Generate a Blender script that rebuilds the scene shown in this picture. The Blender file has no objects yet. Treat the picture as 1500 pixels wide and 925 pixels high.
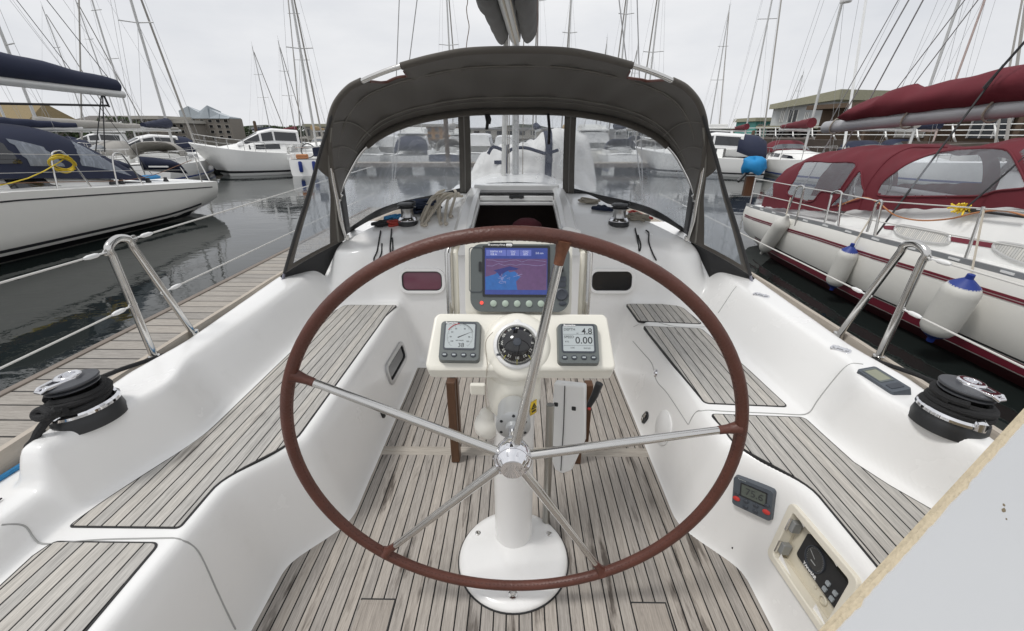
import bpy, bmesh, math, random
import numpy as np
from mathutils import Vector, Matrix, Euler
from mathutils.bvhtree import BVHTree
from mathutils.geometry import tessellate_polygon
PI = math.pi
rad = math.radians
rnd = random.Random(11)
scene = bpy.context.scene
col = scene.collection
V = Vector

# ------------------------------------------------------------------ camera
CAM = V((0.008, 0.0, 1.27)); PITCH = rad(23.34); FPX = 620.0; YAW = rad(0.75)
cam_d = bpy.data.cameras.new('camera'); cam = bpy.data.objects.new('camera', cam_d); col.objects.link(cam)
cam.location = CAM; cam.rotation_euler = (PI/2 - PITCH, 0, YAW)
cam_d.sensor_width = 36; cam_d.lens = FPX/1500*36; cam_d.clip_start = 0.02; cam_d.clip_end = 3000
scene.camera = cam
ROT = Euler((PI/2 - PITCH, 0, YAW)).to_matrix()
WATER = -0.55

def ray(px, py): return ROT @ V(((px-750)/FPX, -(py-462.5)/FPX, -1))
def at(px, py, x=None, y=None, z=None, pl=None):
    """world point seen at a pixel of the photograph, on the plane x=, y=, z= or y=a+b*z"""
    r = ray(px, py)
    if z is not None: t = (z-CAM.z)/r.z
    elif y is not None: t = (y-CAM.y)/r.y
    elif x is not None: t = (x-CAM.x)/r.x
    else:
        a, b = pl; t = (a + b*CAM.z - CAM.y)/(r.y - b*r.z)
    return CAM + r*t
def ss(a, b, v):
    t = np.clip((v-a)/(b-a), 0, 1); return t*t*(3-2*t)
def lerp(a, b, t): return a + (b-a)*t
def catmull(pts, n=6, closed=False):
    pts = [V(p) for p in pts]; m = len(pts); out = []
    rng = range(m if closed else m-1)
    for i in rng:
        if closed: p0, p1, p2, p3 = pts[(i-1) % m], pts[i], pts[(i+1) % m], pts[(i+2) % m]
        else: p0, p1, p2, p3 = pts[max(i-1, 0)], pts[i], pts[i+1], pts[min(i+2, m-1)]
        for k in range(n):
            t = k/n
            out.append(.5*((2*p1) + (p2-p0)*t + (2*p0-5*p1+4*p2-p3)*t*t + (3*p1-p0-3*p2+p3)*t**3))
    if not closed: out.append(pts[-1].copy())
    return out
def frame(o, xa, ya):
    xa = V(xa).normalized(); za = xa.cross(V(ya)).normalized(); ya = za.cross(xa)
    return Matrix(((xa.x, ya.x, za.x, o[0]), (xa.y, ya.y, za.y, o[1]), (xa.z, ya.z, za.z, o[2]), (0, 0, 0, 1)))
def T(x, y, z): return Matrix.Translation((x, y, z))
def rrect(w, h, r, n=5):
    o = []
    for cx, cy, a in ((w/2-r, h/2-r, 0), (-w/2+r, h/2-r, 90), (-w/2+r, -h/2+r, 180), (w/2-r, -h/2+r, 270)):
        for k in range(n+1):
            t = rad(a + 90*k/n); o.append((cx+r*math.cos(t), cy+r*math.sin(t)))
    return o

# ------------------------------------------------------------------ mesh builder
WM = {}
class MB:
    def __init__(s): s.v = []; s.f = []
    def add(s, vs, fs):
        b = len(s.v); s.v += [V(v) for v in vs]; s.f += [tuple(i+b for i in f) for f in fs]; return s
    def box(s, c, size, M=None):
        x, y, z = size[0]/2, size[1]/2, size[2]/2; c = V(c)
        vs = [V((a, b, d))+c for a in (-x, x) for b in (-y, y) for d in (-z, z)]
        if M: vs = [M@v for v in vs]
        return s.add(vs, [(0, 1, 3, 2), (4, 6, 7, 5), (0, 4, 5, 1), (2, 3, 7, 6), (0, 2, 6, 4), (1, 5, 7, 3)])
    def tube(s, pts, r, n=8, closed=False, flat=None):
        pts = [V(p) for p in pts]; m = len(pts); rs = r if isinstance(r, (list, tuple)) else [r]*m
        up = None; vs = []
        for i, p in enumerate(pts):
            if closed: t = pts[(i+1) % m]-pts[i-1]
            else: t = pts[min(i+1, m-1)]-pts[max(i-1, 0)]
            if t.length < 1e-9: t = V((0, 0, 1))
            t.normalize()
            if up is None: up = t.orthogonal().normalized() if flat is None else V(flat)
            up = (up - t*up.dot(t)); up = up.normalized() if up.length > 1e-6 else t.orthogonal().normalized()
            sd = t.cross(up)
            for k in range(n):
                a = 2*PI*k/n; vs.append(p + up*(math.cos(a)*rs[i]) + sd*(math.sin(a)*rs[i]))
        fs = []
        for i in range(m if closed else m-1):
            j = (i+1) % m
            for k in range(n): l = (k+1) % n; fs.append((i*n+k, i*n+l, j*n+l, j*n+k))
        if not closed: fs.append(tuple(range(n))[::-1]); fs.append(tuple((m-1)*n+k for k in range(n)))
        return s.add(vs, fs)
    def lathe(s, prof, M=None, n=32, a0=0, a1=2*PI):
        full = abs(a1-a0-2*PI) < 1e-6; cnt = n if full else n+1; vs = []; fs = []
        for r, z in prof:
            for k in range(cnt):
                a = a0+(a1-a0)*k/n; v = V((max(r, 1e-5)*math.cos(a), max(r, 1e-5)*math.sin(a), z)); vs.append(M@v if M else v)
        for i in range(len(prof)-1):
            for k in range(n):
                l = (k+1) % cnt; fs.append((i*cnt+k, i*cnt+l, (i+1)*cnt+l, (i+1)*cnt+k))
        if prof[0][0] > 1e-4 and full: fs.append(tuple(range(cnt))[::-1])
        if prof[-1][0] > 1e-4 and full: fs.append(tuple((len(prof)-1)*cnt+k for k in range(cnt)))
        return s.add(vs, fs)
    def prism(s, out, z0, z1, M=None, out1=None):
        n = len(out); out1 = out1 or out
        vs = [V((p[0], p[1], z0)) for p in out]+[V((p[0], p[1], z1)) for p in out1]
        if M: vs = [M@v for v in vs]
        tri = tessellate_polygon([[V((p[0], p[1], 0)) for p in out]])
        fs = [tuple(t) for t in tri]; fs2 = [tuple(i+n for i in t) for t in tri]
        a = sum(out[i][0]*out[(i+1) % n][1]-out[(i+1) % n][0]*out[i][1] for i in range(n))
        sd = [(i, (i+1) % n, n+(i+1) % n, n+i) for i in range(n)]
        if a < 0: sd = [f[::-1] for f in sd]
        return s.add(vs, [f for f in fs]+fs2+sd)
    def ring(s, outer, inner, z0, z1, M=None):
        n = len(outer); vs = []
        for ol, z in ((outer, z0), (outer, z1), (inner, z1), (inner, z0)): vs += [V((p[0], p[1], z)) for p in ol]
        if M: vs = [M@v for v in vs]
        fs = []
        for b in range(4):
            c = (b+1) % 4
            for i in range(n): j = (i+1) % n; fs.append((b*n+i, b*n+j, c*n+j, c*n+i))
        return s.add(vs, fs)
    def grid(s, rows, closed_u=False):
        m = len(rows); n = len(rows[0]); vs = [p for r in rows for p in r]; fs = []
        for i in range(m-1):
            for k in range(n if closed_u else n-1):
                l = (k+1) % n; fs.append((i*n+k, i*n+l, (i+1)*n+l, (i+1)*n+k))
        return s.add(vs, fs)
    def poly(s, pts): return s.add(pts, [tuple(range(len(pts)))])
    def build(s, name, mat, parent=None, smooth=38, bevel=0, solid=0, fix=True, seg=2, merge=0):
        M = WM[parent].inverted() if parent is not None else Matrix.Identity(4)
        bm = bmesh.new(); bv = [bm.verts.new(M@v) for v in s.v]
        for f in s.f:
            try: bm.faces.new([bv[i] for i in f])
            except ValueError: pass
        if merge: bmesh.ops.remove_doubles(bm, verts=bm.verts, dist=merge)
        if fix: bmesh.ops.recalc_face_normals(bm, faces=bm.faces)
        if smooth:
            for f in bm.faces: f.smooth = True
            a = rad(smooth)
            for e in bm.edges:
                if len(e.link_faces) == 2 and e.calc_face_angle(0) > a: e.smooth = False
        me = bpy.data.meshes.new(name); bm.to_mesh(me); bm.free()
        me.materials.append(mat)
        o = bpy.data.objects.new(name, me); col.objects.link(o)
        if parent is not None: o.parent = parent; WM[o] = WM[parent]
        else: WM[o] = Matrix.Identity(4)
        if solid:
            m = o.modifiers.new('solid', 'SOLIDIFY'); m.thickness = solid; m.offset = 0
        if bevel:
            m = o.modifiers.new('bevel', 'BEVEL'); m.width = bevel; m.segments = seg; m.limit_method = 'ANGLE'; m.angle_limit = rad(40); m.harden_normals = True
        return o
def tag(o, label=None, cat=None, group=None, kind=None):
    for k, v in (('label', label), ('category', cat), ('group', group), ('kind', kind)):
        if v: o[k] = v
    return o
def thing(name, label, cat, loc, group=None, rz=0):
    o = bpy.data.objects.new(name, None); col.objects.link(o); o.location = loc; o.rotation_euler = (0, 0, rz)
    o.empty_display_size = .1
    WM[o] = Matrix.Translation(V(loc)) @ Matrix.Rotation(rz, 4, 'Z')
    return tag(o, label, cat, group)
def copy_tree(o, parent=None):
    c = o.copy(); col.objects.link(c)
    if parent is not None: c.parent = parent
    for ch in list(o.children): copy_tree(ch, c)
    return c
def text_into(mb, s, M, size, depth=.0004, align='CENTER', bold=0):
    cu = bpy.data.curves.new('t', 'FONT'); cu.body = s; cu.size = size; cu.extrude = depth; cu.align_x = align; cu.align_y = 'CENTER'
    cu.offset = bold; cu.resolution_u = 3
    ob = bpy.data.objects.new('t', cu); col.objects.link(ob)
    me = bpy.data.meshes.new_from_object(ob.evaluated_get(bpy.context.evaluated_depsgraph_get()))
    mb.add([M@v.co for v in me.vertices], [tuple(p.vertices) for p in me.polygons])
    bpy.data.objects.remove(ob); bpy.data.curves.remove(cu); bpy.data.meshes.remove(me)
    return mb

# ------------------------------------------------------------------ materials
def newmat(name):
    m = bpy.data.materials.new(name); m.use_nodes = True; nt = m.node_tree
    return m, nt, nt.nodes['Principled BSDF'], nt.nodes['Material Output']
def N(nt, t, **kw):
    n = nt.nodes.new(t)
    for k, v in kw.items():
        if k in n.inputs: n.inputs[k].default_value = v
        else: setattr(n, k, v)
    return n
def L(nt, a, b): nt.links.new(a, b)
def math_(nt, op, a, b=None, c=None):
    n = nt.nodes.new('ShaderNodeMath'); n.operation = op
    for i, v in enumerate((a, b, c)):
        if v is None: continue
        if isinstance(v, (int, float)): n.inputs[i].default_value = v
        else: nt.links.new(v, n.inputs[i])
    return n.outputs[0]
def mixc(nt, fac, a, b):
    n = nt.nodes.new('ShaderNodeMix'); n.data_type = 'RGBA'
    for s, v in ((n.inputs[0], fac), (n.inputs[6], a), (n.inputs[7], b)):
        if isinstance(v, (int, float)): s.default_value = v
        elif isinstance(v, (tuple, list)): s.default_value = (*v[:3], 1)
        else: nt.links.new(v, s)
    return n.outputs[2]
def coords(nt, scale=(1, 1, 1)):
    tc = nt.nodes.new('ShaderNodeTexCoord'); mp = nt.nodes.new('ShaderNodeMapping'); mp.inputs['Scale'].default_value = scale
    nt.links.new(tc.outputs['Object'], mp.inputs['Vector']); return mp.outputs[0]
def pm(name, c, rough=.5, metal=0, var=.08, scale=6, bump=0, bscale=150, spec=.5, coat=0, stretch=(1, 1, 1), dirt=0, dirtc=(.2, .17, .13), rvar=.1, sheen=0):
    m, nt, b, o = newmat(name)
    co = coords(nt, stretch)
    n1 = N(nt, 'ShaderNodeTexNoise', Scale=scale, Detail=5, Roughness=.6); L(nt, co, n1.inputs['Vector'])
    lo = tuple(max(0, x*(1-var)) for x in c); hi = tuple(min(1, x*(1+var)) for x in c)
    cc = mixc(nt, n1.outputs['Fac'], lo, hi)
    if dirt:
        n2 = N(nt, 'ShaderNodeTexNoise', Scale=scale*2.7, Detail=7, Roughness=.7); L(nt, co, n2.inputs['Vector'])
        f = math_(nt, 'MULTIPLY', math_(nt, 'SMOOTHSTEP' if False else 'MAXIMUM', math_(nt, 'SUBTRACT', n2.outputs['Fac'], .55), 0), dirt*5)
        cc = mixc(nt, math_(nt, 'MINIMUM', f, .9), cc, dirtc)
    L(nt, cc, b.inputs['Base Color'])
    b.inputs['Metallic'].default_value = metal; b.inputs['Specular IOR Level'].default_value = spec
    if coat: b.inputs['Coat Weight'].default_value = coat; b.inputs['Coat Roughness'].default_value = .08
    if sheen: b.inputs['Sheen Weight'].default_value = sheen
    r = math_(nt, 'ADD', math_(nt, 'MULTIPLY', n1.outputs['Fac'], rvar), rough-rvar/2); L(nt, r, b.inputs['Roughness'])
    if bump:
        n3 = N(nt, 'ShaderNodeTexNoise', Scale=bscale, Detail=3); L(nt, co, n3.inputs['Vector'])
        bp = N(nt, 'ShaderNodeBump', Strength=bump, Distance=.004); L(nt, n3.outputs['Fac'], bp.inputs['Height']); L(nt, bp.outputs[0], b.inputs['Normal'])
    return m
def teak(name, w, seam, base, axis='X', off=0.0, stain=.5, grain=1.0, seamc=(.008, .008, .008)):
    m, nt, b, o = newmat(name)
    tc = nt.nodes.new('ShaderNodeTexCoord'); sp = nt.nodes.new('ShaderNodeSeparateXYZ'); L(nt, tc.outputs['Object'], sp.inputs[0])
    u = sp.outputs['X' if axis == 'X' else 'Y']; l = sp.outputs['Y' if axis == 'X' else 'X']
    t = math_(nt, 'MULTIPLY', math_(nt, 'ADD', u, off), 1/w)
    fr = math_(nt, 'FRACT', t); idn = math_(nt, 'FLOOR', t)
    sm = math_(nt, 'GREATER_THAN', math_(nt, 'ABSOLUTE', math_(nt, 'SUBTRACT', fr, .5)), .5-seam/w/2)
    wn = nt.nodes.new('ShaderNodeTexWhiteNoise'); wn.noise_dimensions = '1D'; L(nt, idn, wn.inputs['W'])
    mp = nt.nodes.new('ShaderNodeMapping'); mp.inputs['Scale'].default_value = (110, 5, 40) if axis == 'X' else (5, 110, 40)
    cmb = nt.nodes.new('ShaderNodeCombineXYZ')
    L(nt, sp.outputs['X'], cmb.inputs[0]); L(nt, sp.outputs['Y'], cmb.inputs[1]); L(nt, math_(nt, 'MULTIPLY', wn.outputs['Value'], 3.0), cmb.inputs[2])
    L(nt, cmb.outputs[0], mp.inputs[0])
    g = N(nt, 'ShaderNodeTexNoise', Scale=1.6, Detail=8, Roughness=.65, Distortion=.3); L(nt, mp.outputs[0], g.inputs['Vector'])
    g2 = N(nt, 'ShaderNodeTexNoise', Scale=5, Detail=6, Roughness=.7); L(nt, mp.outputs[0], g2.inputs['Vector'])
    v = math_(nt, 'ADD', math_(nt, 'MULTIPLY', g.outputs['Fac'], 1.1*grain), math_(nt, 'MULTIPLY', g2.outputs['Fac'], 1.15*grain))
    v = math_(nt, 'ADD', math_(nt, 'MULTIPLY', wn.outputs['Value'], .20), v)
    v = math_(nt, 'MULTIPLY', math_(nt, 'ADD', v, 1.0-1.125*grain-.10), 1.0)
    warm = mixc(nt, wn.outputs['Value'], base, (base[0]*1.01, base[1]*.985, base[2]*.95))
    vm = nt.nodes.new('ShaderNodeVectorMath'); vm.operation = 'SCALE'; L(nt, warm, vm.inputs[0]); L(nt, v, vm.inputs['Scale'])
    st = N(nt, 'ShaderNodeTexNoise', Scale=1.0, Detail=6, Roughness=.62)
    mp2 = nt.nodes.new('ShaderNodeMapping'); mp2.inputs['Scale'].default_value = (20, 2.6, 5) if axis == 'X' else (2.6, 20, 5); L(nt, tc.outputs['Object'], mp2.inputs[0]); L(nt, mp2.outputs[0], st.inputs['Vector'])
    sf = math_(nt, 'MINIMUM', math_(nt, 'MULTIPLY', math_(nt, 'MAXIMUM', math_(nt, 'SUBTRACT', st.outputs['Fac'], .56), 0), 9*stain), .85)
    lm = N(nt, 'ShaderNodeTexNoise', Scale=1.7, Detail=3); L(nt, tc.outputs['Object'], lm.inputs['Vector'])
    sf = math_(nt, 'MULTIPLY', sf, math_(nt, 'MINIMUM', math_(nt, 'MULTIPLY', math_(nt, 'MAXIMUM', math_(nt, 'SUBTRACT', lm.outputs['Fac'], .42), 0), 6), 1.0))
    c2 = mixc(nt, sf, vm.outputs[0], (.065, .052, .043))
    c3 = mixc(nt, sm, c2, seamc); L(nt, c3, b.inputs['Base Color'])
    L(nt, lerp_rough(nt, sm), b.inputs['Roughness'])
    hgt = math_(nt, 'SUBTRACT', math_(nt, 'MULTIPLY', g.outputs['Fac'], .6), math_(nt, 'MULTIPLY', sm, 1.2))
    bp = N(nt, 'ShaderNodeBump', Strength=.5, Distance=.0025); L(nt, hgt, bp.inputs['Height']); L(nt, bp.outputs[0], b.inputs['Normal'])
    b.inputs['Specular IOR Level'].default_value = .25
    return m
def lerp_rough(nt, f): return math_(nt, 'SUBTRACT', .78, math_(nt, 'MULTIPLY', f, .3))
def vinyl(name, fac, tint=(.62, .66, .72), streak=.15):
    m, nt, b, o = newmat(name)
    b.inputs['Base Color'].default_value = (*tint, 1); b.inputs['Roughness'].default_value = .12; b.inputs['Specular IOR Level'].default_value = .6
    tr = N(nt, 'ShaderNodeBsdfTransparent'); tr.inputs[0].default_value = (.93, .95, .97, 1)
    n1 = N(nt, 'ShaderNodeTexNoise', Scale=2.2, Detail=7, Roughness=.68, Distortion=1.2); L(nt, coords(nt, (3, 3, 1.2)), n1.inputs['Vector'])
    n2 = N(nt, 'ShaderNodeTexNoise', Scale=5, Detail=2, Distortion=.6); L(nt, coords(nt), n2.inputs['Vector'])
    f = math_(nt, 'ADD', fac, math_(nt, 'MULTIPLY', math_(nt, 'MAXIMUM', math_(nt, 'SUBTRACT', n1.outputs['Fac'], .5), 0), streak*6))
    bp = N(nt, 'ShaderNodeBump', Strength=.25, Distance=.03); L(nt, n2.outputs['Fac'], bp.inputs['Height']); L(nt, bp.outputs[0], b.inputs['Normal'])
    mx = N(nt, 'ShaderNodeMixShader'); L(nt, math_(nt, 'MINIMUM', f, .8), mx.inputs[0]); L(nt, tr.outputs[0], mx.inputs[1]); L(nt, b.outputs[0], mx.inputs[2]); L(nt, mx.outputs[0], o.inputs[0])
    return m
def emat(name, c, s=1.0, rough=.25):
    m, nt, b, o = newmat(name); b.inputs['Base Color'].default_value = (.02, .02, .02, 1); b.inputs['Roughness'].default_value = rough
    n1 = N(nt, 'ShaderNodeTexNoise', Scale=90, Detail=4); L(nt, coords(nt), n1.inputs['Vector'])
    L(nt, mixc(nt, n1.outputs['Fac'], tuple(x*.75 for x in c), tuple(x*1.25 for x in c)), b.inputs['Emission Color']); b.inputs['Emission Strength'].default_value = s
    return m

GEL = pm('gelcoat white', (.84, .835, .82), .24, var=.02, scale=3, bump=.02, bscale=30, dirt=.14, dirtc=(.58, .56, .52), coat=.25, rvar=.22)
GELC = pm('gelcoat cream', (.80, .775, .69), .34, var=.03, scale=7, bump=.05, bscale=400)
JOINT = pm('moulding joint', (.36, .36, .35), .6)
SOLE = teak('sole teak', .0362, .0040, (.365, .337, .308), off=.0181, stain=1.15)
SEAT = teak('seat teak', .0362, .0039, (.455, .440, .415), off=.003, stain=.6)
TOE = pm('weathered toe rail wood', (.44, .39, .33), .75, var=.25, scale=5, stretch=(12, 1, 12), bump=.3, bscale=20)
PONT = teak('pontoon boards', .13, .011, (.32, .30, .275), axis='Y', stain=.25, grain=1.1, seamc=(.02, .018, .016))
CAULK = pm('black caulk', (.018, .018, .018), .6)
STEEL = pm('stainless steel', (.62, .61, .59), .16, 1, var=.06, scale=20, rvar=.12)
CHROME = pm('chrome', (.78, .78, .80), .06, 1, var=.03, rvar=.05)
ALU = pm('anodised aluminium', (.55, .56, .57), .38, .85, var=.05)
ALUP = pm('silver mast paint', (.56, .56, .55), .42, .35, var=.06, scale=3)
LEATHER = pm('brown leather', (.098, .032, .021), .42, var=.38, scale=14, bump=.35, bscale=170, rvar=.2)
LEATHERW = pm('worn brown leather', (.17, .065, .032), .6, var=.45, scale=60, bump=.5, bscale=200)
THREAD = pm('stitch thread', (.06, .022, .014), .7)
BLACKP = pm('black plastic', (.022, .023, .025), .42, var=.1, scale=20)
RUBBER = pm('black rubber', (.017, .017, .018), .65, bump=.15, bscale=90)
ROPEB = pm('black braided rope', (.014, .014, .015), .8, var=.3, scale=50, bump=.9, bscale=420)
GREYP = pm('grey instrument plastic', (.115, .13, .128), .42, var=.06, scale=25, bump=.05, bscale=600)
GREYD = pm('dark grey plastic', (.045, .052, .065), .45, var=.08)
BLUEG = pm('blue grey plastic', (.075, .088, .105), .42, var=.08)
LCD = pm('liquid crystal glass', (.44, .48, .485), .32, var=.03)
LCDD = pm('dark liquid crystal glass', (.10, .115, .10), .16, var=.05)
INK = pm('black ink', (.03, .033, .035), .5)
INKR = pm('red ink', (.45, .05, .06), .5)
WHITEP = pm('white plastic', (.80, .80, .79), .3, var=.03)
REDP = pm('red rubber button', (.55, .045, .04), .5)
YELL = pm('yellow sticker', (.80, .55, .02), .4)
CANV = pm('charcoal canvas', (.086, .077, .066), .85, var=.22, scale=5, bump=.25, bscale=300, sheen=.2)
CANVD = pm('dark canvas binding', (.034, .034, .035), .8, var=.12, bump=.2, bscale=250)
SEAM = pm('canvas seam', (.21, .20, .18), .85)
GREYC = pm('grey sailcloth', (.11, .108, .105), .85, var=.15, scale=5, bump=.3, bscale=90)
VINYL = vinyl('clear vinyl', .22, (.68, .72, .78), streak=.14)
VINYLW = vinyl('hazed reflection tinted vinyl', .33, (.72, .77, .84), streak=.16)  # besides haze, the bluish white tint imitates reflections on the side panes
VINYLS = vinyl('hazy sky tinted vinyl', .36, (.60, .66, .74), streak=.2)  # haze plus a pale blue standing in for reflected sky and water
VINYLR = vinyl('smoky vinyl', .22, (.56, .58, .62), streak=.06)
NAVY = pm('navy canvas', (.017, .023, .052), .8, var=.15, scale=4, bump=.25, bscale=120)
BURG = pm('burgundy canvas', (.130, .014, .023), .85, var=.22, scale=3, bump=.35, bscale=14)
TAN = pm('tan canvas', (.42, .30, .16), .85, var=.1)
STONEC = pm('stone canvas', (.36, .345, .32), .85, var=.1)
WCOVER = pm('white boat cover', (.72, .71, .69), .75, var=.07, scale=4, bump=.55, bscale=7, dirt=.06, dirtc=(.5, .47, .42))
HULLW = pm('white topsides', (.82, .82, .80), .22, var=.02, coat=.4)
HULLC = pm('cream white topsides', (.80, .785, .735), .24, var=.03, coat=.4)
HULLN = pm('navy topsides', (.02, .03, .07), .15, var=.05, coat=.5)
DECKW = pm('white deck', (.83, .83, .81), .5, var=.04)
BLK = pm('black stripe', (.015, .015, .018), .4)
BLUEST = pm('blue stripe', (.02, .05, .22), .4)
REDST = pm('burgundy stripe', (.16, .015, .03), .35)
GLASSD = pm('smoked window', (.016, .018, .022), .06, var=.05, spec=.8)
GLASSG = pm('grey window glass', (.10, .11, .12), .08, spec=.7)
MAROON = pm('plum tinted pane', (.15, .042, .070), .08, spec=.7, var=.2, scale=9)
FEND = pm('white fender rubber', (.62, .61, .57), .5, var=.1, scale=5, bump=.2, bscale=60, dirt=.15, dirtc=(.35, .32, .27))
FENDB = pm('blue fender end', (.012, .035, .22), .5)
WOODV = pm('varnished brown wood', (.10, .048, .024), .35, var=.35, scale=6, stretch=(8, 8, 1))
CORE = pm('raw cream edge', (.60, .51, .36), .75, var=.2, scale=30, bump=.8, bscale=120, dirt=.5, dirtc=(.25, .22, .13))
LIDW = pm('scuffed lid gelcoat', (.56, .57, .58), .42, var=.05, scale=2.5, dirt=.16, dirtc=(.42, .42, .42))
ROPEW = pm('cream rope', (.52, .47, .39), .85, var=.15, scale=60, bump=.8, bscale=300)
ROPEBL = pm('blue rope', (.03, .20, .42), .8, var=.3, scale=70, bump=.8, bscale=300)
ROPER = pm('red flecked rope', (.35, .04, .03), .8, var=.4, scale=80, bump=.8, bscale=300)
ROPEN = pm('navy rope', (.02, .03, .06), .85, var=.3, scale=60, bump=.8, bscale=300)
ROPEO = pm('orange line', (.50, .22, .10), .8, var=.2)
ROPEG = pm('grey tan rope', (.30, .27, .22), .85, var=.3, scale=60, bump=.8, bscale=300)
WIRE = pm('sheathed wire', (.62, .61, .58), .4, var=.05)
RIG = pm('grey rigging wire', (.36, .36, .36), .5, .2)
BLKW = pm('black line', (.02, .02, .022), .7)
YHOSE = pm('yellow hose', (.75, .56, .04), .45, var=.1)
YBR = pm('yellow brush', (.78, .58, .05), .7)
CYAN = pm('bright blue cloth', (.01, .23, .52), .7, var=.2, bump=.5, bscale=12)
STONE = pm('grey brown stone', (.25, .225, .195), .9, var=.35, scale=14, bump=.4, bscale=30)
STONE2 = pm('pale render', (.42, .40, .36), .9, var=.15, scale=6)
LICH = pm('lichen roof', (.24, .185, .10), .95, var=.35, scale=9)
CONC = pm('lichened concrete', (.34, .33, .24), .95, var=.25, scale=7)
TIMB = pm('dark pier timber', (.10, .068, .045), .9, var=.35, scale=6, stretch=(1, 6, 6))
BRKO = pm('orange cladding', (.42, .23, .09), .9, var=.2)
WRAIL = pm('white railing paint', (.78, .78, .76), .4)
LEAF = pm('foliage', (.05, .075, .03), .9, var=.5, scale=3)
TEAL = pm('teal hoarding', (.10, .34, .30), .7)
BARK = pm('bark', (.10, .08, .06), .9)
# ------------------------------------------------------------------ own yacht: the moulding
YACHT = thing('sailing_yacht', 'white cruising yacht whose teak cockpit with single large wheel is seen from the helm', 'yacht', (0, 0, WATER))
hy = [-.8, -.6, .3, .865, 1.5, 2.2, 3.5, 5.0, 6.4, 7.4, 7.9]; hx = [1.22, 1.25, 1.31, 1.345, 1.37, 1.39, 1.36, 1.17, .76, .33, .03]
def hb(y): return np.interp(y, hy, hx)
ys = np.arange(-.8, 3.701, .0085); us = np.linspace(-1, 1, 401)
Y, U = np.meshgrid(ys, us, indexing='ij')
X = U*(hb(Y)-.015); A = np.abs(X)
ZS = .375
def wf_(y): return lerp(.735, .585, ss(.90, 1.12, y))
def ws_(y): return lerp(.782, .652, ss(.86, 1.10, y))
def wo_(y): return lerp(1.125, 1.02, ss(.70, 1.15, y))
wf, ws, wo = wf_(Y), ws_(Y), wo_(Y)
zc = lerp(.465, .565, ss(.775, .800, Y))
wr = wo + lerp(lerp(.035, .038, ss(.78, .84, Y)), .105, ss(1.08, 1.30, Y))
Z = ZS*np.clip((A-wf)/(ws-wf), 0, 1) + (zc-ZS)*np.clip((A-wo)/(wr-wo), 0, 1)
wc = np.interp(Y, [-.8, .73, 1.15, 1.4, 2.12, 3.7], [1.17, 1.20, 1.245, 1.235, 1.285, 1.33])
Z = Z - (zc-.462)*np.clip((A-wc)/.03, 0, 1)
ybk = 2.235 - .20*ss(.80, 1.12, A); ln = .085 + .30*ss(.84, 1.15, A)
t = (Y-ybk)/ln
roof = np.interp(Y, [2.2, 2.32, 2.42, 2.7, 3.2, 3.8], [.70, .705, .755, .815, .868, .89]) - .055*A*A
cab = np.where(t < 0, -1, np.minimum(roof, np.clip(t, 0, 1)*.72 + np.maximum(t-1, 0)*.6))
ae = np.interp(Y, [2.2, 2.41, 2.68, 3.0, 3.3, 3.8], [1.04, 1.01, .81, .63, .52, .50])
cab = cab - .42*ss(ae, ae+.16, A)*ss(2.0, 2.5, Y)
Z = np.maximum(Z, cab)
def blur(a, s, axis):
    r = int(3*s)+1; k = np.exp(-.5*(np.arange(-r, r+1)/s)**2); k /= k.sum()
    p = [(0, 0), (0, 0)]; p[axis] = (r, r); b = np.pad(a, p, mode='edge'); o = np.zeros_like(a)
    for i, w in enumerate(k): o += w*(b[i:i+a.shape[0], :] if axis == 0 else b[:, i:i+a.shape[1]])
    return o
Zc = blur(blur(Z, 1.0, 0), 1.3, 1); Z = lerp(blur(blur(Z, 2.0, 0), 2.3, 1), Zc, ss(.98, 1.10, A)*(1-ss(1.15, 1.4, Y)))
co = np.stack([X, Y, Z], -1).reshape(-1, 3)
ny, nu = Y.shape
ii = np.arange(ny-1)[:, None]*nu+np.arange(nu-1)[None]
faces = np.stack([ii, ii+1, ii+nu+1, ii+nu], -1).reshape(-1, 4)
step = 2
idx = np.arange(0, ny, step)[:, None]*nu + np.arange(0, nu, step)[None]
cov = [V(c) for c in co[idx.reshape(-1)].tolist()]
q = np.arange(len(idx)-1)[:, None]*idx.shape[1]+np.arange(idx.shape[1]-1)[None]
BVH = BVHTree.FromPolygons(cov, np.stack([q, q+1, q+idx.shape[1]+1, q+idx.shape[1]], -1).reshape(-1, 4).tolist())
def cast(px, py):
    h = BVH.ray_cast(CAM, ray(px, py).normalized())
    return (h[0], h[1]) if h[0] is not None else (at(px, py, z=.74), V((0, 0, 1)))
def down(x, y):
    h = BVH.ray_cast(V((x, y, 3)), V((0, 0, -1))); return h[0] if h[0] else V((x, y, .47))
def quadframe(tl, tr, br, bl, lift=0):
    p = [cast(*q)[0] for q in (tl, tr, br, bl)]; c = sum(p, V())/4
    xa = (p[1]+p[2]-p[0]-p[3]); ya = (p[0]+p[1]-p[2]-p[3]); w, h = xa.length/2, ya.length/2
    M = frame(c, xa, ya); n = V((M[0][2], M[1][2], M[2][2]))
    if n.dot(CAM-c) < 0: raise RuntimeError('flip')
    return M @ T(0, 0, lift), w, h
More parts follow.
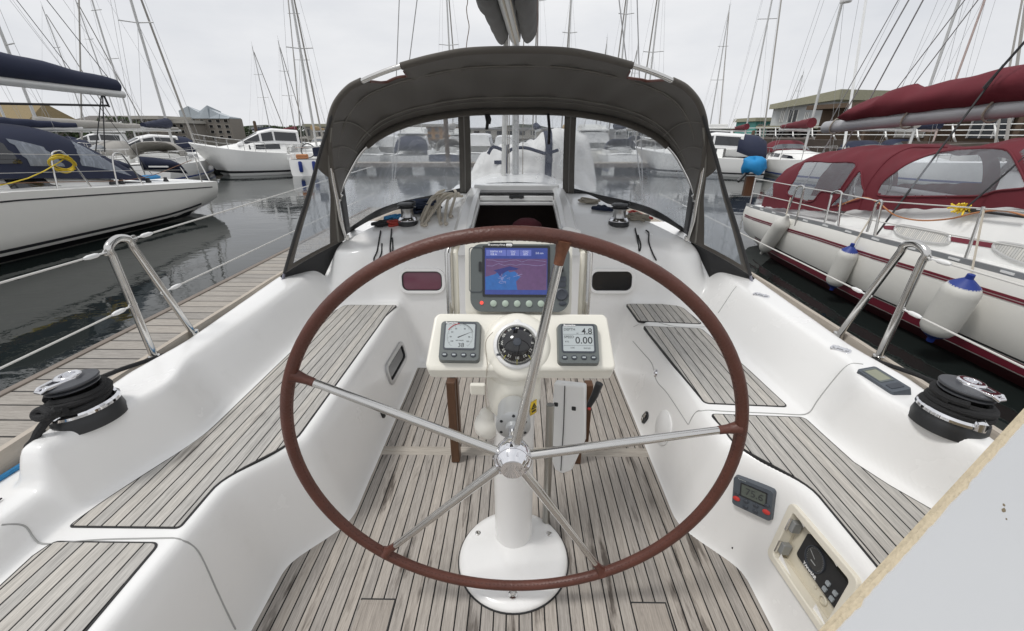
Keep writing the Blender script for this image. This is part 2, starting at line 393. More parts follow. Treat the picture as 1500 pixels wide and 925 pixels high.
# holes: companionway, engine panel recess
EP, EPW, EPH = quadframe((1166, 742), (1262, 862), (1209, 922), (1129, 812))
fc = co[faces].mean(1)
keep = ~((np.abs(fc[:, 0]) < .262) & (fc[:, 1] > 2.2) & (fc[:, 1] < 2.92) & (fc[:, 2] > .30))
EPi = np.array(EP.inverted()); lf = fc @ EPi[:3, :3].T + EPi[:3, 3]
keep &= ~((np.abs(lf[:, 0]) < EPW/2-.006) & (np.abs(lf[:, 1]) < EPH/2-.006) & (np.abs(lf[:, 2]) < .08))
faces = faces[keep]
me = bpy.data.meshes.new('deck_moulding')
me.vertices.add(len(co)); me.vertices.foreach_set('co', (co-np.array([0, 0, WATER])).reshape(-1).astype(np.float32))
me.loops.add(faces.size); me.loops.foreach_set('vertex_index', faces.reshape(-1).astype(np.int32))
me.polygons.add(len(faces)); me.polygons.foreach_set('loop_start', np.arange(0, faces.size, 4, dtype=np.int32))
me.polygons.foreach_set('use_smooth', np.ones(len(faces), dtype=bool))
me.update(calc_edges=True); me.materials.append(GEL)
o = bpy.data.objects.new('deck_moulding', me); col.objects.link(o); o.parent = YACHT; WM[o] = WM[YACHT]

# topsides, foredeck, transom
def loft_y(f, yl): return [f(y) for y in yl]
m = MB(); yl = [-.8+.29*i for i in range(31)]
for s in (-1, 1):
    m.grid([[V((s*hb(y), y, .475+.012*max(0, y-2))), V((s*(hb(y)+.0), y, .30)), V((s*hb(y)*.985, y, -.2)), V((s*hb(y)*.9, y, -.62)), V((s*hb(y)*.55, y, -1.0)), V((0, y, -1.1))] for y in yl])
m.poly([V((-hb(-.8), -.8, .475)), V((hb(-.8), -.8, .475)), V((hb(-.8)*.9, -.8, -.62)), V((0, -.8, -1.1)), V((-hb(-.8)*.9, -.8, -.62))])
m.build('hull', HULLW, YACHT)
m = MB(); rows = []
for y in np.linspace(3.68, 7.88, 30):
    h = hb(y)-.015; zd = .462+.012*max(0, y-2); zr = lerp(.885, .70, ss(4.5, 6.6, y)) if y < 6.6 else zd+.03
    tw = min(.50, h*.75)*(1-ss(5.9, 6.7, y)*.6)
    rows.append([V((x, y, z)) for x, z in ((-h, zd), (-tw-.12, zd+.01), (-tw, lerp(zd, zr, .8)), (-tw*.5, zr), (0, zr+.01), (tw*.5, zr), (tw, lerp(zd, zr, .8)), (tw+.12, zd+.01), (h, zd))])
m.grid(rows).build('foredeck', GEL, YACHT, smooth=60)
for s in (-1, 1):
    m = MB(); pr = []
    for y in np.arange(-.78, 7.7, .12):
        x = s*(hb(y)-.012); z = .462+.012*max(0, y-2)
        pr.append([V((x+s*.018, y, z-.02)), V((x+s*.014, y, z+.052)), V((x-s*.012, y, z+.056)), V((x-s*.022, y, z-.02))])
    m.grid([r+[r[0]] for r in pr]).build('toe_rail', TOE, YACHT, smooth=30)

# teak
def teak_panel(name, pts, z, mat, parent=YACHT, edge=.005, th=.006):
    out = [(p[0], p[1]) for p in pts]; c = sum((V(p) for p in out), V((0, 0)))/len(out)
    a = sum(out[i][0]*out[(i+1) % len(out)][1]-out[(i+1) % len(out)][0]*out[i][1] for i in range(len(out)))
    if a < 0: out = out[::-1]
    rr_ = []
    for i in range(len(out)):
        p, q, r = V(out[i-1]), V(out[i]), V(out[(i+1) % len(out)]); e1, e2 = (p-q), (r-q)
        if e1.angle(e2) < rad(140):
            k = min(.016, e1.length*.3, e2.length*.3); a_, b_ = q+e1.normalized()*k, q+e2.normalized()*k
            rr_ += [tuple((1-t)**2*a_+2*t*(1-t)*q+t*t*b_) for t in (0, .25, .5, .75, 1)]
        else: rr_.append(tuple(q))
    out = rr_; n = len(out); big = []
    for i in range(n):
        p, q, r = V(out[i-1]), V(out[i]), V(out[(i+1) % n])
        e1 = (q-p).normalized(); e2 = (r-q).normalized(); nn = V((e1.y, -e1.x))+V((e2.y, -e2.x)); nn.normalize()
        k = edge/max(.5, nn.dot(V((e1.y, -e1.x)))); big.append(tuple(q+nn*k))
    o = MB().prism(out, z, z+th).build(name, mat, parent, smooth=30)
    MB().prism(big, z-.006, z+th-.0012).build('caulking', CAULK, o, smooth=30)
    return o
def px2(pts, z): return [at(px, py, z=z) for px, py in pts]
ZT = ZS-.003
lseat = px2([(585, 447), (505, 447)], ZT)
yA = [2.05, 1.75, 1.45] + [1.25-.02*i for i in range(25)] + [.742]
outer = [(-(wo_(y)-.028), y) for y in yA]; inner = [(-(ws_(y)+.042), y) for y in yA[::-1]]
far = 2.205
Lseat = [(-.673, far), (-.96, far), (-.985, 2.12)] + [(min(o[0], -.0), o[1]) for o in outer] + inner
teak_panel('seat_teak', Lseat, ZT, SEAT)
teak_panel('seat_teak', [(-.84, .695), (-1.09, .695), (-1.10, .66), (-1.08, .3), (-1.05, -.7), (-.82, -.7), (-.83, .3)], ZT, SEAT)
def mir(p): return (p[0], p[1])
Ra = px2([(918, 447), (985, 447), (1000, 453), (1027, 475.5), (936, 471.5)], ZT)
teak_panel('seat_teak', Ra, ZT, SEAT)
Rb = px2([(943, 479.5), (1026, 483), (1060, 512), (1100, 548), (1152, 597), (1033, 592)], ZT)
teak_panel('seat_teak', Rb, ZT, SEAT)
Rc = px2([(1042, 609), (1177, 614), (1204, 639), (1248, 679), (1300, 713), (1366, 751)], ZT)
Rc += [V((1.09, .6, 0)), V((1.06, -.7, 0)), V((.82, -.7, 0))] + [V((float(ws_(y))+.040, y, 0)) for y in [.45]+[.60+.02*i for i in range(28)]]
teak_panel('seat_teak', Rc, ZT, SEAT)
# sole
fy = [-.7, .3, .80, .88, .93, .97, 1.01, 1.06, 1.12, 1.3, 1.7, 2.14]
sole = [(wf_(y)-.006, y) for y in fy] + [(-(wf_(y)-.006), y) for y in fy[::-1]]
SOL = teak_panel('sole_teak', sole, .004, SOLE, edge=.004)
yc0 = at(757, 668, z=.01).y; yc1 = at(757, 655.5, z=.01).y
MB().box((0, (yc0+yc1)/2, .0075), (1.165, yc1-yc0, .006)).build('cross_plank', teak('cross plank teak', 3.0, .001, (.40, .37, .33), axis='Y', off=.5, stain=.2), SOL, bevel=.001)
MB().box((0, (yc0+yc1)/2, .0062), (1.166, yc1-yc0+.012, .006)).build('caulking', CAULK, SOL, smooth=0)
FPM = teak('finger pull teak', 3.0, .001, (.33, .30, .27), axis='X', off=1.5, stain=.6)
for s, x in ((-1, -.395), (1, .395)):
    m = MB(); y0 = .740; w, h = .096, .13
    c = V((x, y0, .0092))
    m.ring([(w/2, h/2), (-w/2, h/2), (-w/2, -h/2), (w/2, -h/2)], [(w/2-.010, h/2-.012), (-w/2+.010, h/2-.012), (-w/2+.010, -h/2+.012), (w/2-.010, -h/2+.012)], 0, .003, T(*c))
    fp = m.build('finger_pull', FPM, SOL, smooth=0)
    m = MB(); m.box((x, y0+h/2+.0015, .0098), (w+.006, .004, .006)); m.box((x+w/2+.0015, y0, .0098), (.004, h, .006)); m.build('finger_pull_shade', CAULK, fp, smooth=0)  # dark strips stand in for the shadow along two edges of the recess
    MB().add([c+V((-w/2+.01, -h/2+.012, .0004)), c+V((w/2-.01, -h/2+.012, .0004)), c+V((w/2-.01, h/2-.012, .0026)), c+V((-w/2+.01, h/2-.012, .0026)), c+V((0, 0, -.004))], [(0, 1, 2, 3)]).build('recess', FPM, fp, smooth=0)

# joints in the moulding
def joint(pts, r=.0022, name='panel_joint'):
    P = catmull([cast(*p)[0] for p in pts], 8); Q = []
    for p in P:
        h = BVH.find_nearest(p); Q.append(h[0]+h[1]*(.0002 if h[1].z > 0 else -.0002))
    return MB().tube(Q, r, 6).build(name, JOINT, YACHT)
joint([(2, 769), (36, 771), (62, 797), (150, 791), (262, 790), (290, 808), (315, 860), (345, 922)])
joint([(928, 479), (985, 478), (1041, 479)], .0016)
joint([(927, 500), (940, 515), (955, 533), (962, 558), (978, 577), (1008, 622)])
joint([(1009, 622), (1020, 604), (1040, 601.5), (1130, 606), (1183, 606), (1200, 584), (1240, 537), (1264, 534)])
joint([(1052, 459), (1064, 441), (1079, 420)])

# ---------------------------------------------------------------- bulkhead windows
def window(tl, tr, br, bl, pane, name='portlight', fw=.018, fm=GEL, lift=.0):
    M, w, h = quadframe(tl, tr, br, bl, lift); r = min(w, h)*.36
    f = MB().ring(rrect(w, h, r, 8), rrect(w-2*fw, h-2*fw, max(.01, r-fw), 8), -.03, .010, M).build(name, fm, YACHT, bevel=.003)
    g = MB().ring(rrect(w-2*fw+.002, h-2*fw+.002, max(.01, r-fw), 8), rrect(w-2*fw-.010, h-2*fw-.010, max(.008, r-fw-.005), 8), -.02, .006, M).build('gasket', RUBBER, f)
    MB().prism(rrect(w-2*fw-.008, h-2*fw-.008, max(.008, r-fw-.005), 8), -.012, .001, M).build('pane', pane, f)
    return f
def symquad(a, b, c, d): return [(1514.5-p[0], p[1]) for p in (b, a, d, c)]
qr = [(863, 393), (931, 393), (928, 430), (861, 430)]
window(*symquad(*qr), MAROON, lift=.006); window(*qr, GLASSD, lift=.006)
window((563, 536), (587, 497), (596, 525), (571, 571), GLASSD, 'locker_window', fw=.022, fm=pm('satin window frame', (.50, .50, .50), .35, .6))

# ---------------------------------------------------------------- companionway
HATCH = MB().box((0, 3.13, .905), (.60, .07, .055)).build('companionway_frame', GEL, YACHT, bevel=.006)
for s in (-1, 1):
    pts = []
    for y in np.linspace(2.285, 3.10, 8):
        z = float(np.interp(y, [2.2, 2.42, 2.7, 3.2], [.70, .755, .815, .868]))
        pts.append([V((s*.252, y, z-.03)), V((s*.252, y, z+.045)), V((s*.275, y, z+.062)), V((s*.325, y, z+.055)), V((s*.352, y, z+.02)), V((s*.356, y, z-.04))])
    cw = MB(); cw.grid(pts); cw.poly(pts[0][::-1]); cw.poly(pts[-1]); cw.build('side_rail', GEL, HATCH, smooth=30, bevel=.004)
for s in (-1, 1):
    m = MB(); M = frame((s*.302, 2.276, .725), (1, 0, 0), (0, .25, 1))
    m.prism([(-.056, -.075), (.056, -.075), (.060, .02), (.045, .062), (-.02*s if s > 0 else -.045, .085 if s > 0 else .062), (-.052, .075 if s > 0 else .02)], -.006, .006, M)
    pl = m.build('end_plate', pm('white coated plate', (.74, .74, .73), .35), HATCH, bevel=.003)
    mm = MB()
    for px_, pz in ((-.012, .01), (.014, .016), (.016, -.002)): mm.lathe([(.0035, .0), (.0035, .008), (0, .008)], M@T(px_, pz, 0), 8)
    mm.build('screw', BLACKP, pl)
    mr = MB()
    mr.tube([V((s*.258, 2.29, .775)), V((s*.258, 2.9, .87))], .006, 6); mr.tube([V((s*.262, 2.29, .755)), V((s*.262, 2.9, .85))], .005, 6)
    mr.build('slide_rail', ALU, HATCH)
MB().box((0, 2.965, .862), (.50, .035, .032)).build('slide_bar', GEL, HATCH, bevel=.006); MB().box((0, 2.90, .835), (.50, .025, .020)).build('slide_bar', GEL, HATCH, bevel=.006)
MB().box((0, 3.03, .893), (.50, .13, .012)).build('sliding_hatch', GLASSD, HATCH, bevel=.003)
mk = MB(); mk.box((0, 2.945, .872), (.10, .018, .018)); mk.box((-.03, 2.935, .868), (.02, .02, .012)); mk.box((.03, 2.935, .868), (.02, .02, .012)); mk.build('hatch_lock', BLACKP, HATCH, bevel=.003)
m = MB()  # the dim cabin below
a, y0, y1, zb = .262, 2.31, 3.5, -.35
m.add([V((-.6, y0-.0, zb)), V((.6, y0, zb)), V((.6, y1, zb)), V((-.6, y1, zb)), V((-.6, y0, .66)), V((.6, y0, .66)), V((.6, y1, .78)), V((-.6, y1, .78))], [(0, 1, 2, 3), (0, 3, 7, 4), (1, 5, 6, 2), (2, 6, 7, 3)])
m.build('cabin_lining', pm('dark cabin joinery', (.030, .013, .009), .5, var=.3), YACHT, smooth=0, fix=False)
m = MB(); m.ring([(a, .5), (-a, .5), (-a, -.5), (a, -.5)], [(a-.018, .488), (-a+.018, .488), (-a+.018, -.5+.002), (a-.018, -.5+.002)], -.012, .012, frame((0, 2.62, .795), (1, 0, 0), (0, 1, .14)))
m.build('opening_trim', GEL, HATCH, bevel=.003)
CUSH = MB().lathe([(0, .16), (.05, .155), (.09, .13), (.115, .08), (.12, .02), (.11, -.05), (.06, -.10)], T(.07, 2.78, .60), 24).build('headrest_cushion', pm('burgundy upholstery', (.09, .014, .022), .9, var=.25, scale=25, bump=.5, bscale=80), YACHT)

# ---------------------------------------------------------------- deck fittings
def pad(p, n, name, up=V((0, 0, 1))):
    return frame(p, up.cross(n) if abs(n.dot(up)) < .98 else V((1, 0, 0)), up)
# wall latches and vent
p, n = cast(946, 613); M = pad(p, n, '')
if n.dot(CAM-p) < 0: n = -n
def wallframe(px, py):
    p, n = cast(px, py)
    if n.dot(CAM-p) < 0: n = -n
    xa = V((0, 0, 1)).cross(n); return frame(p, xa, n.cross(xa))
M = wallframe(946, 612)
k = MB().prism(rrect(.042, .062, .018), -.004, .007, M @ Matrix.Rotation(-.35, 4, 'Z')).build('locker_latch', BLACKP, YACHT, bevel=.002)
MB().lathe([(.010, .005), (.010, .012), (.004, .014), (0, .014)], M @ T(-.004, -.014, 0), 12).build('latch_knob', STEEL, k)
MB().box((.004, .012, .011), (.014, .022, .006), M).build('latch_bar', STEEL, k, bevel=.001)
M = wallframe(972, 627)
MB().lathe([(.072, -.012), (.072, .004), (.068, .006), (.0, .007)], M, 36).build('vent_disc', WHITEP, YACHT)
M = wallframe(961, 547)
k = MB().lathe([(.018, -.002), (.018, .003), (.012, .008), (.006, .008), (.006, .003), (0, .003)], M, 20).build('lid_lock', CHROME, YACHT)
M = wallframe(560, 604)
k = MB().prism(rrect(.04, .055, .016), -.004, .006, M).build('pad_eye', BLACKP, YACHT, bevel=.002)
MB().tube([M@V((.0+.012*math.cos(a), .016*math.sin(a), .008+.010*abs(math.cos(a)))) for a in np.linspace(0, 2*PI, 17)[:-1]], .0035, 8, True).build('eye_ring', STEEL, k)
# chrome toggles on the coaming top
for (q) in (((1104, 431), (1126, 437)), ((1217, 509), (1246, 518)),):
    a, na = cast(*q[0]); b, nb = cast(*q[1]); M = frame((a+b)/2, b-a, na.cross(b-a))
    w = (b-a).length
    m = MB(); m.ring(rrect(w, .026, .008), rrect(w-.012, .012, .004), -.002, .007, M); m.box((0, 0, .006), (w*.8, .007, .006), M); m.box((-w*.2, 0, .006), (.008, .022, .008), M); m.box((w*.22, 0, .006), (.008, .022, .008), M)
    m.build('chrome_latch', CHROME, YACHT, bevel=.0015)
# genoa track and jammer lines on the port side deck
m = MB()
for dx in (.0, .03): m.tube([V((-(hb(y)-.085-dx), y, .468)) for y in np.linspace(-.6, .74, 8)], .0022, 6)
m.build('deck_track', BLKW, YACHT)
m = MB(); m.tube([V(((hb(y)-.085), y, .470)) for y in np.linspace(-.6, .85, 8)], .0035, 6); m.tube([V(((hb(y)-.115), y, .468)) for y in np.linspace(-.6, .74, 8)], .0022, 6)
m.build('deck_track', BLKW, YACHT)
for s in (-1, 1):
    m = MB(); m.grid([[V((s*(hb(y)-.05), y, .468)), V((s*(hb(y)-.05), y, .480)), V((s*(hb(y)-.065), y, .480)), V((s*(hb(y)-.065), y, .468))] for y in np.linspace(1.0, 3.4, 12)])
    m.build('genoa_track', RUBBER, YACHT)
# ------------------------------------------------------------------ steering wheel
WTH = rad(-3.2); WC = V((0, .77, .60)); WR = .509
wu = V((0, math.sin(WTH), math.cos(WTH))); wx = V((1, 0, 0)); wn = wx.cross(wu)*1.0   # wn points aft (towards the helmsman)
if wn.y > 0: wn = -wn
WHEEL = thing('steering_wheel', 'large brown leather rimmed steering wheel with five polished steel spokes', 'steering wheel', WC)
WMX = frame(WC, wx, wu)
def onwheel(px, py, off=0):
    r = ray(px, py); o = WC+wn*off; t = (o-CAM).dot(wn)/r.dot(wn); return CAM+r*t
rim = [WC + wx*(WR*math.cos(a)) + wu*(WR*math.sin(a)) for a in np.linspace(0, 2*PI, 129)[:-1]]
RIM = MB().tube(rim, .0134, 16, True).build('rim', LEATHER, WHEEL)
m = MB()   # seam of stitches along the inner side of the rim
for i in range(280):
    a = 2*PI*i/280; b = a+2*PI/280*.5; d = 1 if i % 2 else -1
    def rp(t, k): return WC+(wx*math.cos(t)+wu*math.sin(t))*(WR-.0117)+wn*(.0063+.0012*k)
    m.tube([rp(a, -d), rp(b, d)], .0007, 5)
m.build('stitching', THREAD, RIM)
HUBC = WC + wn*.022 + wu*.002
ends = [(440, 553), (1078, 627), (570, 806), (878, 833), (823, 366)]
for e in ends:
    p = onwheel(*e); d = (p-WC).normalized(); p = WC+d*(WR-.008); h = HUBC+d*.020
    L_ = (p-h).length
    s = MB().tube([h, h+(p-h)*.1, h+(p-h)*.55, p], [.0112, .0112, .0098, .0082], 14).build('spoke', STEEL, WHEEL)
    q = (p-h).normalized()
    MB().tube([p-q*.042, p-q*.022, p-q*.004, p+q*.004], [.0092, .0102, .0135, .018], 12).build('leather_collar', LEATHERW if e == ends[4] else LEATHER, s)
HM = frame(HUBC, wx, wu)
if (HM.to_3x3() @ V((0, 0, 1))).dot(wn) < 0: HM = HM @ Matrix.Rotation(PI, 4, 'X')
HM = HM @ Matrix.Scale(1.18, 4)
m = MB(); m.lathe([(.022, -.035), (.030, -.022), (.036, -.008), (.037, .008), (.033, .018), (.026, .026), (.022, .032), (.019, .033), (0, .034)], HM, 36)
HUB = m.build('hub', CHROME, WHEEL, smooth=30)
m = MB()
for i in range(10): m.tube([HM@V((.0345*math.cos(a), .0345*math.sin(a), .0175)) if False else HM@V((.028*math.cos(a), .028*math.sin(a), .0255)) for a in (2*PI*i/10,)]+[HM@V((.0365*math.cos(2*PI*i/10), .0365*math.sin(2*PI*i/10), .004))], .0022, 6)
m.build('grip_rib', CHROME, HUB)

# ------------------------------------------------------------------ pedestal
PED = thing('steering_pedestal', 'white steering pedestal with round base, cream instrument pod and steel guard bows', 'pedestal', (0, .95, .01))
bc = (0, .945, .009)
m = MB(); m.lathe([(.172, 0), (.174, .008), (.168, .018), (.15, .023), (.09, .036), (.07, .045), (.05, .05)], T(*bc), 64)
BASE = m.build('base', GEL, PED, smooth=50)
MB().lathe([(.177, -.002), (.1775, .004), (.172, .004), (.172, -.002)], T(*bc), 64).build('base_gasket', RUBBER, BASE)
for a in (-135, -45, -90, 150, 30):
    rr = .138 if a != -90 else .135; p = V((rr*math.cos(rad(a)), .945+rr*math.sin(rad(a)), .034)); k = 1.0 if a != -90 else 1.45
    s = MB().lathe([(.0095*k, 0), (.0095*k, .003), (.006*k, .0045), (.0058*k, .0015), (.003*k, .0015), (.003*k, .004), (0, .004)], T(*p), 16).build('base_screw', STEEL, BASE)
PY = 1.0
COLM = MB().lathe([(.0625, .035), (.060, .05), (.060, .55), (.062, .555)], T(0, PY, 0), 48).build('column', GEL, PED)
MB().lathe([(.0625, .555), (.070, .565), (.0745, .60), (.0745, .655), (.072, .672), (.071, .672), (.071, .676), (.074, .682), (.077, .70), (.078, .715), (0, .715)], T(0, PY, 0), 48).build('column_head', GELC, PED)
# shaft drum between column and hub
DM = frame(HUBC + V((0, .115, .012)), wx, wu)
ax = (HM.to_3x3()@V((0, 0, 1))); p0 = HUBC - ax*.03; p1 = p0 + V((0, .22, .015))
m = MB(); M = frame(p0+V((0, .080, .004)), wx, wu); sg = 1 if (M.to_3x3()@V((0, 0, 1))).y < 0 else -1
m.lathe([(.0, -.055*sg), (.041, -.055*sg), (.041, -.012*sg), (.043, -.010*sg), (.043, .012*sg), (.036, .016*sg), (.020, .018*sg), (.018, .03*sg), (0, .03*sg)], M, 40)
DR = m.build('shaft_housing', pm('grey cast alloy', (.50, .51, .51), .4, .5), PED, smooth=30)
m = MB()
for i in range(6): a = 2*PI*i/6+.5; m.lathe([(.004, .012*sg), (.004, .017*sg), (0, .0175*sg)], M@T(.034*math.cos(a), .034*math.sin(a), 0), 8)
m.build('screw', BLACKP, DR)
MB().tube([p0, p0+V((0, .08, .005))], .012, 14).build('shaft', CHROME, DR)
# pod
pb = at(757, 541, y=.918); ptop = at(757, 458, y=1.022)
PO = (pb+ptop)/2; PM = frame(PO, (1, 0, 0), ptop-pb); ph = (ptop-pb).length
blx = at(617, 541, y=.918).x; brx = at(899, 543, y=.918).x; tlx = at(632, 458, y=1.022).x; trx = at(886, 461, y=1.022).x
PO.x = 0
def podpt(x, v, w=0): return PM@V((x, v, w))
out = [(tlx+.01, ph/2), (tlx, ph/2-.012), (blx, -ph/2+.008), (blx+.01, -ph/2), (brx-.01, -ph/2), (brx, -ph/2+.008), (trx, ph/2-.012), (trx-.01, ph/2)]
fl = [PM@V((x, y, 0)) for x, y in out]
# front lip drops vertically and the underside runs forward
bk = []
for (x, y), p in zip(out, fl): bk.append(V((p.x*.97, p.y+(.012 if y < 0 else .03), p.z-(.038 if y < 0 else .125))))
m = MB(); n = len(fl); m.add(fl+bk, [tuple(range(n))[::-1], tuple(range(n, 2*n))]+[(i, (i+1) % n, n+(i+1) % n, n+i) for i in range(n)])
POD = m.build('instrument_pod', GELC, PED, bevel=.009, seg=4, smooth=40)
# compass seat: raised round collar that blends into the column
CPX = at(757.5, 506, y=.948); CM = frame(CPX, (1, 0, 0), (0, .60, .80)) @ Matrix.Scale(.90, 4)
m = MB(); m.lathe([(.100, -.06), (.098, -.022), (.092, -.010), (.080, -.005), (.066, -.004)], CM, 48); m.build('compass_collar', GELC, PED, smooth=50)
# bridge that carries the chartplotter
c0 = at(760, 468, y=1.04); c1 = at(760, 353, y=1.105)
hl = at(681, 400, y=1.07).x; hr = at(838.5, 400, y=1.07).x
HMX = frame((c0+c1)/2+V((0, .035, 0)), (1, 0, 0), c1-c0); hh = (c1-c0).length
HMX.translation.x = (hl+hr)/2
MB().prism(rrect(hr-hl, hh, .012), -.05, .034, HMX).build('plotter_bracket', GELC, PED, bevel=.006, seg=3)
# guard bows
for (xa, xb, mat_, r, yo) in ((659.5, 859.5, STEEL, .0105, 0), (668, 852, GELC, .0095, .012)):
    xl = at(xa, 440, y=1.10+yo).x; xr = at(xb, 440, y=1.10+yo).x; zt = at(760, 349, y=1.145+yo).z
    k = .035; P = [V((xl, 1.085+yo, .72)), V((xl, 1.12+yo, zt-k))]
    for a in np.linspace(PI, PI/2, 6)[1:]: P.append(V((xl+k+k*math.cos(a), 1.14+yo, zt-k+k*math.sin(a))))
    for a in np.linspace(PI/2, 0, 6): P.append(V((xr-k+k*math.cos(a), 1.14+yo, zt-k+k*math.sin(a))))
    P += [V((xr, 1.12+yo, zt-k)), V((xr, 1.085+yo, .72))]
    MB().tube(P, r, 12).build('guard_bow', mat_, PED)
# engine lever side: steel tube foot and sticker
b0 = at(800, 757, z=.05); b1 = at(806, 690, y=b0.y+.03)
MB().tube([b0-V((0, 0, .03)), b0+V((0, .004, .25)), b0+V((0, .02, .45))], .013, 12).build('guard_leg', pm('dull steel', (.42, .41, .38), .35, 1), PED)
M = frame(at(785, 606, y=.945), (1, .25, 0), (0, -.02, 1))
ang0 = -.42; st = MB(); rows = []
for v in (-.021, .021):
    rows.append([V((.0765*math.sin(a), PY-.0765*math.cos(a), .573+v+.02)) for a in np.linspace(.62, .94, 8)])
STK = st.grid(rows).build('warning_sticker', YELL, PED, solid=.0008)
m = MB()
sm_ = frame(V((.0775*math.sin(.78), PY-.0775*math.cos(.78), .598)), (math.cos(.78), math.sin(.78), 0), (0, 0, 1))
m.ring([(0, .011), (-.010, -.007), (.010, -.007)], [(0, .007), (-.0065, -.005), (.0065, -.005)], 0, .0012, sm_); m.box((0, 0, .0006), (.002, .006, .001), sm_); m.box((0, -.013, .0006), (.016, .002, .001), sm_); m.box((0, -.0165, .0006), (.014, .0015, .001), sm_)
m.build('warning_mark', INK, STK, smooth=0)

# ------------------------------------------------------------------ compass
COMP = thing('compass', 'black dome steering compass in white ring on top of the pedestal', 'compass', CPX)
m = MB(); m.lathe([(.0665, -.012), (.0675, -.004), (.066, .004), (.062, .0080), (.057, .0085), (.0545, .006), (.0545, -.01)], CM, 64); m.build('bezel_ring', WHITEP, COMP, smooth=50)
prof = [(.0545*math.cos(a), .006+.048*math.sin(a)) for a in np.linspace(0, PI/2, 14)]
m = MB(); m.lathe(prof, CM, 48)
dome, nt, b, oo = newmat('compass dome'); b.inputs['Base Color'].default_value = (.012, .012, .013, 1); b.inputs['Roughness'].default_value = .07; b.inputs['Coat Weight'].default_value = .5
DOME = m.build('dome', dome, COMP)
m = MB()
def dome_pt(az, el, k=1.012): return CM@V((.0545*k*math.cos(el)*math.sin(az), .0545*k*math.cos(el)*-math.cos(az), .006+.048*k*math.sin(el)))
for i in range(72):
    az = 2*PI*i/72; e0, e1 = (.36, .52) if i % 6 == 0 else (.36, .44)
    m.tube([dome_pt(az, e0), dome_pt(az, e1)], .0006, 4)
    m.tube([dome_pt(az, .35), dome_pt(az+2*PI/72, .35)], .0004, 4)
for i, sname in enumerate(['18', '15', '12', 'E', '6', '3', 'N', '33', '30', 'W', '24', '21']):
    az = 2*PI*i/12; p = dome_pt(az, .72, 1.012); up = (dome_pt(az, .82)-dome_pt(az, .62)); xa = dome_pt(az+.05, .72)-dome_pt(az-.05, .72)
    text_into(m, sname, frame(p, xa, up), .0108, .0003, bold=.0001)
m.build('card_mark', pm('compass white', (.62, .62, .58), .5), DOME, smooth=0)
m = MB()
for az in (-.75, 0, .75): m.tube([dome_pt(az, e) for e in (.08, .3, .6)], .0009, 5)
m.build('lubber_line', pm('lubber yellow', (.6, .55, .08), .5), DOME)
MB().lathe([(.012, .052), (.010, .0565), (0, .057)], CM@T(0, .0, 0), 20).build('card_boss', GREYD, DOME)
ms = MB(); ms.lathe([(.012, 0), (.010, .006), (0, .008)], CM@T(0, .064, -.004), 16); ms.build('lamp_cover', WHITEP, COMP)
MB().box((-.052, -.028, .0085), (.010, .006, .001), CM@Matrix.Rotation(.0, 4, 'Z')).build('adjuster_slot', GREYD, COMP)

# ------------------------------------------------------------------ instruments on the pod
def instrument(name, label, M, w, h, body=GREYP, th=.020):
    t = thing(name, label, 'instrument', M.translation.copy())
    return t, MB().prism(rrect(w, h, .010), -.002, th, M, rrect(w*.955, h*.955, .010)).build('housing', body, t, bevel=.0025, seg=3)
def podframe(corners):
    P = []
    for c in corners:
        r = ray(*c); o = PM.translation; nn = PM.to_3x3()@V((0, 0, 1)); P.append(CAM + r*((o-CAM).dot(nn)/r.dot(nn)))
    c = sum(P, V())/4; xa = P[1]+P[2]-P[0]-P[3]; ya = P[0]+P[1]-P[2]-P[3]
    return frame(c, xa, ya), xa.length/2, ya.length/2
# wind
M, w, h = podframe(((649, 473), (706, 474), (703, 533), (641, 532)))
t, hs = instrument('wind_display', 'square grey dial display with needle and red arc, port side of pod', M, w, h)
Mf = M@T(0, 0, .0202); sw, sh = w*.72, h*.60; sc_ = T(0, h*.115, 0)
MB().ring(rrect(w*.78, h*.68, .006), rrect(sw, sh, .004), -.002, .0012, Mf@sc_).build('screen_bezel', GREYD, t)
SCR = MB().prism(rrect(sw+.002, sh+.002, .003), -.002, .0003, Mf@sc_).build('screen', LCD, t, smooth=0)
m = MB(); rr = sw*.46; cy = -.002
Md = Mf@sc_@T(0, cy, .0004)
for i in range(60):
    a = rad(-50+280*i/59); k = .90 if i % 5 else .82
    m.add([Md@V((math.cos(a+d)*q*rr, math.sin(a+d)*q*rr, .0002)) for q, d in ((k, -.008), (.96, -.008), (.96, .008), (k, .008))], [(0, 1, 2, 3)])
ar = [(math.cos(a)*rr, math.sin(a)*rr) for a in np.linspace(rad(20), rad(80), 12)]
m.tube([Md@V((x, y, .0003)) for x, y in ar], .0007, 4)
na = rad(24); m.add([Md@V(p) for p in ((-.006*math.cos(na)+.0014*math.sin(na), -.006*math.sin(na)-.0014*math.cos(na), .0004), (rr*.98*math.cos(na), rr*.98*math.sin(na), .0004), (-.006*math.cos(na)-.0014*math.sin(na), -.006*math.sin(na)+.0014*math.cos(na), .0004))], [(0, 1, 2)])
text_into(m, '38', Md@T(.004, -rr*.66, .0002), .016, .0001); text_into(m, 'APP WIND', Md@T(0, -rr*.30, .0002), .0042, .0001)
for q, a in (('30', 118), ('30', 62), ('60', 150), ('90', 182), ('90', -2), ('120', 212), ('120', -32)): text_into(m, q, Md@T(math.cos(rad(a))*rr*.68, math.sin(rad(a))*rr*.68, .0002), .0052, .0001)
m.build('dial_marking', INK, SCR, smooth=0)
m = MB(); m.tube([Md@V((math.cos(a)*rr, math.sin(a)*rr, .0003)) for a in np.linspace(rad(95), rad(150), 12)], .0011, 5); m.build('red_arc', INKR, SCR)
